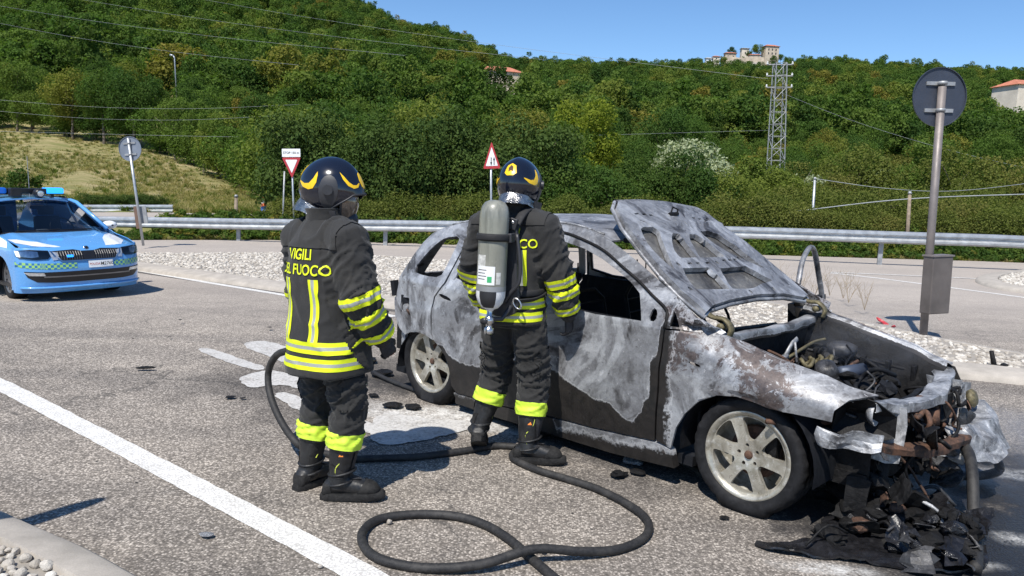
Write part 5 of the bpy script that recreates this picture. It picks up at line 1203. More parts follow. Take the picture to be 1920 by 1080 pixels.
# front end: slam panel, lamp pods, crash beams
def crumple(rows, amp, fr, seed): return [[Vector(p) + Vector((noise.noise(Vector(p) * fr + Vector((seed, 0, 0))), noise.noise(Vector(p) * fr + Vector((0, seed, 0))), noise.noise(Vector(p) * fr + Vector((0, 0, seed))))) * amp for p in r] for r in rows]
rows = []
for (dx, dz) in [(-0.11, -0.012), (-0.10, 0.0), (-0.05, 0.004), (0.0, 0.004), (0.012, -0.002), (0.014, -0.05), (0.004, -0.056)]:
    rows.append([(1.93 + 0.13 * (1 - (v / 0.7) ** 2) + dx, v, 0.735 - 0.06 * (1 - abs(v) / 0.7) + dz) for v in np.linspace(-0.66, 0.68, 28)])
mb = MB(); mb.grid(crumple(rows, 0.022, 6, 4)); sp = mb.build('slam_panel', M['ashmetal'], car, True, auto=R(28), solid=0.005)
for s in (-1, 1):
    rows = []
    for (x, y, z) in [(1.80, 0.70, 0.78), (1.97, 0.66, 0.75), (2.04, 0.56, 0.66), (2.03, 0.55, 0.55), (1.90, 0.66, 0.50), (1.76, 0.70, 0.56)]:
        rows.append([(1.80 + (x - 1.80) * k, s * (0.58 + (y - 0.58) * k), 0.64 + (z - 0.64) * k) for k in (1.0, 0.9, 0.6, 0.2)])
    rows.append(rows[0]); mb = MB(); mb.grid(crumple(rows, 0.012, 8, 2 + s)); hp = mb.build('headlight_pod', M['char'], car, True, solid=0.006)
    mb = MB(); mb.lathe([(0.0, 0), (0.03, 0.004), (0.05, 0.02), (0.062, 0.05), (0.058, 0.05), (0.045, 0.02), (0.0, 0.008)], 14, Matrix.Translation((1.90, s * 0.60, 0.665)) @ Matrix.Rotation(PI / 2, 4, 'Y')); mb.build('lamp_reflector', M['ashmetal'], hp, True)
    mb = MB(); mb.grid(crumple([[(1.86 + 0.19 * k, s * (0.50 - 0.02 * k) + dy, z) for k in (0, 0.35, 0.7, 1)] for dy, z in ((0, 0.70), (0.02, 0.6), (0.0, 0.5), (-0.02, 0.40))], 0.025, 8, 7 + s)); mb.build('lamp_bracket', M['ashmetal'], car, True, solid=0.004)
mb = MB(); mb.grid(crumple([[(1.74 + 0.27 * k, -0.82 + 0.13 * k * k, z) for k in np.linspace(0, 1, 9)] for z in (0.592, 0.58, 0.545, 0.515, 0.495)], 0.034, 9, 3)); mb.build('wing_bracket', M['ashmetal'], car, False, solid=0.012)
beam = [(1.93, -0.70, 0.52), (2.06, -0.45, 0.47), (2.13, -0.15, 0.44), (2.16, 0.15, 0.42), (2.15, 0.42, 0.41)]
bs = spline(beam, 6); mb = MB(); mb.grid(crumple([[p + Vector((dx, 0, dz)) for p in bs] for dx, dz in ((-0.03, 0.03), (0.015, 0.03), (0.025, 0.015), (0.02, -0.025), (-0.03, -0.03))], 0.02, 11, 1)); mb.build('crash_beam', M['rustmetal'], car, True, auto=R(35), solid=0.008)
beam = [(2.08, 0.18, 0.40), (2.20, 0.36, 0.37), (2.22, 0.58, 0.38), (2.14, 0.80, 0.43), (1.98, 0.93, 0.47)]
bs = spline(beam, 6); mb = MB(); mb.grid(crumple([[p + Vector((dx * (1 + 0.3 * k / len(bs)), 0, dz)) for k, p in enumerate(bs)] for dx, dz in ((-0.10, 0.09), (-0.02, 0.10), (0.03, 0.05), (0.05, -0.02), (0.09, -0.075), (0.05, -0.10), (-0.02, -0.09))], 0.04, 9, 6)); mb.build('bumper_beam', M['ashmetal'], car, False, solid=0.006)
mb = MB(); mb.grid(crumple([[(1.90 + 0.10 * k, 0.55 + 0.36 * k, z) for k in np.linspace(0, 1, 8)] for z in (0.62, 0.57, 0.50)], 0.02, 8, 9)); mb.build('far_wing_bracket', M['ashmetal'], car, True, auto=R(30), solid=0.006)
for k in range(34):      # torn scraps of sheet metal and plastic round the nose
    w_, h_ = rr.uniform(0.05, 0.16), rr.uniform(0.05, 0.17); Mx = Matrix.Translation((rr.uniform(1.90, 2.16), rr.uniform(-0.62, 0.72), rr.uniform(0.18, 0.62))) @ Matrix.Rotation(rr.uniform(-0.9, 0.9), 4, 'X') @ Matrix.Rotation(rr.uniform(-0.8, 0.8), 4, 'Y') @ Matrix.Rotation(rr.uniform(-1, 1), 4, 'Z')
    mb = MB(); mb.grid([[Mx @ q for q in r_] for r_ in crumple([[Vector((0.0, y * w_, z * h_ * (1 - 0.5 * abs(y) * rr.random()))) for y in np.linspace(-0.5, 0.5, 5)] for z in np.linspace(-0.5, 0.5, 5)], 0.03, 12, k)])
    mb.build('torn_scrap', [M['char'], M['char'], M['sootmetal'], M['char'], M['ashmetal'], M['rustmetal']][k % 6], car, False, solid=0.005)
# perforated strap, radiator, hanging coils
bm = flat_panel([(-0.03, 0), (0.03, 0), (0.03, 0.26), (-0.03, 0.26)], [[(-0.02 + 0.022 * i, 0.02 + 0.03 * j), (-0.006 + 0.022 * i, 0.02 + 0.03 * j), (-0.006 + 0.022 * i, 0.04 + 0.03 * j), (-0.02 + 0.022 * i, 0.04 + 0.03 * j)] for i in range(2) for j in range(8)], 1.0)
for v in bm.verts: v.co = Vector((2.11 - 0.1 * v.co.y, 0.40 + v.co.x, 0.44 + v.co.y))
me = bpy.data.meshes.new('perforated_strap'); bm.to_mesh(me); bm.free(); finish('perforated_strap', me, M['ashmetal'], car, solid=0.004)
mb = MB(); mb.grid(crumple([[(1.93, y, z) for y in np.linspace(-0.42, 0.46, 14)] for z in np.linspace(0.26, 0.66, 8)], 0.03, 5, 3)); mb.build('radiator', M['char'], car, True, solid=0.03)
for k in range(30):
    p0 = Vector((2.0 + rr.uniform(-0.05, 0.1), rr.uniform(-0.4, 0.35), rr.uniform(0.4, 0.66))); pts = [p0]
    for _ in range(4): pts.append(pts[-1] + Vector((rr.uniform(-0.05, 0.06), rr.uniform(-0.08, 0.08), rr.uniform(-0.09, 0.03))))
    mb = MB(); mb.tube(spline(pts, 4), rr.uniform(0.006, 0.016), 6); mb.build('burnt_wire', M['rustmetal'] if k % 2 else M['char'], car, True)
mb = MB(); mb.tube([(2.03, 0.02, 0.60), (2.04, 0.02, 0.52)], 0.045, 10); mb.tube([(2.02, 0.12, 0.65), (2.03, 0.10, 0.57)], 0.03, 8); mb.build('rusty_motor', M['rustmetal'], car, True)
mb = MB(); mb.lathe([(0, 0), (0.05, 0.005), (0.06, 0.03), (0.04, 0.05), (0, 0.055)], 14, Matrix.Translation((2.05, 0.68, 0.56)) @ Matrix.Rotation(1.3, 4, 'Y')); mb.build('brass_cap', M['brass'], car, True)
# lower front: gearbox, arms
for k in range(14): lump(140 + k, (rr.uniform(0.10, 0.3), rr.uniform(0.1, 0.26), rr.uniform(0.08, 0.2)), M['char'] if k % 5 else M['sootmetal'], 'charred_part', car, (rr.uniform(1.72, 2.08), rr.uniform(-0.55, 0.5), rr.uniform(0.10, 0.32)))
mb = MB(); mb.lathe([(0, 0), (0.03, 0), (0.035, 0.06), (0.05, 0.10), (0.03, 0.14), (0.035, 0.24), (0, 0.25)], 10, Matrix.Translation((1.95, -0.42, 0.14))); mb.build('track_rod', M['char'], car, True)
mb = MB(); mb.tube([(1.98, -0.45, 0.24), (2.05, -0.35, 0.22), (2.20, -0.40, 0.20), (2.25, -0.41, 0.18), (2.27, -0.41, 0.06)], 0.010, 6); mb.build('bent_pipe', M['ashmetal'], car, True)
mb = MB(); mb.grid(crumple([[(1.84 + 0.1 * k, -0.60 + 0.03 * k, z) for k in np.linspace(0, 1, 5)] for z in (0.30, 0.2, 0.10, 0.02)], 0.03, 9, 12)); mb.build('melted_fin', M['char'], car, True, solid=0.03)

# wheels
def wheel(loc, side, steer=0.0, flat=0.06):
    T = Matrix.Translation(loc) @ Matrix.Rotation(steer, 4, 'Z') @ Matrix.Rotation(-side * PI / 2 if False else (PI / 2 if side < 0 else -PI / 2), 4, 'X')   # local Z points outwards
    outer = [(0.222 * math.cos(a), 0.222 * math.sin(a)) for a in np.linspace(0, 2 * PI, 60, endpoint=False)]; holes = []
    for k in range(6):
        a = k * PI / 3 + 0.42; h = []
        for (r, da) in [(0.086, -0.10), (0.10, -0.21), (0.135, -0.29), (0.175, -0.33), (0.206, -0.345), (0.213, -0.28), (0.215, -0.12), (0.215, 0.12), (0.213, 0.28), (0.206, 0.345), (0.175, 0.33), (0.135, 0.29), (0.10, 0.21), (0.086, 0.10)]: h.append((r * math.cos(a + da), r * math.sin(a + da)))
        holes.append(chaikin(h))
    for k in range(5): a = k * 2 * PI / 5 + 0.5; holes.append([(0.056 * math.cos(a) + 0.011 * math.cos(b), 0.056 * math.sin(a) + 0.011 * math.sin(b)) for b in np.linspace(0, 2 * PI, 8, endpoint=False)])
    holes.append([(0.024 * math.cos(b), 0.024 * math.sin(b)) for b in np.linspace(0, 2 * PI, 14, endpoint=False)])
    bm = flat_panel(outer, holes, 0.03)
    for v in bm.verts:
        r = math.hypot(v.co.x, v.co.y); v.co.z = -0.004 - 0.03 * max(0, 1 - r / 0.10) * 0.6 - 0.004 * (r / 0.22) ** 2
    bmesh.ops.recalc_face_normals(bm, faces=bm.faces)
    if sum(f.normal.z for f in bm.faces) < 0: bmesh.ops.reverse_faces(bm, faces=bm.faces)
    me = bpy.data.meshes.new('wheel'); bm.to_mesh(me); bm.free(); me.transform(T); w = finish('wheel', me, M['alloy'], car, True, solid=0.03)
    mb = MB(); mb.lathe([(0.215, -0.05), (0.220, -0.004), (0.236, 0.010), (0.248, 0.014), (0.256, 0.006), (0.256, -0.01), (0.240, -0.03), (0.226, -0.05), (0.215, -0.16), (0.10, -0.17)], 60, T); mb.build('rim', M['alloy'], w, True)
    mb = MB(); mb.lathe([(0.0, -0.10), (0.145, -0.10), (0.15, -0.115), (0.15, -0.13), (0, -0.13)], 30, T); mb.build('brake_disc', M['rustmetal'], w, auto=R(40))
    mb = MB(); mb.box((0.09, 0.06, -0.09), (0.10, 0.16, 0.08)); mb.v = [tuple(T @ Vector(v)) for v in mb.v]; mb.build('brake_caliper', M['char'], w, bevel=0.01)
    mb = MB(); mb.lathe([(0, -0.004), (0.018, -0.004), (0.024, -0.010), (0.024, -0.03)], 14, T); mb.build('hub_cap', M['rustmetal'], w, True)
    prof = [(0.245, 0.002), (0.258, 0.020), (0.285, 0.030), (0.310, 0.026), (0.325, 0.008), (0.331, -0.012), (0.3335, -0.045), (0.326, -0.050), (0.326, -0.056), (0.334, -0.060), (0.334, -0.098), (0.326, -0.102), (0.326, -0.108), (0.334, -0.112), (0.333, -0.15), (0.329, -0.185), (0.31, -0.21), (0.27, -0.215)]
    n = 90; vs = []; Tr = T.to_3x3()
    mb = MB(); mb.lathe(prof, n, T)
    out = []
    for i, v in enumerate(mb.v):
        v = Vector(v); j = i % n; pi = i // n
        if prof[pi][0] > 0.322 and j % 3 == 0: v += (Vector((loc[0], v.y, loc[2])) - v).normalized() * 0.006       # tread blocks
        zmin = 0.004
        if v.z < zmin + flat:
            k = (zmin + flat - v.z) / flat; v.z = zmin + max(0, v.z - loc[2] + 0.334) * 0.12 + 0.0
            v.y += (side * 0.018) * min(1, k) * (1 if prof[pi][1] > -0.08 else -1)
        out.append(tuple(v))
    mb.v = out; mb.build('tyre', M['tyre'], w, True)
    return w
for side in (-1, 1):
    wheel((1.365, side * 0.80, 0.325), side, R(2 if side < 0 else 0), 0.035)
    wheel((-1.385, side * 0.80, 0.325), side, 0, 0.045)

# ================================================================ FIREFIGHTERS
def cloth_mat(name, col, fold=0.5):
    t = NT(name); o = t.obj(); n = t.noise(7, 5, 0.6, o); w = t.noise(420, 2, 0.5, o); d = t.noise(2.2, 5, 0.65, o)
    c = t.mix(t.rng(n, 0.3, 0.7), tuple(x * 0.8 for x in col), tuple(x * 1.2 for x in col))
    c = t.mix(t.rng(d, 0.55, 0.75, 0, 0.5), c, (0.075, 0.07, 0.062))
    f = t.noise(16, 4, 0.6, o, 0.4)
    return t.out(c, 0.88, 0, t.bump(t.math('ADD', t.math('MULTIPLY', w, 0.15), t.math('MULTIPLY', f, 1.0)), fold, 0.012), Sheen_Weight=0.12)
M['turnout2'] = cloth_mat('turnout_panel', (0.021, 0.0205, 0.020), 0.35); M['turnout'] = cloth_mat('turnout_cloth', (0.017, 0.0168, 0.017)); M['trouser'] = cloth_mat('trouser_cloth', (0.016, 0.0157, 0.0155))
def vis_mat(name, col):
    t = NT(name); o = t.obj(); n = t.noise(9, 5, 0.65, o); f = t.noise(30, 4, 0.6, o)
    c = t.mix(t.rng(n, 0.45, 0.75, 0, 0.45), col, tuple(x * 0.62 for x in col)); return t.out(c, 0.6, 0, t.bump(f, 0.25, 0.006))
M['yellow'] = vis_mat('fluorescent_yellow', (0.76, 0.86, 0.012)); M['silver'] = vis_mat('reflective_silver', (0.36, 0.38, 0.36))
M['hood'] = cloth_mat('flash_hood', (0.02, 0.02, 0.023)); M['leather'] = char_mat('boot_leather', (0.008, 0.008, 0.009), (0.022, 0.022, 0.023), 0.48, 12, 0, 0.3)
M['sole'] = char_mat('boot_sole', (0.012, 0.012, 0.0125), (0.034, 0.033, 0.032), 0.8, 20, 0, 0.4); M['glove'] = char_mat('glove_leather', (0.02, 0.02, 0.022), (0.05, 0.05, 0.054), 0.6, 14, 0, 0.4)
M['helmet'] = plain('helmet_navy', (0.007, 0.009, 0.018), 0.14, 0, 0.08, 3, Coat_Weight=0.6, Coat_Roughness=0.08)
M['helm_plastic'] = plain('helmet_plastic', (0.03, 0.031, 0.036), 0.45, 0, 0.15, 10)
M['helm_yellow'] = plain('helmet_yellow', (0.82, 0.52, 0.01), 0.35, 0, 0.05, 5)
M['alu'] = char_mat('aluminised_fabric', (0.16, 0.16, 0.16), (0.46, 0.46, 0.46), 0.28, 9, 0.9, 0.9)
M['skin'] = plain('skin', (0.55, 0.34, 0.26), 0.55, 0, 0.08, 12)
M['lens'] = plain('mask_lens', (0.20, 0.14, 0.10), 0.08, 0, 0.3, 10, Coat_Weight=1.0)
M['piping'] = plain('boot_piping', (0.55, 0.62, 0.08), 0.6); M['tagorange'] = plain('orange_tag', (0.85, 0.25, 0.03), 0.5)

def seg_near(p, a, b):
    ab = b - a; t = max(0, min(1, (p - a).dot(ab) / max(1e-9, ab.length_squared))); return (p - (a + ab * t)).length, t
def torso_loft(mb, secs, n=28, e=2.5):
    rows = []
    for (z, hx, hy, cy, cx) in secs:
        r = []
        for k in range(n):
            a = 2 * PI * k / n; c, s = math.cos(a), math.sin(a)
            r.append((cx + hx * math.copysign(abs(c) ** (2 / e), c), cy + hy * math.copysign(abs(s) ** (2 / e), s), z))
        rows.append(r)
    mb.grid(rows, close=True)
    o = len(mb.v); k = len(secs)
    mb.f.append(tuple(range(o - n * k, o - n * k + n))[::-1]); mb.f.append(tuple(range(o - n, o))); mb.mi += [0, 0]
def folds(me, bones, amp, seed):
    """soft creases running round the limbs and down the trunk"""
    nor = [v.normal.copy() for v in me.vertices]
    for v, nn in zip(me.vertices, nor):
        p = v.co; best = None
        for (a, b, r, kind_) in bones:
            d, t = seg_near(p, a, b); d -= r
            if best is None or d < best[0]: best = (d, t, a, b, kind_)
        _, t, a, b, kd = best; L = (b - a).length
        if kd == 'trunk': q = Vector((p.x * 5.5, p.y * 5.5, p.z * 2.6 + seed)); q3 = Vector((p.x * 4 + p.z * 3.2, p.y * 4, p.z * 5 - p.x * 3 + seed * 3)); r_ = 1 - min(1, 2.6 * abs(noise.noise(q3))); h = 0.8 * noise.noise(q) + 0.3 * noise.noise(q * 2.1) + r_ * r_ * 0.55 - 0.2; k = 0.9
        else:
            ax = (b - a).normalized(); rel = p - a; side = rel - ax * rel.dot(ax); an = math.atan2(side.x, side.y)
            bend = 0.55 + 0.9 * (t if kd == 'upper' else 1 - t)
            q = Vector((t * L * 17 + 0.9 * math.sin(an + seed), 0.9 * math.cos(an), seed + (2 if kd == 'upper' else 0))); r_ = 1 - min(1, 2.4 * abs(noise.noise(q))); q2 = Vector((t * L * 26 + 2.2 * math.sin(an * 1.0 + seed * 2), 1.6 * math.cos(an), seed + 9)); r2 = 1 - min(1, 2.6 * abs(noise.noise(q2))); h = r_ * r_ * 0.95 + r2 * r2 * 0.45 - 0.45; k = bend
        v.co = p + nn * (amp * h * k)
def classify(p, bones): return min(((seg_near(p, a, b)[0] - r, k, i) for i, (a, b, r, k) in enumerate(bones)))
def band(src, name, parent, mat, planes, pred, off=0.004):
    bm = bmesh.new(); bm.from_mesh(src); bm.normal_update()
    for co, no in planes:
        bmesh.ops.bisect_plane(bm, geom=bm.verts[:] + bm.edges[:] + bm.faces[:], plane_co=co, plane_no=no, clear_outer=True)
    bm.normal_update()
    kill = [f for f in bm.faces if not pred(f.calc_center_median(), f.normal)]; bmesh.ops.delete(bm, geom=kill, context='FACES')
    if not bm.faces: bm.free(); return None
    bm.normal_update(); nv = {v.index: v.normal.copy() for v in bm.verts}
    for v in bm.verts: v.co += v.normal * off
    me = bpy.data.meshes.new(name); bm.to_mesh(me); bm.free()
    return finish(name, me, mat, parent, True)
def tri_band(src, parent, co, axis, w, pred, name='reflective_stripe', pattern=(0.36, 0.28, 0.36), extra=()):
    """yellow, silver, yellow across a width"""
    a = -w / 2; axis = Vector(axis).normalized(); co = Vector(co); out = None
    for k, fr in enumerate(pattern):
        b = a + w * fr
        o = band(src, name if k != 1 else 'silver_strip', parent, M['yellow'] if k != 1 else M['silver'], [(co + axis * b, axis), (co + axis * a, -axis)] + list(extra), pred, 0.004 if k != 1 else 0.0045)
        a = b
def wrap_text(src, txt, size, cx, cz, parent, sx=1.0):
    me = text_mesh(txt, size, 0.0012); bm = bmesh.new(); bm.from_mesh(me); bmesh.ops.triangulate(bm, faces=bm.faces[:])
    for k in np.arange(-0.3, 0.3, 0.02): bmesh.ops.bisect_plane(bm, geom=bm.verts[:] + bm.edges[:] + bm.faces[:], plane_co=(k, 0, 0), plane_no=(1, 0, 0))
    t = BVHTree.FromPolygons([v.co.copy() for v in src.vertices], [tuple(p.vertices) for p in src.polygons])
    for v in bm.verts:
        hit = t.ray_cast(Vector((cx + v.co.x * sx, -1, cz + v.co.y)), Vector((0, 1, 0)))
        if hit[0] is not None: v.co = hit[0] + Vector((0, -0.0055, 0))
        else: v.co = Vector((cx + v.co.x * sx, 0, cz + v.co.y))
    bm.to_mesh(me); bm.free(); return finish('lettering', me, M['yellow'], parent)
def boot(name, parent, ankle, knee, toe, flat_foot=True, pitch=0.0):
    """tall lace-up boot: shaft, foot, sole, straps"""
    ankle = Vector(ankle); knee = Vector(knee); fw = Vector(toe); fw.z = 0; fw.normalize(); rt = Vector((fw.y, -fw.x, 0))
    Rm = Matrix((rt, fw, Vector((0, 0, 1)))).transposed() @ Matrix.Rotation(pitch, 3, 'X')
    base = ankle - Rm @ Vector((0, 0, 0.10))
    mb = MB(); up = (knee - ankle).normalized()
    mb.tube([ankle - up * 0.04, ankle + up * 0.04, ankle + up * 0.12, ankle + up * 0.22, ankle + up * 0.26], [0.06, 0.06, 0.07, 0.084, 0.084], 18)
    rows = []
    for (y, hw, top) in [(-0.09, 0.024, 0.06), (-0.08, 0.042, 0.10), (-0.03, 0.047, 0.14), (0.03, 0.049, 0.145), (0.08, 0.051, 0.122), (0.13, 0.055, 0.104), (0.17, 0.054, 0.096), (0.20, 0.043, 0.082), (0.218, 0.018, 0.055)]:
        rows.append([base + Rm @ Vector((hw * math.copysign(abs(math.cos(a)) ** 0.7, math.cos(a)), y, 0.02 + (top - 0.02) * (0.5 + 0.5 * math.sin(a)))) for a in np.linspace(0, 2 * PI, 16, endpoint=False)])
    mb.grid(rows, close=True); n = len(mb.v); mb.f.append(tuple(range(n - 16, n))); mb.f.append(tuple(range(n - 16 * 9, n - 16 * 8))[::-1]); mb.mi += [0, 0]
    me = voxel(mb, 0.0075, 5, name)
    for v in me.vertices:
        q = v.co * 22; v.co += v.normal * 0.0022 * noise.noise(q)
    o = finish(name, me, M['leather'], parent, True)
    band(me, 'toe_cap', o, M['sole'], [(base + fw * 0.135 + Vector((0, 0, 0.09)), -(fw * 0.8 + Vector((0, 0, -0.6))))], lambda p, n: (p - base).dot(fw) > 0.08 and p.z < ankle.z + 0.05, 0.004)
    band(me, 'heel_counter', o, M['sole'], [(base - fw * 0.035, fw), (base + Vector((0, 0, 0.095)), (0, 0, 1))], lambda p, n: True, 0.004)
    band(me, 'zip_panel', o, M['glove'], [(ankle + rt * 0.028, rt), (ankle - rt * 0.028, -rt), (ankle + up * 0.02 + fw * 0.03, -up)], lambda p, n: n.dot(fw) > 0.15, 0.006)
    for sgn in (-1, 1): band(me, 'side_panel', o, M['sole'], [(ankle + up * 0.10 - fw * 0.03, up * 0.9 + fw * 0.4), (ankle + up * 0.03, -up), (ankle - fw * 0.035, -fw), (ankle + fw * 0.035, fw)], lambda p, n, sgn=sgn: n.dot(rt) * sgn > 0.3, 0.004)
    band(me, 'boot_top', o, M['glove'], [(ankle + up * 0.222, -up)], lambda p, n: abs(n.dot(up)) < 0.7, 0.005)
    pts = [(-0.046, 0.0), (-0.049, 0.09), (-0.054, 0.15), (-0.045, 0.2), (-0.02, 0.226), (0.02, 0.226), (0.045, 0.2), (0.054, 0.15), (0.049, 0.09), (0.046, 0.0), (0.042, -0.06), (0.022, -0.094), (-0.022, -0.094), (-0.042, -0.06)]
    mb = MB(); n = len(pts)
    rows = [[base + Rm @ Vector((x * k, y * k, z + (0.012 if 0.0 < y < 0.06 and z < 0.012 else 0))) for x, y in pts] for k, z in ((1.04, 0.0), (1.10, 0.006), (1.10, 0.030), (1.05, 0.042))]
    mb.grid(rows, close=True); mb.f += [tuple(range(n - 1, -1, -1)), tuple(range(3 * n, 4 * n))]; mb.mi += [0, 0]
    mb.build('sole', M['sole'], o, auto=R(40))
    ax = ankle + up * 0.03
    for k in range(2):
        c = ankle + up * (0.0 + 0.055 * k) + fw * 0.01; mb = MB()
        ring = [c + Matrix((rt, fw, up)).transposed() @ Vector((0.064 * math.cos(a), 0.068 * math.sin(a), 0.012 * math.sin(a))) for a in np.linspace(0, 2 * PI, 20, endpoint=False)]
        mb.tube(ring, 0.007, 5, closed=True, flat=1.6); mb.build('strap', M['leather'], o, True)
    for sgn in (-1, 1):
        mb = MB(); mb.tube(spline([ankle + rt * sgn * 0.055 + up * 0.02, ankle + rt * sgn * 0.063 + up * 0.09 - fw * 0.02, ankle + rt * sgn * 0.066 + up * 0.15 + fw * 0.02, ankle + rt * sgn * 0.070 + up * 0.20 + fw * 0.03], 4), 0.0035, 5); mb.build('piping', M['piping'], o, True)
    mb = MB(); mb.tube([base + Rm @ Vector((0.050 * math.copysign(1, math.cos(a)) * abs(math.cos(a)) ** 0.6, 0.06 + 0.155 * math.sin(a), 0.043)) for a in np.linspace(0, 2 * PI, 26, endpoint=False)], 0.003, 4, closed=True); mb.build('welt', M['sole'], o, True)
    mb = MB(); c = ankle + up * 0.16 + rt * 0.072; mb.add([c + fw * -0.012, c + fw * 0.014, c + up * 0.03], [(0, 1, 2)]); mb.build('side_tag', M['tagorange'], o, solid=0.003)
    return o
def glove(name, parent, wrist, d, palm_n, side, curl=0.7):
    """gloved hand: palm, four fingers of different length, thumb on the side"""
    d = Vector(d).normalized(); nrm = Vector(palm_n); nrm = (nrm - d * nrm.dot(d)).normalized(); ac = d.cross(nrm) * side; w = Vector(wrist); mb = MB()
    mb.tube([w - d * 0.06, w, w + d * 0.02], [0.056, 0.05, 0.043], 14)
    rows = []
    for t, hw, th in ((0.0, 0.030, 0.022), (0.03, 0.040, 0.023), (0.065, 0.046, 0.021), (0.095, 0.045, 0.018), (0.105, 0.040, 0.013)):
        rows.append([w + d * t + ac * (hw * math.cos(a)) + nrm * (th * math.sin(a)) for a in np.linspace(0, 2 * PI, 14, endpoint=False)])
    mb.grid(rows, close=True); n = len(mb.v); mb.f += [tuple(range(n - 14, n)), tuple(range(n - 70, n - 56))[::-1]]; mb.mi += [0, 0]
    for k, (off, l) in enumerate(((0.034, 0.074), (0.0115, 0.083), (-0.0115, 0.078), (-0.033, 0.06))):
        p = w + d * 0.095 + ac * off; pts = [p - d * 0.02, p]; ang = 0
        for s_ in (0.42, 0.32, 0.26):
            ang += curl * (0.8 + 0.12 * k) * 0.8; p = p + (d * math.cos(ang) + nrm * math.sin(ang)) * l * s_; pts.append(p)
        mb.tube(pts, [0.0115, 0.0118, 0.0112, 0.0105, 0.008], 9)
    p = w + d * 0.03 + ac * 0.036; pts = [p - ac * 0.02, p, p + ac * 0.022 + d * 0.03 + nrm * 0.012, p + ac * 0.022 + d * 0.058 + nrm * 0.03, p + ac * 0.012 + d * 0.075 + nrm * 0.042]
    mb.tube(pts, [0.014, 0.0145, 0.0135, 0.0125, 0.009], 9)
    me = voxel(mb, 0.0042, 3, name); o = finish(name, me, M['glove'], parent, True)
    for k in range(3):
        mb = MB(); c = w - d * (0.015 + 0.018 * k); mb.tube([c + ac * (0.054 * math.cos(a)) + nrm * (0.054 * math.sin(a)) for a in np.linspace(0, 2 * PI, 18, endpoint=False)], 0.004, 5, closed=True); mb.build('cuff_rib', M['glove'], o, True)
    return o
def helmet(parent, c, yaw, pitch, roll=0.0):
    T = Matrix.Translation(c) @ Matrix.Rotation(yaw, 4, 'Z') @ Matrix.Rotation(pitch, 4, 'X') @ Matrix.Rotation(roll, 4, 'Y')
    AX, AY, AZ = 0.137, 0.172, 0.158
    def S(az, el, k=1.0):       # az 0 = front (+Y), positive to the right (+X)
        ce = math.cos(el); y = math.cos(az) * ce; x = math.sin(az) * ce; z = math.sin(el)
        back = 1.0 + 0.05 * max(0, -y); brow = 0.03 * max(0, y) ** 4 * max(0, 0.5 - z)
        return T @ Vector((x * AX * k, y * AY * k * back + brow, z * AZ * k + (0.012 * (1 - abs(x)) ** 2 * max(0, z))))
    def low(az):                # lower edge of the shell: brow high, ears low, nape low
        a = abs((az + PI) % (2 * PI) - PI); return lin(a, [(0, 0.02), (0.55, -0.06), (0.95, -0.42), (1.35, -0.80), (1.8, -0.82), (2.3, -0.62), (PI, -0.52)])
    n = 56; rows = []
    for k in range(17):
        rows.append([S(2 * PI * j / n, low(2 * PI * j / n) + (PI / 2 - low(2 * PI * j / n)) * (k / 16) ** 0.9) for j in range(n)])
    mb = MB(); mb.grid(rows, close=True); sh = mb.build('helmet', M['helmet'], parent, True, solid=0.006)
    mb = MB(); mb.tube([S(2 * PI * j / n, low(2 * PI * j / n), 1.0) for j in range(n)], 0.0055, 6, closed=True); mb.build('edge_trim', M['helm_plastic'], sh, True)
    def patch(name, pts, mat, k=1.012, thick=0.003):
        vs = [Vector((a, e, 0)) for a, e in pts]; bm = flat_panel([(v.x, v.y) for v in vs], [], 0.12)
        for v in bm.verts: v.co = S(v.co.x, v.co.y, k)
        bmesh.ops.recalc_face_normals(bm, faces=bm.faces)
        ctr = T @ Vector((0, 0, 0))
        if sum((f.calc_center_median() - ctr).dot(f.normal) for f in bm.faces) < 0: bmesh.ops.reverse_faces(bm, faces=bm.faces)
        me = bpy.data.meshes.new(name); bm.to_mesh(me); bm.free(); return finish(name, me, mat, sh, True, solid=thick)
    for s in (1, -1):
        # forward crescent and rear crescent
        f = [(1.02, 0.66), (0.90, 0.40), (0.74, 0.22), (0.54, 0.15), (0.36, 0.20), (0.24, 0.33), (0.27, 0.34), (0.40, 0.27), (0.55, 0.26), (0.70, 0.34), (0.86, 0.51)]
        r = [(1.84, 0.56), (1.90, 0.30), (2.02, 0.12), (2.22, 0.08), (2.52, 0.15), (2.50, 0.11), (2.28, -0.04), (2.02, -0.09), (1.85, -0.03), (1.76, 0.18), (1.78, 0.42)]
        patch('yellow_flash', [(s * a, e) for a, e in f], M['helm_yellow']); patch('yellow_flash', [(s * a, e) for a, e in r], M['helm_yellow'])
        sd = [(1.16, 0.42), (1.36, 0.52), (1.58, 0.40), (1.66, 0.0), (1.60, -0.45), (1.42, -0.72), (1.18, -0.62), (1.06, -0.2), (1.06, 0.15)]
        patch('side_module', [(s * a, e) for a, e in chaikin(sd)], M['helm_plastic'], 1.02, 0.014)
        mb = MB(); p = S(s * 1.36, 0.0, 1.04); ax = (p - T @ Vector((0, 0, 0))).normalized(); mb.tube([p - ax * 0.01, p + ax * 0.008], 0.027, 14); mb.build('visor_knob', M['helm_plastic'], sh, auto=R(40))
        # cheek guard running down to the jaw
        rows = [[S(s * a, e, k) for k in (1.0,)] for a, e in ()]
        mb = MB(); g_ = [[T @ Vector((s * x, y, z)) for (y, z) in ((0.075, zz) if False else (yy, zz) for yy in np.linspace(y0, y1, 6))] for (x, y0, y1, zz) in ((0.118, -0.05, 0.085, -0.105), (0.110, -0.035, 0.095, -0.14), (0.096, -0.01, 0.10, -0.175), (0.078, 0.03, 0.105, -0.20))]
        mb.grid(g_); mb.build('cheek_guard', M['helm_plastic'], sh, True, solid=0.008)
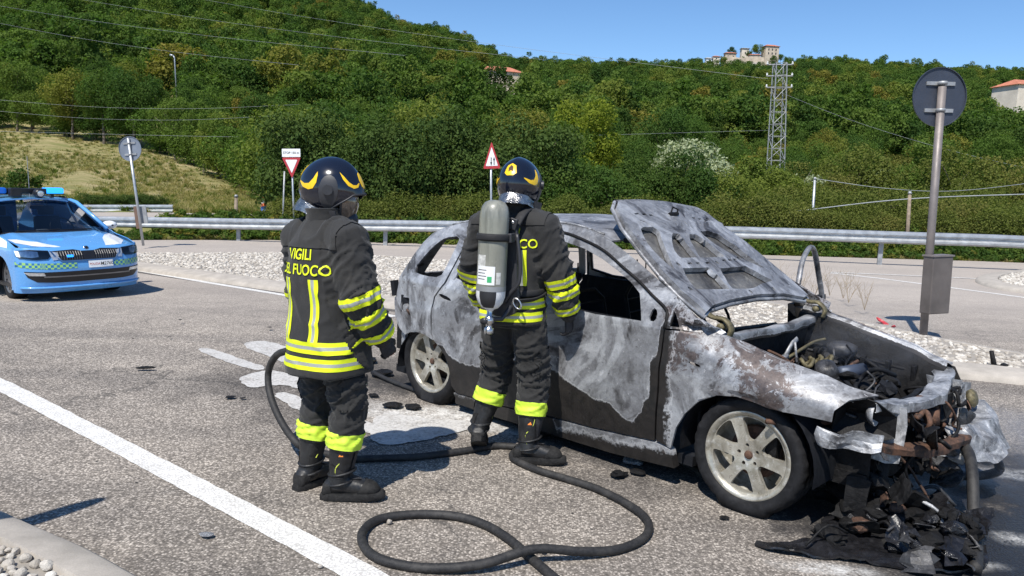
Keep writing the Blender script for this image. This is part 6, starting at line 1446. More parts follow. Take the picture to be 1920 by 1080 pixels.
    patch('front_badge', [(0.17, 0.42), (0.12, 0.62), (0, 0.68), (-0.12, 0.62), (-0.17, 0.42), (-0.1, 0.22), (0, 0.16), (0.1, 0.22)], M['helm_yellow'], 1.015)
    rb = [(PI - 0.30, 0.30), (PI - 0.24, 0.62), (PI, 0.72), (PI + 0.24, 0.62), (PI + 0.30, 0.30), (PI + 0.14, 0.20), (PI - 0.14, 0.20)]
    rbp = patch('rear_badge', rb, M['helm_yellow'], 1.012)
    patch('badge_emblem', [(PI - 0.13, 0.36), (PI - 0.10, 0.55), (PI + 0.02, 0.62), (PI + 0.13, 0.50), (PI + 0.10, 0.35), (PI, 0.40)], M['rustmetal'], 1.024)
    # crumpled aluminised neck protector
    rows = []
    for k in range(7):
        t = k / 6; row = []
        for j in range(29):
            a = PI + (j / 28 - 0.5) * 2 * 1.72; p = S(a, low(a) + 0.10 - 0.10 * t, 1.012 + 0.0 * t); dn = Vector((math.sin(a) * 0.028, math.cos(a) * 0.045 - 0.004, -0.055)) * t * (1 - 0.45 * abs(j / 28 - 0.5) * 2)
            p = p + (T.to_3x3() @ dn); q = p * 26; p = p + Vector((noise.noise(q), noise.noise(q + Vector((9, 0, 0))), noise.noise(q + Vector((0, 9, 0))) * 0.6)) * 0.009 * t
            row.append(p)
        rows.append(row)
    mb = MB(); mb.grid(rows); mb.build('neck_protector', M['alu'], sh, True, solid=0.004)
    # breathing mask seen under the brow
    rows = [[T @ Vector((0.085 * math.sin(a) * w, 0.078 + 0.075 * math.cos(a) * dp, z)) for a in np.linspace(-1.35, 1.35, 15)] for z, w, dp in ((0.005, 0.9, 0.75), (-0.03, 1.0, 1.0), (-0.07, 1.0, 1.05), (-0.11, 0.92, 0.95), (-0.14, 0.7, 0.8))]
    mb = MB(); mb.grid(rows); mk = mb.build('mask_lens', M['lens'], sh, True, solid=0.004)
    rim = rows[0] + [r[-1] for r in rows[1:-1]] + rows[-1][::-1] + [r[0] for r in rows[1:-1]][::-1]
    mb = MB(); mb.tube(rim, 0.008, 6, closed=True); mb.build('mask_rim', M['helm_plastic'], mk, True)
    mb = MB(); mb.lathe([(0.0, 0.06), (0.03, 0.055), (0.038, 0.03), (0.034, 0.0), (0, 0)], 14, T @ Matrix.Translation((0, 0.105, -0.155)) @ Matrix.Rotation(-1.2, 4, 'X')); mb.build('regulator', M['helm_plastic'], mk, True)
    return sh
def firefighter(P, label, loc, theta):
    """P holds the joints in the wearer's own frame: +Y ahead, +X to the right"""
    V = {k: (Vector(v) if isinstance(v, tuple) and len(v) == 3 else v) for k, v in P.items()}
    # the body: one continuous figure under the clothes
    mb = MB()
    torso_loft(mb, [(V['hipz'] - 0.06, 0.15, 0.10, 0, 0), (V['hipz'] + 0.1, 0.15, 0.10, 0, 0), (1.25, 0.15, 0.11, 0.0, 0), (1.45, 0.16, 0.10, 0, 0), (1.53, 0.09, 0.07, 0, 0)])
    for s in ('r', 'l'):
        mb.tube([V[s + 'sh'], V[s + 'el'], V[s + 'wr']], [0.055, 0.042, 0.03], 10); mb.tube([V[s + 'hip'], V[s + 'kn'], V[s + 'an']], [0.08, 0.058, 0.04], 10)
    hd = V['head']; mb.tube([Vector((0, 0, 1.48)), hd - Vector((0, 0, 0.08))], [0.06, 0.055], 12)
    rows = []
    for k in range(9):
        e = -PI / 2 + PI * k / 8; rows.append([hd + Vector((0.075 * math.cos(e) * math.cos(a), 0.095 * math.cos(e) * math.sin(a), 0.115 * math.sin(e) - 0.02)) for a in np.linspace(0, 2 * PI, 16, endpoint=False)])
    mb.grid(rows, close=True)
    yaw = P['yaw']; fv = Vector((math.sin(-yaw), math.cos(yaw), 0)); rv = Vector((fv.y, -fv.x, 0))
    mb.tube([hd + fv * 0.085 + Vector((0, 0, 0.02)), hd + fv * 0.11 + Vector((0, 0, -0.02)), hd + fv * 0.09 + Vector((0, 0, -0.035))], [0.012, 0.018, 0.012], 8)
    for s in (-1, 1): mb.tube([hd + rv * s * 0.072 + Vector((0, 0, 0.02)), hd + rv * s * 0.085, hd + rv * s * 0.075 + Vector((0, 0, -0.03))], [0.012, 0.016, 0.01], 6)
    body = finish('person', voxel(mb, 0.014, 3, 'person'), M['skin'], None, True)
    body.location = loc; body.rotation_euler = (0, 0, 0)
    body.matrix_world = Matrix.Translation(loc) @ Matrix.Rotation(-ROLL, 4, 'Y') @ Matrix.Rotation(theta - PI / 2, 4, 'Z')
    tag(body, label, 'person')
    # trousers
    mb = MB(); hz = V['hipz']
    torso_loft(mb, [(hz - 0.10, 0.165, 0.125, 0.0, 0), (hz, 0.175, 0.135, 0.0, 0), (hz + 0.12, 0.165, 0.125, 0, 0)], 24)
    bones = [(Vector((0, 0, hz - 0.05)), Vector((0, 0, hz + 0.15)), 0.13, 'trunk')]
    for s in ('r', 'l'):
        h, k, a = V[s + 'hip'], V[s + 'kn'], V[s + 'an']; end = a + (k - a) * P.get('cuff', 0.36)
        mb.tube([h + Vector((0, 0, 0.05)), h.lerp(k, 0.4), k, k.lerp(end, 0.5), end], [0.115, 0.112, 0.098, 0.098, 0.096], 18)
        bones += [(h, k, 0.10, 'upper'), (k, end, 0.09, 'lower')]
    me = voxel(mb, 0.0095, 5, 'trousers'); folds(me, bones, 0.016, P['seed']); me.update(); tr = finish('trousers', me, M['trouser'], body, True)
    for s in ('r', 'l'):
        k, a = V[s + 'kn'], V[s + 'an']; end = a + (k - a) * P.get('cuff', 0.36); ax = (k - a).normalized(); c = end + ax * 0.055
        sg = 1 if s == 'r' else -1
        pred = lambda p, n, c=c: (p - c).length < 0.14
        band(me, 'hi_vis_cuff', tr, M['cuff'], [(c + ax * 0.042, ax), (c - ax * 0.042, -ax)], pred, 0.004)
    for s in ('r', 'l'):      # knee pads and thigh pockets
        h, k = V[s + 'hip'], V[s + 'kn']; sg = 1 if s == 'r' else -1; c = h.lerp(k, 0.72) + Vector((sg * 0.105, -0.01, 0))
        pk = band(me, 'thigh_pocket', tr, M['turnout2'], [(c + Vector((0, 0.065, 0)), (0, 1, 0)), (c - Vector((0, 0.075, 0)), (0, -1, 0)), (c + Vector((0, 0, 0.085)), (0, 0, 1)), (c - Vector((0, 0, 0.085)), (0, 0, -1))], lambda p, n, sg=sg: p.x * sg > 0.09 and n.x * sg > 0.3, 0.009)
        band(me, 'pocket_flap', tr, M['trouser'], [(c + Vector((0, 0.07, 0)), (0, 1, 0)), (c - Vector((0, 0.08, 0)), (0, -1, 0)), (c + Vector((0, 0, 0.095)), (0, 0, 1)), (c + Vector((0, 0, 0.045)), (0, 0, -1))], lambda p, n, sg=sg: p.x * sg > 0.09 and n.x * sg > 0.3, 0.014)
    # boots and gloves
    for s in ('r', 'l'):
        boot('boot', body, V[s + 'an'], V[s + 'kn'], V[s + 'toe'], pitch=P.get(s + 'pitch', 0.0))
        sg = 1 if s == 'r' else -1
        glove('glove', body, V[s + 'wr'] + (V[s + 'wr'] - V[s + 'el']).normalized() * 0.03, V[s + 'hd'], P.get(s + 'palm', (-sg, 0.2, 0)), sg, P.get('curl', 0.8))
    # jacket
    mb = MB(); jz = P['hem']
    torso_loft(mb, P['torso'], 30)
    bones = [(Vector((0, 0, jz)), Vector((0, 0, 1.42)), 0.15, 'trunk')]
    for s in ('r', 'l'):
        sg = 1 if s == 'r' else -1; sh, el, wr = V[s + 'sh'], V[s + 'el'], V[s + 'wr']
        mb.tube([sh - Vector((sg * 0.10, 0, -0.045)), sh + Vector((sg * 0.012, 0, 0.012)), sh.lerp(el, 0.35), el + Vector((0, -0.008, 0)), el.lerp(wr, 0.5), wr], [r_ * P.get('arm', 1) for r_ in (0.085, 0.098, 0.094, 0.088, 0.080, 0.070)], 18)
        bones += [(sh, el, 0.09 * P.get('arm', 1), 'upper'), (el, wr, 0.075 * P.get('arm', 1), 'lower')]
    me = voxel(mb, 0.0095, 6, 'jacket'); folds(me, bones, 0.017, P['seed'] + 5); me.update(); jk = finish('jacket', me, M['turnout'], body, True)
    trunk_ = lambda p, n: classify(p, bones)[1] == 'trunk' and abs(p.x) < P['torso'][0][1] + 0.06
    for (zc, w) in P['bands']: tri_band(me, jk, (0, 0, zc), (0, 0, 1), w, trunk_)
    for s in ('r', 'l'):
        el, wr, sh = V[s + 'el'], V[s + 'wr'], V[s + 'sh']; axl = (wr - el).normalized(); ia = 2 if s == 'r' else 4; iu = ia - 1
        lowp = lambda p, n, ia=ia, iu=iu: classify(p, bones)[2] in (ia, iu)
        for t, w in P['sleeve']:
            q = el.lerp(wr, t) if t >= 0 else el.lerp(sh, -t); ax = axl if t >= 0.15 else (wr - sh).normalized()
            sg = 1 if s == 'r' else -1; x0 = sg * (lin(q.z, [(a[0], a[1]) for a in P['torso']]) + 0.008)
            tri_band(me, jk, q, ax, w, lambda p, n, q=q, sg=sg, x0=x0, lowp=lowp: (p.x - x0) * sg > 0 and (p - q).length < 0.17, extra=[((x0, 0, 0), (-sg, 0, 0))])
    for x in (-0.105, 0.105):       # upright bars on the back
        for dx0, dx1, mt in ((-0.029, -0.010, 'yellow'), (-0.010, 0.008, 'silver'), (0.008, 0.029, 'yellow')):
            band(me, 'back_bar', jk, M[mt], [((x + dx1, 0, 0), (1, 0, 0)), ((x + dx0, 0, 0), (-1, 0, 0)), ((0, 0, P['barz'][1]), (0, 0, 1)), ((0, 0, P['barz'][0]), (0, 0, -1))], lambda p, n: p.y < -0.02 and n.y < -0.2 and classify(p, bones)[1] == 'trunk', 0.004)
    wrap_text(me, 'VIGILI', 0.078, 0.0, P['textz'] + 0.08, jk, 0.92); wrap_text(me, 'DEL FUOCO', 0.078, 0.0, P['textz'], jk, 0.92)
    # shoulder yoke and stitched panels lying over the coat
    yz = P['textz'] + 0.115
    band(me, 'shoulder_yoke', jk, M['turnout2'], [((0, 0, yz), (0, 0, -1)), ((0, 0, P['collar'] + 0.02), (0, 0, 1))], lambda p, n: abs(p.x) < 0.245, 0.006)
    band(me, 'hem_strip', jk, M['turnout2'], [((0, 0, P['bands'][1][0] - P['bands'][1][1] / 2 - 0.002), (0, 0, 1)), ((0, 0, jz - 0.02), (0, 0, -1))], trunk_, 0.003)
    for s in (-1, 1):
        zc = P['bands'][0][0] + 0.135
        band(me, 'coat_pocket', jk, M['turnout2'], [((0, 0.13, 0), (0, 1, 0)), ((0, -0.0, 0), (0, -1, 0)), ((0, 0, zc + 0.075), (0, 0, 1)), ((0, 0, zc - 0.075), (0, 0, -1))], lambda p, n, s=s: p.x * s > 0.1 and classify(p, bones)[1] == 'trunk', 0.009)
        band(me, 'pocket_flap', jk, M['turnout'], [((0, 0.14, 0), (0, 1, 0)), ((0, -0.01, 0), (0, -1, 0)), ((0, 0, zc + 0.085), (0, 0, 1)), ((0, 0, zc + 0.035), (0, 0, -1))], lambda p, n, s=s: p.x * s > 0.1 and classify(p, bones)[1] == 'trunk', 0.013)
    # collar
    rows = []; cb = Vector((0, 0.01, P['collar']))
    for k, (dz, r1, r2) in enumerate([(-0.03, 0.105, 0.10), (0.02, 0.093, 0.092), (0.06, 0.090, 0.092), (0.085, 0.094, 0.098)]):
        rows.append([cb + Vector((math.sin(a) * r1, math.cos(a) * r2 * (1.25 if math.cos(a) > 0.2 else 1), dz - 0.055 * max(0, math.cos(a)) ** 2 * (k / 3))) for a in np.linspace(0.16, 2 * PI - 0.16, 26)])
    mb = MB(); mb.grid(rows); mb.build('collar', M['turnout'], jk, True, solid=0.012)
    mb = MB(); mb.tube([(0, P['torso'][2][2] + P['torso'][2][3] + 0.004, jz + 0.03), (0, P['torso'][3][2] + P['torso'][3][3] + 0.004, 1.2), (0, 0.11, P['collar'])], 0.012, 6, flat=0.4); mb.build('front_flap', M['turnout'], jk, True)
    # hem and shoulder seams
    # flash hood and helmet
    mb = MB(); mb.tube([Vector((0, 0.0, P['collar'] - 0.04)), hd - Vector((0, 0, 0.15)) - fv * 0.012, hd - Vector((0, 0, 0.06)) - fv * 0.012, hd + Vector((0, 0, 0.03)) - fv * 0.02], [0.088, 0.078, 0.093, 0.088], 18)
    me2 = voxel(mb, 0.012, 3, 'flash_hood'); folds(me2, [(Vector((0, 0, 1.4)), hd, 0.08, 'upper')], 0.005, 3); finish('flash_hood', me2, M['hood'], body, True)
    helmet(body, hd + Vector((0, 0, 0.03)), yaw, P['nod'], 0)
    return body
M['cuff'] = vis_mat('lime_cuff', (0.62, 0.85, 0.06))
FF1 = dict(seed=1.3, hipz=0.90, cuff=0.46, hem=0.70, collar=1.50, head=(0.0, 0.055, 1.655), yaw=R(-60), nod=R(-9), curl=0.9, arm=1.18,
           rsh=(0.195, -0.005, 1.405), rel=(0.285, 0.0, 1.12), rwr=(0.265, 0.145, 0.90), rhd=(-0.05, 0.55, -0.8), lsh=(-0.195, -0.005, 1.405), lel=(-0.28, 0.05, 1.13), lwr=(-0.2, 0.25, 0.98), lhd=(0.3, 0.9, -0.3),
           rhip=(0.10, 0, 0.86), rkn=(0.125, 0.03, 0.49), ran=(0.10, -0.03, 0.10), rtoe=(0.73, 0.68, 0), lhip=(-0.10, 0, 0.86), lkn=(-0.14, 0.03, 0.49), lan=(-0.165, -0.04, 0.10), ltoe=(-0.10, 0.99, 0),
           torso=[(0.70, 0.25, 0.205, 0.005, 0), (0.78, 0.247, 0.20, 0.005, 0), (0.93, 0.238, 0.19, 0.01, 0), (1.08, 0.23, 0.178, 0.01, 0), (1.24, 0.226, 0.168, 0.0, 0), (1.37, 0.208, 0.145, -0.01, 0), (1.455, 0.15, 0.115, -0.005, 0), (1.53, 0.088, 0.088, 0.005, 0)],
           bands=[(0.862, 0.064), (0.775, 0.064)], sleeve=[(-0.02, 0.064), (0.34, 0.064), (0.84, 0.056)], barz=(0.892, 1.22), textz=1.265)
f1 = firefighter(FF1, 'firefighter in dark turnout gear with yellow stripes watching the burnt car, glove at his side', (-0.95, 4.14, 0.0), R(50))
FF2 = dict(seed=7.7, hipz=0.97, cuff=0.44, hem=0.885, collar=1.565, head=(0.02, 0.05, 1.725), yaw=R(2), nod=R(-7), curl=0.75, arm=1.1,
           rsh=(0.20, 0.0, 1.48), rel=(0.30, 0.03, 1.19), rwr=(0.325, 0.11, 0.955), rhd=(-0.02, 0.25, -1), lsh=(-0.20, 0.0, 1.48), lel=(-0.285, 0.03, 1.21), lwr=(-0.27, 0.13, 0.99), lhd=(0.1, 0.4, -0.9),
           rhip=(0.095, 0, 0.93), rkn=(0.125, 0.04, 0.52), ran=(0.12, -0.06, 0.10), rtoe=(0.94, 0.33, 0), lhip=(-0.095, 0, 0.93), lkn=(-0.15, 0.08, 0.53), lan=(-0.235, -0.03, 0.165), ltoe=(-0.35, 0.9, 0), lpitch=R(-28),
           torso=[(0.885, 0.205, 0.165, 0.005, 0), (0.95, 0.205, 0.165, 0.005, 0), (1.05, 0.198, 0.155, 0.01, 0), (1.15, 0.198, 0.15, 0.01, 0), (1.32, 0.205, 0.148, 0.0, 0), (1.44, 0.195, 0.128, -0.01, 0), (1.52, 0.14, 0.105, -0.005, 0), (1.59, 0.085, 0.085, 0.005, 0)],
           bands=[(1.025, 0.06), (0.945, 0.06)], sleeve=[(0.12, 0.06), (0.40, 0.06), (0.86, 0.052)], barz=(1.14, 1.36), textz=1.395)
f2 = firefighter(FF2, 'firefighter with an air cylinder on his back standing at the car door', (0.06, 4.85, 0.0), R(68))

# breathing apparatus worn by the second firefighter
def apparatus(body):
    root = thing('breathing_apparatus', 'olive grey air cylinder with white base on a black back frame', 'air cylinder', (0, 0, 0))
    root.matrix_world = body.matrix_world
    t = NT('cylinder_wrap'); o = t.obj(); n = t.noise(3, 5, 0.6, o); br = t.n('TexBrick', Scale=9.0); t.set(br.inputs['Vector'], o)
    mp = t.n('Mapping'); t.set(mp.inputs[0], o); mp.inputs['Scale'].default_value = (26, 26, 3); st = t.noise(1.0, 4, 0.6, mp.outputs[0])
    c = t.mix(t.rng(n, 0.3, 0.7), (0.17, 0.175, 0.145), (0.29, 0.29, 0.25)); c = t.mix(t.rng(st, 0.45, 0.62, 0, 0.6), c, (0.10, 0.105, 0.09)); c = t.mix(t.rng(t.noise(16, 5, 0.7, o), 0.6, 0.72, 0, 0.35), c, (0.55, 0.54, 0.5))
    M['wrap'] = t.out(c, 0.35, 0, t.bump(st, 0.15, 0.003), Coat_Weight=0.3)
    T = Matrix.Translation((-0.035, -0.285, 1.05)) @ Matrix.Rotation(R(2.5), 4, 'Y') @ Matrix.Rotation(R(-2), 4, 'X')
    mb = MB(); r = 0.089; mb.lathe([(0.0, 0.615), (0.03, 0.613), (0.06, 0.60), (0.078, 0.575), (0.087, 0.54), (r, 0.50), (r, 0.10)], 40, T); cy = mb.build('cylinder', M['wrap'], root, True)
    mb = MB(); mb.lathe([(r + 0.001, 0.105), (r + 0.001, 0.085), (r + 0.001, 0.075)], 40, T); mb.build('grey_ring', M['galv_dull'], cy, True)
    mb = MB(); mb.lathe([(r, 0.08), (0.088, 0.04), (0.075, 0.0), (0.05, -0.03), (0.025, -0.04), (0.02, -0.05)], 40, T); mb.build('white_base', M['white'], cy, True)
    mb = MB(); mb.lathe([(r + 0.0015, 0.075), (0.0895, 0.04), (0.0765, 0.0), (0.055, -0.025)], 12, T, a0=-PI / 2 - 0.42, a1=-PI / 2 + 0.78); mb.build('black_bumper', M['helm_plastic'], cy, True)
    def lab(a0, a1, z0, z1, mt, nm, par, k=0.0012):
        mb = MB(); mb.lathe([(r + k, z0), (r + k, z1)], 10, T, a0=a0, a1=a1); return mb.build(nm, mt, par, True)
    lb = lab(-PI / 2 - 0.75, -PI / 2 + 0.62, 0.115, 0.225, M['white'], 'paper_label', cy); lab(-PI / 2 - 0.75, -PI / 2 - 0.05, 0.225, 0.29, M['label_torn'], 'torn_label', cy)
    lab(-PI / 2 + 0.12, -PI / 2 + 0.42, 0.13, 0.165, M['label_green'], 'green_mark', lb, 0.0022)
    for k in range(4): lab(-PI / 2 - 0.65, -PI / 2 + 0.05 - 0.1 * (k % 2), 0.20 - 0.018 * k, 0.204 - 0.018 * k, M['helm_plastic'], 'print_line', lb, 0.002)
    lab(-PI / 2 + 0.72, -PI / 2 + 1.05, 0.12, 0.19, M['label_torn'], 'side_label', cy)
    mb = MB(); mb.lathe([(0.0, -0.19), (0.026, -0.19), (0.03, -0.18), (0.03, -0.155), (0.02, -0.15), (0.02, -0.13), (0.028, -0.125), (0.028, -0.09), (0.018, -0.085), (0.018, -0.045)], 16, T); vv = mb.build('valve', M['chrome'], root, True)
    mb = MB(); mb.tube([T @ Vector((0, 0, -0.10)), T @ Vector((0.06, 0.05, -0.10)), T @ Vector((0.10, 0.09, -0.02))], 0.014, 8); mb.build('valve_hose', M['helm_plastic'], vv, True)
    mb = MB(); mb.lathe([(0, 0), (0.02, 0), (0.022, 0.02), (0, 0.02)], 12, T @ Matrix.Translation((-0.02, -0.02, -0.11)) @ Matrix.Rotation(PI / 2, 4, 'X')); mb.build('gauge', M['helm_plastic'], vv, True)
    # back frame, straps
    mb = MB(); pts = [(-0.13, 1.05), (-0.15, 1.2), (-0.12, 1.45), (-0.06, 1.56), (0.06, 1.56), (0.11, 1.45), (0.09, 1.2), (0.12, 1.05), (0.07, 0.95), (-0.08, 0.95)]
    mb.prism([(x, z) for x, z in chaikin(pts)], 0.150, 0.185, FACE); mb.build('back_plate', M['helm_plastic'], root, bevel=0.008)
    mb = MB(); mb.tube([T @ Vector((0.098 * math.cos(a), 0.098 * math.sin(a), 0.395)) for a in np.linspace(0, 2 * PI, 30, endpoint=False)], 0.022, 6, closed=True, flat=0.22, up=(0, 0, 1)); mb.build('cylinder_strap', M['webbing'], root, True)
    mb = MB(); mb.box(T @ Vector((0.10, 0.03, 0.395)), (0.03, 0.06, 0.055)); mb.build('strap_buckle', M['helm_plastic'], root, bevel=0.005)
    for sgn in (-1, 1):
        pts = spline([(sgn * 0.05, -0.165, 1.40), (sgn * 0.085, -0.155, 1.52), (sgn * 0.115, -0.06, 1.605), (sgn * 0.125, 0.06, 1.58), (sgn * 0.13, 0.14, 1.45), (sgn * 0.15, 0.16, 1.25), (sgn * 0.19, 0.08, 1.10), (sgn * 0.19, -0.08, 1.06), (sgn * 0.10, -0.175, 1.05)], 6)
        mb = MB(); mb.tube(pts, 0.028, 8, flat=0.3, up=(1, 0, 0)); st = mb.build('shoulder_strap', M['webbing'], root, True)
    mb = MB(); mb.box((0.075, -0.188, 1.52), (0.05, 0.02, 0.07), Matrix.Rotation(0.3, 3, 'Y')); pd = mb.build('strap_pad', M['helm_plastic'], root, bevel=0.006)
    mb = MB(); mb.lathe([(0, 0.004), (0.009, 0.003), (0.011, 0)], 12, Matrix.Translation((0.075, -0.199, 1.53)) @ Matrix.Rotation(PI / 2, 4, 'X')); mb.build('rivet', M['chrome'], pd, True)
    mb = MB(); mb.tube([Vector((0.20 * math.cos(a), 0.165 * math.sin(a) + 0.0, 1.09)) for a in np.linspace(0, 2 * PI, 30, endpoint=False)], 0.024, 6, closed=True, flat=0.3, up=(0, 0, 1)); mb.build('waist_belt', M['webbing'], root, True)
    mb = MB(); mb.tube(spline([(0.10, -0.19, 1.46), (0.125, -0.205, 1.3), (0.12, -0.21, 1.17), (0.06, -0.205, 1.10), (0.02, -0.2, 1.04)], 6), 0.012, 8); mb.build('air_hose', M['helm_plastic'], root, True)
    mb = MB(); mb.tube([Vector((0.105 + 0.018 * math.cos(a) + 0.02 * math.sin(a), -0.20, 1.04 - 0.03 * math.sin(a) + 0.012 * math.cos(a))) for a in np.linspace(0, 2 * PI, 16, endpoint=False)], 0.006, 6, closed=True); mb.build('carabiner', M['chrome'], root, True)
    return root
M['label_torn'] = plain('torn_label', (0.55, 0.55, 0.52), 0.7, 0, 0.35, 40); M['label_green'] = plain('green_mark', (0.05, 0.42, 0.16), 0.6); M['chrome'] = plain('valve_metal', (0.55, 0.55, 0.56), 0.25, 0.9)
M['webbing'] = plain('black_webbing', (0.014, 0.014, 0.016), 0.75, 0, 0.2, 30, 0.4, 200)
apparatus(f2)

# ================================================================ POLICE CAR
M['pblue'] = plain('police_blue', (0.11, 0.33, 0.68), 0.28, 0.0, 0.04, 2, Coat_Weight=0.8, Coat_Roughness=0.05)
M['pwhite'] = plain('police_white', (0.78, 0.79, 0.80), 0.3, 0, 0.03, 2, Coat_Weight=0.6, Coat_Roughness=0.05)
M['trim'] = plain('black_trim', (0.012, 0.012, 0.014), 0.4, 0, 0.15, 8)
M['chrome2'] = plain('chrome_trim', (0.62, 0.64, 0.66), 0.12, 1.0, 0.05, 5)
M['alloy2'] = plain('clean_alloy', (0.22, 0.22, 0.23), 0.35, 0.7, 0.1, 6)
M['slat'] = plain('slat_grey', (0.07, 0.072, 0.078), 0.4, 0.2)
M['lampwhite'] = plain('lamp_inside', (0.62, 0.64, 0.66), 0.15, 0.6, 0.25, 25)
def glass_mat(name, tint, refl=1.0):
    t = NT(name); fr = t.n('Fresnel', IOR=1.5); tr = t.n('BsdfTransparent'); t.set(tr.inputs[0], tint); gl = t.n('BsdfGlossy', Roughness=0.02); t.set(gl.inputs[0], (0.9, 0.95, 1.0))
    ms = t.n('MixShader', Fac=t.math('MULTIPLY', fr.outputs[0], refl)); t.t.links.new(tr.outputs[0], ms.inputs[1]); t.t.links.new(gl.outputs[0], ms.inputs[2])
    o = t.n('OutputMaterial'); t.t.links.new(ms.outputs[0], o.inputs[0]); return t.m
M['screen'] = glass_mat('windscreen_glass', (0.30, 0.34, 0.38)); M['lampglass'] = glass_mat('lamp_glass', (0.85, 0.88, 0.92), 1.2)
def lit(name, col, em, strength):
    t = NT(name); f = t.noise(30, 3); c = t.mix(f, col, tuple(x * 0.6 for x in col)); return t.out(c, 0.15, 0, None, Emission_Color=(*em, 1), Emission_Strength=strength)
M['bluelamp'] = lit('blue_lamp_lit', (0.01, 0.12, 0.7), (0.02, 0.30, 1.0), 1.5); M['bluelens'] = lit('blue_lamp', (0.01, 0.07, 0.35), (0.01, 0.15, 0.7), 0.35)
t = NT('checker_print'); ck = t.n('TexChecker', Scale=1.0); mp = t.n('Mapping'); t.set(mp.inputs[0], t.attr('uvp', 'Vector')); mp.inputs['Scale'].default_value = (26, 26, 26); t.set(ck.inputs['Vector'], mp.outputs[0])
t.set(ck.inputs['Color1'], (0.30, 0.55, 0.16)); t.set(ck.inputs['Color2'], (0.03, 0.16, 0.36)); M['checker'] = t.out(ck.outputs[0], 0.35)

PC = thing('police_car', 'light blue and white police patrol car with roof light bar', 'police car', (0, 0, 0), (0, 0, R(-31)))
_w = G(19, 559); PC.scale = (0.93, 0.93, 0.93); PC.location = (_w.x + 0.602 * 0.74, _w.y + 0.799 * 0.74, _w.z)
PC.rotation_euler = (R(1.0), 0, R(-37))
W0 = 0.895
def nose(y, z, k=0.0):
    s = min(1, abs(y) / W0); a = math.asin(min(1, s ** (1 / 0.72)))
    D = lin(z, [(0.16, 0.36), (0.24, 0.43), (0.34, 0.445), (0.50, 0.465), (0.62, 0.44), (0.72, 0.40), (0.80, 0.335), (0.83, 0.30)]) + k
    return Vector((0.43 + D * math.cos(a) ** 0.85, math.copysign(s * (W0 + k * s), y), z + lin(s, [(0, 0), (0.6, 0.0), (1, 0.0)])))
def hood(X, y, k=0.0):
    x0 = nose(y, 0.82).x; t = (x0 - X) / (x0 + 0.30); t = max(0, min(1, t))
    crease = 0.012 * math.exp(-((abs(y) - 0.52 - 0.1 * t) / 0.05) ** 2)
    return Vector((X, y, 0.82 + 0.165 * t ** 0.8 - 0.05 * (abs(y) / 0.8) ** 3 * (0.5 + 0.5 * t) + crease + k))
ys = [W0 * math.copysign(math.sin(a) ** 1, a) if a >= 0 else -W0 * math.sin(-a) for a in np.linspace(-PI / 2, PI / 2, 41)]
rows = [[nose(y, z) for y in ys] for z in (0.16, 0.20, 0.26, 0.34, 0.42, 0.50, 0.56, 0.62, 0.68, 0.74, 0.78, 0.81, 0.825)]
mb = MB(); mb.grid(rows); nb = mb.build('front_bumper', M['pblue'], PC, True)
rows = []
for t in np.linspace(0, 1, 14):
    r = []
    for y in np.linspace(-0.80, 0.80, 33):
        x0 = nose(y, 0.825).x; x1 = -0.20 - 0.16 * (abs(y) / 0.72) ** 2; X = x0 + (x1 - x0) * t; p = hood(X, y)
        if t == 0: p.z = 0.825 - 0.0
        r.append(p)
    rows.append(r)
mb = MB(); mb.grid(rows); bonn = mb.build('bonnet', M['pblue'], PC, True, solid=0.01)
def npatch(name, poly, mat, par, k=0.006, step=0.05, thick=0.0, uv=False):
    bm = flat_panel(poly, [], step); lay = []
    for v in bm.verts: lay.append((v.co.x, v.co.y)); v.co = nose(v.co.x, v.co.y, k)
    bmesh.ops.recalc_face_normals(bm, faces=bm.faces)
    if sum(f.normal.x for f in bm.faces) < 0: bmesh.ops.reverse_faces(bm, faces=bm.faces)
    me = bpy.data.meshes.new(name); bm.to_mesh(me); bm.free()
    if uv:
        a = me.attributes.new('uvp', 'FLOAT_VECTOR', 'POINT'); a.data.foreach_set('vector', [c for (y, z) in lay for c in (y * (1 + 0.28 * (abs(y) > 0.6)), z, 0.02)])
    return finish(name, me, mat, par, True, solid=thick)
GR = [(-0.50, 0.775), (-0.46, 0.70), (-0.38, 0.635), (0.38, 0.635), (0.46, 0.70), (0.50, 0.775), (0.20, 0.79), (0.09, 0.765), (-0.09, 0.765), (-0.20, 0.79)]
gr = npatch('grille', GR, M['trim'], PC, 0.004)
npatch('grille_frame', [(-0.52, 0.785), (-0.48, 0.70), (-0.39, 0.618), (0.39, 0.618), (0.48, 0.70), (0.52, 0.785), (0.49, 0.776), (0.45, 0.70), (0.375, 0.637), (-0.375, 0.637), (-0.45, 0.70), (-0.49, 0.776)], M['chrome2'], gr, 0.012, 0.06, 0.006)
for k in range(25):
    y = -0.42 + k * 0.035
    if abs(y) < 0.085: continue
    b0 = 0.645 + max(0, abs(y) - 0.37) * 0.9; mb = MB(); mb.tube([nose(y, b0, 0.012), nose(y, 0.705, 0.016), nose(y, 0.765, 0.008)], 0.0038, 5); mb.build('slat', M['slat'], gr)
npatch('grille_centre', [(-0.085, 0.64), (0.085, 0.64), (0.085, 0.76), (-0.085, 0.76)], M['trim'], gr, 0.014)
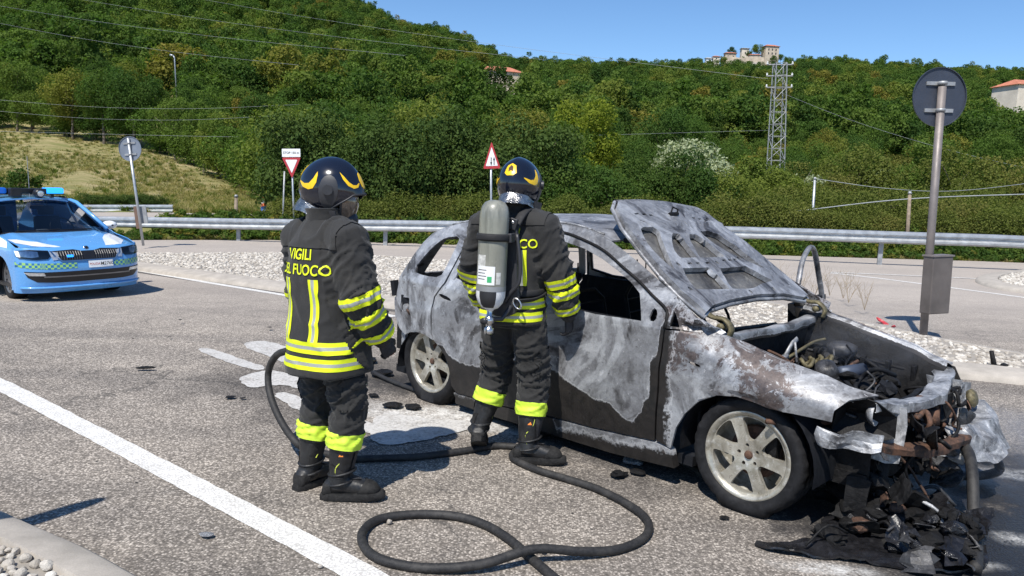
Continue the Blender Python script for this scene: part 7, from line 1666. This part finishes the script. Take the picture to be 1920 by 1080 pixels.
for s in (-1, 1):
    f = lambda P: [(s * a, b) for a, b in P]
    hl = npatch('headlight', f([(0.53, 0.785), (0.52, 0.70), (0.56, 0.665), (0.70, 0.655), (0.855, 0.675), (0.885, 0.72), (0.88, 0.785), (0.75, 0.80)]), M['trim'], PC, 0.004)
    npatch('main_beam', f([(0.66, 0.77), (0.66, 0.70), (0.74, 0.685), (0.85, 0.70), (0.875, 0.74), (0.87, 0.775), (0.76, 0.785)]), M['lampwhite'], hl, 0.007)
    npatch('lamp_cover', f([(0.53, 0.787), (0.52, 0.70), (0.56, 0.663), (0.70, 0.653), (0.855, 0.673), (0.887, 0.72), (0.882, 0.787), (0.75, 0.802)]), M['lampglass'], hl, 0.014)
    npatch('corner_glint', f([(0.845, 0.69), (0.875, 0.70), (0.885, 0.78), (0.855, 0.78)]), lit('corner_glint', (0.9, 0.9, 0.9), (1, 0.98, 0.9), 0.9) if s < 0 else M['white'], hl, 0.010)  # white lamp corners; the glowing one stands in for a reflection
    npatch('inner_lamp', f([(0.43, 0.755), (0.42, 0.70), (0.40, 0.655), (0.50, 0.645), (0.515, 0.70), (0.52, 0.775)]), M['lampwhite'], hl, 0.012)
    npatch('checker_band', f([(0.19, 0.60), (0.19, 0.52), (0.55, 0.515), (0.80, 0.53), (0.89, 0.545), (0.89, 0.625), (0.80, 0.61), (0.55, 0.60)] if s < 0 else [(0.36, 0.60), (0.36, 0.52), (0.60, 0.515), (0.80, 0.53), (0.89, 0.545), (0.89, 0.625), (0.80, 0.61), (0.60, 0.60)]), M['checker'], nb, 0.004, 0.05, 0, True)
    fl = npatch('fog_lamp', f([(0.62, 0.465), (0.60, 0.42), (0.78, 0.425), (0.83, 0.47)]), M['lampwhite'], nb, 0.012)
npatch('lower_intake', [(-0.83, 0.485), (-0.80, 0.40), (-0.70, 0.33), (-0.50, 0.315), (0.50, 0.315), (0.70, 0.33), (0.80, 0.40), (0.83, 0.485), (0.6, 0.475), (-0.6, 0.475)], M['trim'], nb, 0.005)
npatch('intake_bar', [(-0.62, 0.415), (-0.62, 0.395), (0.62, 0.395), (0.62, 0.415)], M['alloy2'], nb, 0.012)
mb = MB(); mb.tube([nose(y, 0.24, 0.01) for y in np.linspace(-0.86, 0.86, 25)], 0.02, 6); mb.build('lip_spoiler', M['pblue'], nb, True)
pl = npatch('number_plate', [(-0.03, 0.515), (0.33, 0.515), (0.33, 0.615), (-0.03, 0.615)], M['white'], nb, 0.02, 0.1, 0.006)
for txt, y, mt, sz in (('POLIZIA', 0.055, M['red'], 0.042), ('M2760', 0.235, M['black'], 0.068)):
    me = text_mesh(txt, sz, 0.0005); me.transform(Matrix.Translation((nose(0.15, 0.565).x + 0.0285, y, 0.565)) @ Matrix.Rotation(PI / 2, 4, 'Z') @ Matrix.Rotation(PI / 2, 4, 'X')); finish('plate_lettering', me, mt, pl)
mb = MB(); mb.lathe([(0, 0.008), (0.03, 0.006), (0.038, 0)], 20, Matrix.Translation(nose(0, 0.80, 0.004)) @ Matrix.Rotation(R(60), 4, 'Y')); bd = mb.build('badge', M['chrome2'], bonn, True)
mb = MB(); mb.lathe([(0, 0.0095), (0.022, 0.008)], 16, Matrix.Translation(nose(0, 0.80, 0.004)) @ Matrix.Rotation(R(60), 4, 'Y')); mb.build('badge_centre', M['trim'], bd, True)
mb = MB(); p = nose(-0.27, 0.70, 0.022); mb.box(p, (0.02, 0.09, 0.035)); mb.build('grille_flasher', M['bluelamp'], gr, bevel=0.006)
# white bonnet flashes
for s, poly in ((-1, [(0.72, -0.34), (0.70, -0.52), (0.55, -0.66), (0.28, -0.78), (0.02, -0.795), (0.10, -0.70), (0.34, -0.60), (0.55, -0.46)]), (1, [(0.74, 0.30), (0.70, 0.56), (0.40, 0.745), (0.05, 0.79), (-0.15, 0.78), (-0.02, 0.66), (0.30, 0.46)])):
    bm = flat_panel(poly, [], 0.06)
    for v in bm.verts: v.co = hood(v.co.x, v.co.y, 0.005)
    me = bpy.data.meshes.new('white_flash'); bm.to_mesh(me); bm.free(); finish('white_flash', me, M['pwhite'], bonn, True)
# sides
def PY(x, z):
    y = 0.905 - 0.03 * max(0, (0.4 - z) / 0.4)
    if z > 0.92: y -= (z - 0.92) * 0.46
    if x > -0.2 and z > 0.72: y -= 0.10 * ((z - 0.72) / 0.25) ** 2 * sstep(-0.4, 0.1, x)
    if x > 0.3: y -= 0.02 * (x - 0.3) / 0.2
    if x < -3.3: y -= 0.16 * ((-3.3 - x) / 0.5) ** 2
    return y
def pside(name, outer, holes, side, par, mat, off=0, thick=0.01):
    bm = flat_panel(outer, holes, 0.09)
    for v in bm.verts: x, z = v.co.x, v.co.y; v.co = Vector((x, side * (PY(x, z) + off), z))
    bmesh.ops.recalc_face_normals(bm, faces=bm.faces)
    if sum(f.normal.y * f.calc_area() for f in bm.faces) * side < 0: bmesh.ops.reverse_faces(bm, faces=bm.faces)
    me = bpy.data.meshes.new(name); bm.to_mesh(me); bm.free(); return finish(name, me, mat, par, True, solid=thick)
def arch(cx, r, z0): return [(cx + r * math.cos(a), 0.31 + r * math.sin(a)) for a in np.linspace(-0.35, PI + 0.35, 16)]
FA = arch(0, 0.36, 0.2); RA = arch(-2.68, 0.36, 0.2)
PF = [(0.50, 0.19), (0.50, 0.82), (0.30, 0.88), (-0.10, 0.945), (-0.36, 0.975), (-0.46, 0.96), (-0.46, 0.19)] + FA[::-1]
PD1 = [(-0.48, 0.21), (-0.48, 0.96), (-0.55, 1.0), (-0.95, 1.30), (-1.12, 1.385), (-1.45, 1.415), (-1.45, 0.21)]
PW1 = [(-0.62, 0.985), (-0.98, 1.26), (-1.14, 1.345), (-1.40, 1.37), (-1.41, 0.99)]
PD2 = [(-1.47, 0.21), (-1.47, 1.415), (-2.2, 1.40), (-2.42, 1.37), (-2.42, 0.95), (-2.36, 0.62), (-2.28, 0.30), (-2.28, 0.21)]
PW2 = [(-1.53, 0.99), (-1.53, 1.37), (-2.2, 1.355), (-2.32, 1.32), (-2.32, 1.0)]
PQ = [(-2.44, 0.95), (-2.44, 1.37), (-3.2, 1.30), (-3.55, 1.12), (-3.76, 0.9), (-3.78, 0.5), (-3.7, 0.25)] + RA[::1][::-1][::-1][-1:] + RA[::-1] + [(-2.38, 0.66)]
PQ = [(-2.44, 0.95), (-2.44, 1.37), (-3.2, 1.30), (-3.55, 1.12), (-3.76, 0.9), (-3.78, 0.5), (-3.7, 0.25), (-3.05, 0.22)] + [p for p in RA[::-1] if p[1] > 0.25 and p[0] < -2.36]
PW3 = [(-2.52, 1.01), (-2.52, 1.31), (-3.1, 1.25), (-3.3, 1.14), (-3.3, 1.05)]
for s in (-1, 1):
    wing = pside('front_wing', PF, [], s, PC, M['pblue'])
    pside('wing_flash', [(0.28, 0.80), (0.20, 0.885), (-0.10, 0.935), (-0.44, 0.95), (-0.44, 0.78), (-0.2, 0.82), (0.05, 0.80)], [], s, wing, M['pwhite'], 0.003, 0)
    d1 = pside('front_door', PD1, [PW1], s, PC, M['pblue']); pside('door_flash', [(-0.5, 0.62), (-0.5, 0.94), (-1.43, 0.90), (-1.43, 0.70)], [], s, d1, M['pwhite'], 0.003, 0)
    pside('window_glass', PW1, [], s, d1, M['screen'], -0.012, 0)
    d2 = pside('rear_door', PD2, [PW2], s, PC, M['pblue']); pside('window_glass', PW2, [], s, d2, M['screen'], -0.012, 0)
    q = pside('rear_quarter', PQ, [PW3], s, PC, M['pblue']); pside('window_glass', PW3, [], s, q, M['screen'], -0.012, 0)
    mb = MB(); mb.tube([(x, s * (PY(x, z) - 0.02), z) for x, z in ((-0.36, 0.985), (-0.70, 1.20), (-1.02, 1.395), (-1.2, 1.425), (-2.4, 1.41), (-3.25, 1.33))], [0.03, 0.034, 0.034, 0.03, 0.03, 0.03], 8); mb.build('roof_pillar', M['pblue'], PC, True)
    mb = MB(); mb.tube([(-1.25, s * 0.60, 1.475), (-3.0, s * 0.58, 1.45)], 0.014, 6); mb.build('roof_bar', M['trim'], PC, True)
    # mirror
    mb = MB(); c = Vector((-0.58, s * 1.0, 1.03))
    rows = [[c + Vector((x, s * w * math.cos(a), h * math.sin(a))) for a in np.linspace(0, 2 * PI, 16, endpoint=False)] for x, w, h in ((0.10, 0.02, 0.015), (0.085, 0.07, 0.045), (0.04, 0.11, 0.068), (-0.02, 0.12, 0.075), (-0.05, 0.115, 0.07))]
    mb.grid(rows, close=True); n = len(mb.v); mb.f.append(tuple(range(n - 16, n))); mb.mi.append(0); mi = mb.build('wing_mirror', M['pwhite'], PC, True)
    mb = MB(); mb.tube([(-0.56, s * 0.86, 0.985), (-0.58, s * 0.95, 1.0)], 0.025, 6); mb.build('mirror_arm', M['trim'], mi, True)
    mb = MB(); rows = [[(math.cos(a) * 0.40 + cx, s * y, 0.31 + math.sin(a) * 0.40) for a in np.linspace(-0.2, PI + 0.2, 14)] for cx in (0,) for y in (0.87, 0.6)]; mb.grid(rows); mb.build('wheel_housing', M['trim'], PC, True)
    for cx in (0.0, -2.68):
        T = Matrix.Translation((cx, s * 0.795, 0.318)) @ Matrix.Rotation(R(-6) if cx == 0 else 0, 4, 'Z') @ Matrix.Rotation(PI / 2 if s < 0 else -PI / 2, 4, 'X')
        outer = [(0.205 * math.cos(a), 0.205 * math.sin(a)) for a in np.linspace(0, 2 * PI, 40, endpoint=False)]; holes = []
        for k in range(5):
            for dd in (-0.26, 0.26):
                a = k * 2 * PI / 5 + dd; holes.append([(r * math.cos(a + da), r * math.sin(a + da)) for r, da in ((0.08, -0.1), (0.185, -0.19), (0.19, 0.19), (0.08, 0.1))])
        bm = flat_panel(outer, holes, 0.08); bmesh.ops.recalc_face_normals(bm, faces=bm.faces); me = bpy.data.meshes.new('wheel'); bm.to_mesh(me); bm.free(); me.transform(T); w = finish('wheel', me, M['alloy2'], PC, True, solid=0.02)
        mb = MB(); mb.lathe([(0.20, -0.01), (0.215, 0.008), (0.225, 0.004), (0.22, -0.03), (0.21, -0.16)], 40, T); mb.build('rim', M['alloy2'], w, True)
        mb = MB(); mb.lathe([(0.218, 0.0), (0.235, 0.016), (0.27, 0.02), (0.30, 0.012), (0.316, -0.01), (0.318, -0.06), (0.318, -0.14), (0.31, -0.19), (0.28, -0.2)], 40, T); mb.build('tyre', M['tyre'], w, True)
        mb = MB(); mb.lathe([(0, -0.08), (0.15, -0.08), (0.15, -0.1)], 24, T); mb.build('brake_disc', M['galv_dull'], w, True)
# windscreen, roof, interior
def ws(y, t): 
    x = (-0.22 - 0.18 * (y / 0.70) ** 2) * (1 - t) + (-1.02 - 0.10 * (y / 0.56) ** 2) * t; return Vector((x, y * (1 - 0.19 * t), 0.985 + 0.425 * t - 0.02 * (y / 0.7) ** 2))
mb = MB(); mb.grid([[ws(y, t) for y in np.linspace(-0.70, 0.70, 17)] for t in np.linspace(0, 1, 7)]); wsn = mb.build('windscreen', M['screen'], PC, True)
mb = MB(); mb.tube([ws(y, 0) + Vector((0.03, 0, -0.012)) for y in np.linspace(-0.70, 0.70, 13)], 0.02, 6); mb.build('scuttle', M['trim'], wsn, True)
for y0, y1 in ((-0.55, 0.05), (0.05, 0.60)): mb = MB(); mb.tube([ws(y0, 0.015) + Vector((0.01, 0, 0.01)), ws(y1, 0.03) + Vector((0.012, 0, 0.012))], 0.008, 5); mb.build('wiper', M['trim'], wsn)
rows = [[(x - 0.10 * (v * v) * (1 if x > -1.2 else 0), v * w, 1.41 + 0.055 * (1 - v * v) + dz) for v in np.linspace(-1, 1, 15)] for x, w, dz in ((-1.02, 0.575, 0.0), (-1.3, 0.60, 0.02), (-2.0, 0.61, 0.022), (-2.8, 0.59, -0.01), (-3.3, 0.56, -0.08))]
mb = MB(); mb.grid(rows); rf = mb.build('roof', M['pblue'], PC, True, solid=0.015)
mb = MB(); mb.grid([[(x, v * w, z) for v in np.linspace(-1, 1, 9)] for x, w, z in ((-3.3, 0.56, 1.33), (-3.6, 0.68, 1.05), (-3.78, 0.74, 0.9), (-3.8, 0.74, 0.3))]); mb.build('tailgate', M['pblue'], PC, True, solid=0.02)
mb = MB(); mb.box((-1.7, 0, 0.22), (3.6, 1.6, 0.06)); mb.build('floor_pan', M['trim'], PC)
mb = MB(); mb.box((-0.55, 0, 0.88), (0.45, 1.4, 0.14)); mb.build('dashboard', M['trim'], PC, bevel=0.04)
for y in (-0.37, 0.37):
    mb = MB(); mb.box((-1.45, y, 0.85), (0.14, 0.46, 0.6), Matrix.Rotation(-0.2, 3, 'Y'), taper=0.85); mb.box((-1.53, y, 1.24), (0.09, 0.25, 0.16)); mb.build('seat', M['trim'], PC, bevel=0.03)
mb = MB(); mb.tube([Vector((-0.92, 0.37, 0.98)) + Matrix.Rotation(-0.45, 3, 'Y') @ Vector((0, math.cos(a) * 0.18, math.sin(a) * 0.18)) for a in np.linspace(0, 2 * PI, 22, endpoint=False)], 0.014, 6, closed=True); mb.build('steering_wheel', M['trim'], PC, True)
mb = MB(); mb.box((-0.62, -0.05, 0.97), (0.10, 0.16, 0.03)); mb.build('papers', M['white'], PC)
mb = MB(); mb.box((-0.93, 0.0, 1.33), (0.03, 0.2, 0.06)); mb.build('rear_mirror', M['trim'], PC, bevel=0.01)
# light bar
lb = MB(); lb.box((-1.38, 0, 1.575), (0.20, 0.62, 0.085)); lbar = lb.build('light_bar', M['trim'], PC, bevel=0.015)
for s, mt in ((-1, M['bluelens']), (1, M['bluelamp'])):
    mb = MB(); mb.box((-1.38, s * 0.44, 1.58), (0.24, 0.28, 0.10)); mb.build('blue_lamp', mt, lbar, bevel=0.03)
    mb = MB(); mb.box((-1.38, s * 0.44, 1.525), (0.22, 0.30, 0.018)); mb.build('lamp_base', M['trim'], lbar)
    mb = MB(); mb.box((-1.38, s * 0.42, 1.49), (0.06, 0.05, 0.06)); mb.build('foot', M['trim'], lbar)
mb = MB(); mb.lathe([(0, 0.10), (0.05, 0.095), (0.075, 0.06), (0.08, 0.0), (0.07, -0.05), (0, -0.06)], 18, Matrix.Translation((-1.18, 0.13, 1.54)) @ Matrix.Rotation(PI / 2, 4, 'Y')); sl = mb.build('search_lamp', M['trim'], PC, True)
mb = MB(); mb.lathe([(0, 0.104), (0.048, 0.099)], 18, Matrix.Translation((-1.18, 0.13, 1.54)) @ Matrix.Rotation(PI / 2, 4, 'Y')); mb.build('lamp_glass', M['lampwhite'], sl, True)
mb = MB(); mb.box((-1.17, -0.22, 1.555), (0.12, 0.17, 0.15)); mb.build('camera_box', M['trim'], PC, bevel=0.02)
mb = MB(); mb.tube([(-1.6, 0.16, 1.47), (-1.62, 0.16, 2.15)], 0.005, 5); mb.build('aerial', M['galv_dull'], PC)

# ================================================================ HOSE, DEBRIS, SMOKE
t = NT('fire_hose_rubber'); o_ = t.obj(); n_ = t.noise(7, 6, 0.7, o_); n2_ = t.noise(60, 4, 0.7, o_); nz_ = t.n('SeparateXYZ', i0=t.n('NewGeometry').outputs['Normal']).outputs[2]
c_ = t.mix(t.rng(n2_, 0.35, 0.7), (0.009, 0.009, 0.010), (0.026, 0.025, 0.025)); c_ = t.mix(t.rng(n_, 0.48, 0.72, 0, 0.6), c_, (0.075, 0.07, 0.064))
M['hose'] = t.out(c_, 0.68, 0, t.bump(t.math('ADD', n2_, t.math('MULTIPLY', n_, 0.6)), 0.5, 0.004))
def hose_pts(px): return [G(a, b) for a, b in px]
HR = 0.0225
g = lambda a, b, z=0.0: Vector((*G(a, b)[:2], 0)) + Vector((0, 0, HR + z))
# the hose rises behind the first firefighter, runs to the car and coils back to the camera
H1 = [Vector((-0.80, 4.43, 0.80)), Vector((-0.95, 4.52, 0.83)), at(545, 656, 4.75), at(517, 668, 4.9), at(503, 700, 5.0), at(508, 745, 4.95), at(530, 795, 4.85), at(562, 835, 4.75), g(598, 854, 0.0), g(650, 866), g(700, 866), g(790, 862), g(880, 850), g(930, 842), g(975, 846), g(960, 858), g(968, 870), g(1008, 888), g(1060, 904), g(1120, 924), g(1180, 955), g(1214, 985), g(1208, 1015), g(1160, 1038), g(1090, 1050, 0.02), g(1000, 1058, 0.052), g(900, 1075, 0.02), g(800, 1074), g(720, 1060), g(684, 1035), g(680, 1005), g(712, 981), g(780, 972), g(850, 975), g(905, 990), g(950, 1016), g(990, 1050), g(1030, 1085), g(1080, 1130), g(1150, 1220)]
mb = MB(); mb.tube(spline(H1, 7), HR, 10); ho = mb.build('fire_hose', M['hose'], None, True); tag(ho, 'black fire hose looping over the road from the firefighters to the camera', 'hose')
mb = MB(); mb.tube(spline([g(978, 842), g(1000, 828), g(1040, 815), g(1120, 822), g(1250, 858), g(1330, 905)], 6), HR, 10); tag(mb.build('fire_hose', M['hose'], None, True), 'second black hose lying under the car sill', 'hose')
mb = MB(); mb.tube(spline([g(700, 706, 0.01), g(740, 722), g(800, 745), g(830, 760)], 6), 0.02, 8); tag(mb.build('hose_end', M['hose'], None, True), 'short black hose end beside the rear wheel', 'hose')
# hose hanging down at the front of the car
TC = Matrix.Translation(CAR_LOC) @ Matrix.Rotation(CAR_ANG, 4, 'Z')
c = lambda x, y, z: TC @ Vector((x, y, z))
mb = MB(); mb.tube(spline([c(2.12, 0.30, 0.36), c(2.20, 0.18, 0.37), c(2.27, 0.02, 0.30), c(2.33, -0.12, 0.14), c(2.38, -0.24, 0.05), c(2.43, -0.42, 0.03), c(2.47, -0.6, 0.03)], 6), 0.03, 10); tag(mb.build('coolant_hose', M['hose'], None, True), 'thick black hose hanging from the smashed front of the car', 'hose')
mb = MB(); mb.tube(spline([c(2.10, 0.55, 0.28), c(2.22, 0.70, 0.22), c(2.24, 0.82, 0.12), c(2.15, 0.85, 0.05), c(2.05, 0.7, 0.05)], 6), 0.028, 10); tag(mb.build('coolant_hose', M['hose'], None, True), 'curled black hose on the ground past the bumper beam', 'hose')
# melted bumper skin under the front of the car
out = [c(1.58, -1.16, 0), c(1.72, -1.02, 0), c(1.80, -0.90, 0), c(1.78, -0.72, 0), c(1.70, -0.55, 0), c(1.85, -0.35, 0), c(2.15, -0.3, 0), c(2.42, -0.25, 0), c(2.50, -0.45, 0), c(2.44, -0.66, 0), c(2.28, -0.80, 0), c(2.10, -0.90, 0), c(1.92, -1.02, 0), c(1.75, -1.16, 0)]
bm = flat_panel(chaikin([(p.x, p.y) for p in out]), [], 0.03)
xs_ = [v.co.x for v in bm.verts]
for v in bm.verts:
    q = Vector((v.co.x * 9, v.co.y * 9, 0)); r1 = noise.noise(q); r2 = noise.noise(q * 2.6); v.co.z = 0.012 + 0.03 * max(0, r1 + 0.3) + 0.018 * abs(r2)
bmesh.ops.recalc_face_normals(bm, faces=bm.faces); me = bpy.data.meshes.new('melted_bumper'); bm.to_mesh(me); bm.free()
tag(finish('melted_bumper', me, M['glossblack'], None, True, solid=0.01), 'flat sheet of melted black bumper plastic lying before the front wheel', 'debris')
rr = random.Random(31)
# heap of charred engine parts
def heap_piece(k, p, s, name, lab, mat, group):
    o = lump(300 + k, s, mat, name, None, p, 0.7); tag(o, lab, 'debris', group); return o
for k in range(90):
    x, y = rr.uniform(1.78, 2.40), rr.gauss(-0.40, 0.19); z = 0.02 + rr.random() * 0.15 * max(0, 1 - abs(y + 0.4) * 2.5)
    s = rr.uniform(0.04, 0.14); P = c(x, y, z + s * 0.2)
    heap_piece(k, P, (s, s * rr.uniform(0.6, 1.3), s * rr.uniform(0.6, 1.1)), 'charred_lump', 'charred black lump in the heap under the smashed front', [M['char'], M['char'], M['glossblack'], M['rustmetal'] if k % 3 == 0 else M['char']][k % 4], 'lumps in the charred heap')
for k in range(44):
    w_, h_ = rr.uniform(0.06, 0.2), rr.uniform(0.04, 0.14); p_ = c(rr.uniform(1.78, 2.42), rr.gauss(-0.42, 0.2), rr.uniform(0.03, 0.14))
    mb = MB(); mb.grid(crumple([[Vector((x * w_, y * h_ * (0.5 + rr.random()), 0)) for x in np.linspace(-0.5, 0.5, 6)] for y in np.linspace(-0.5, 0.5, 5)], 0.035, 11, k)); o = mb.build('charred_flake', [M['char'], M['glossblack'], M['char'], M['sootmetal']][k % 4], None, False, solid=0.004); o.location = p_; o.rotation_euler = (rr.uniform(-0.7, 0.7), rr.uniform(-0.7, 0.7), rr.uniform(0, 6)); tag(o, 'thin charred flake lying in the heap under the smashed front', 'debris', 'flakes in the charred heap')
for k in range(22):
    a = rr.uniform(0, 6.28); p0 = c(rr.uniform(1.85, 2.35), rr.gauss(-0.35, 0.2), rr.uniform(0.05, 0.12)); L = rr.uniform(0.1, 0.3)
    pts = [p0, p0 + Vector((math.cos(a) * L * 0.5, math.sin(a) * L * 0.5, rr.uniform(-0.02, 0.06))), p0 + Vector((math.cos(a) * L, math.sin(a) * L, rr.uniform(-0.05, 0.02)))]
    pts[-1].z = max(0.015, pts[-1].z)
    mb = MB(); mb.tube(spline(pts, 4), rr.uniform(0.004, 0.012), 6); o = mb.build('burnt_rod', M['sootmetal'] if k % 3 == 0 else M['char'], None, True); tag(o, 'bent burnt rod sticking out of the heap under the car front', 'debris', 'rods in the charred heap')
for k, (px, py, w, h_) in enumerate([(1600, 905, 0.10, 0.20), (1635, 880, 0.07, 0.16), (1560, 950, 0.18, 0.05), (1690, 960, 0.1, 0.06), (1760, 985, 0.09, 0.08)]):
    P = G(px, py); mb = MB()
    rows = [[Vector((x * w, 0.02 * math.sin(x * 30), z * h_)) for x in np.linspace(-0.5, 0.5, 7)] for z in np.linspace(0, 1, 5)]
    mb.grid(crumple(rows, 0.02, 14, k)); o = mb.build('scorched_panel', [M['ashmetal'], M['char'], M['char'], M['ashmetal'], M['char']][k], None, True, solid=0.006); o.location = (P.x, P.y, 0.02); o.rotation_euler = (rr.uniform(-0.3, 0.1), 0, rr.uniform(0, 3))
    tag(o, 'crumpled scorched panel standing in the heap under the car front', 'debris', 'scorched panels in the heap')
# scattered scraps
SC = [(272, 695, 0.17, 'long curled black scrap on the road left of the arrow'), (338, 608, 0.05, 'small black scrap near the police car lane'), (505, 620, 0.06, 'black scrap left of the first firefighter'), (432, 748, 0.08, 'dark scrap beside the worn road marking'), (455, 750, 0.05, 'tiny dark scrap right of the scrap by the road marking'), (318, 637, 0.03, 'tiny black scrap on the empty lane'), (388, 1008, 0.07, 'flat grey chip near the white edge line'), (1160, 895, 0.13, 'crumpled black scrap in front of the sill'), (1185, 870, 0.14, 'grey and black crumpled scrap beside the sill'), (1195, 890, 0.10, 'black shard leaning on the scrap by the sill'), (1358, 975, 0.05, 'small charred chip before the front wheel'), (1050, 780, 0.05, 'black chip on the pale patch behind the rear wheel'), (735, 765, 0.16, 'dark charred strip behind the rear wheel'), (775, 768, 0.14, 'brown charred strip beside the rear wheel'), (840, 758, 0.08, 'charred piece under the rear sill'), (1020, 1040, 0.03, 'tiny black chip inside the hose loop'), (700, 745, 0.09, 'black scrap right of the first firefighter'), (250, 640, 0.025, 'tiny dark speck on the lane'), (690, 680, 0.2, 'melted dark mass behind the rear wheel'), (715, 705, 0.22, 'large melted dark mass against the rear wheel'), (665, 700, 0.14, 'melted dark blob farther from the rear wheel')]
for k, (px, py, s, lab) in enumerate(SC):
    P = G(px, py); o = lump(500 + k, (s, s * (0.32 if s > 0.15 and k == 0 else 0.75), s * (0.25 if k < 7 else 0.5)), M['char'] if k not in (6, 8) else M['ashmetal'], 'burnt_scrap', None, (P.x, P.y, 0.012 + s * 0.08), 0.5, 2); o.rotation_euler = (0, 0, rr.uniform(-0.5, 0.8)); tag(o, lab, 'debris')
for k, (px, py, s) in enumerate([(730, 984, 0.036), (600, 1066, 0.025)]):
    P = G(px, py); o = bpy.data.objects.new('pebble', ROCKS[k]); C.objects.link(o); o.location = (P.x, P.y, s * 0.45); o.scale = (s, s, s * 1.2); tag(o, ['white pebble lying against the hose loop', 'pale pebble on the white edge line'][k], 'pebble')
M['redplastic'] = plain('red_plastic', (0.50, 0.03, 0.035), 0.4)
for k, (px, py, s) in enumerate([(1655, 607, 0.20), (1675, 616, 0.12)]):
    P = G(px, py); o = lump(600 + k, (s, s * 0.5, s * 0.5), M['redplastic'], 'red_fragment', None, (P.x, P.y, 0.03), 0.5); tag(o, ['red plastic fragment on the road behind the engine bay', 'smaller red fragment beside the red fragment'][k], 'debris')
o = lump(620, (0.07, 0.05, 0.05), M['redplastic'], 'red_tool', None, at(727, 660, 4.6), 0.8); tag(o, 'red object held beside the first firefighter glove', 'tool')
# black arm lying on the island kerb
mb = MB(); P = g(1850, 700, 0.06); mb.tube([P + Vector((0.02, 0, 0.16)), P + Vector((0.07, 0, 0.0)), P + Vector((0.19, 0.0, -0.03))], [0.022, 0.03, 0.026], 8); mb.tube([P + Vector((0.20, -0.05, -0.02)), P + Vector((0.20, 0.05, -0.02))], 0.05, 12); mb.tube([P + Vector((-0.30, 0.02, -0.02)), P + Vector((0.05, 0.0, 0.0))], 0.008, 6)
tag(mb.build('damper_arm', M['char'], None, True), 'black burnt arm with a round joint lying on the gravel', 'debris')
# dry weeds on the island
for k, (px, py) in enumerate([(1500, 560), (1525, 566), (1555, 560), (1470, 556), (1580, 566), (1590, 575), (1620, 590)]):
    P = G(px, py); mb = MB()
    for j in range(7):
        a = rr.uniform(0, 6.28); L = rr.uniform(0.25, 0.6); d = Vector((math.cos(a) * 0.35, math.sin(a) * 0.35, 1)).normalized(); b = Vector((P.x, P.y, 0.08)); mb.tube([b, b + d * L * 0.5, b + d * L + Vector((0.05 * math.cos(a), 0, 0))], [0.0025, 0.002, 0.001], 4)
        for q in range(4): s0 = b + d * L * (0.4 + 0.14 * q); mb.tube([s0, s0 + Vector((rr.uniform(-0.1, 0.1), rr.uniform(-0.1, 0.1), 0.09))], [0.002, 0.001], 3)
    tag(mb.build('dry_weed', M['straw'] if 'straw' in M else M.setdefault('straw', plain('dry_straw', (0.26, 0.20, 0.12), 0.9))), 'dry leafless weed growing in the island gravel behind the open door', 'weed', 'dry weeds in the island gravel')
# thin smoke drifting off the wreck
def smoke(name, label, ctr, size, dens, seed):
    mb = MB(); bm = bmesh.new(); bmesh.ops.create_icosphere(bm, subdivisions=2, radius=0.5); me = bpy.data.meshes.new(name); bm.to_mesh(me); bm.free()
    t = NT(name); o = t.obj(); mp = t.n('Mapping'); t.set(mp.inputs[0], o); mp.inputs['Location'].default_value = (seed, 0, 0)
    n = t.noise(2.6, 4, 0.6, mp.outputs[0], 1.0); ln = t.n('VectorMath', {'operation': 'LENGTH'}, i0=o).outputs['Value']
    fall = t.rng(ln, 0.5, 0.1, 0, 1, 'SMOOTHSTEP'); d = t.math('MULTIPLY', t.math('MULTIPLY', t.rng(n, 0.45, 0.75), fall), dens)
    v = t.n('VolumePrincipled'); t.set(v.inputs['Color'], (0.75, 0.82, 0.95)); t.set(v.inputs['Density'], d); v.inputs['Anisotropy'].default_value = 0.2
    ou = t.n('OutputMaterial'); t.t.links.new(v.outputs[0], ou.inputs['Volume'])
    o = finish(name, me, t.m); o.location = ctr; o.scale = size; tag(o, label, 'smoke', kind='stuff'); return o
smoke('smoke', 'thin bluish smoke drifting off the burnt front of the car', c(2.35, 0.75, 0.35), (1.3, 1.6, 0.8), 1.6, 3)
smoke('smoke', 'faint smoke hanging over the engine bay', c(1.5, 0.5, 0.85), (1.2, 1.0, 0.6), 0.7, 8)
sc.cycles.volume_step_rate = 4.0; sc.cycles.volume_max_steps = 64
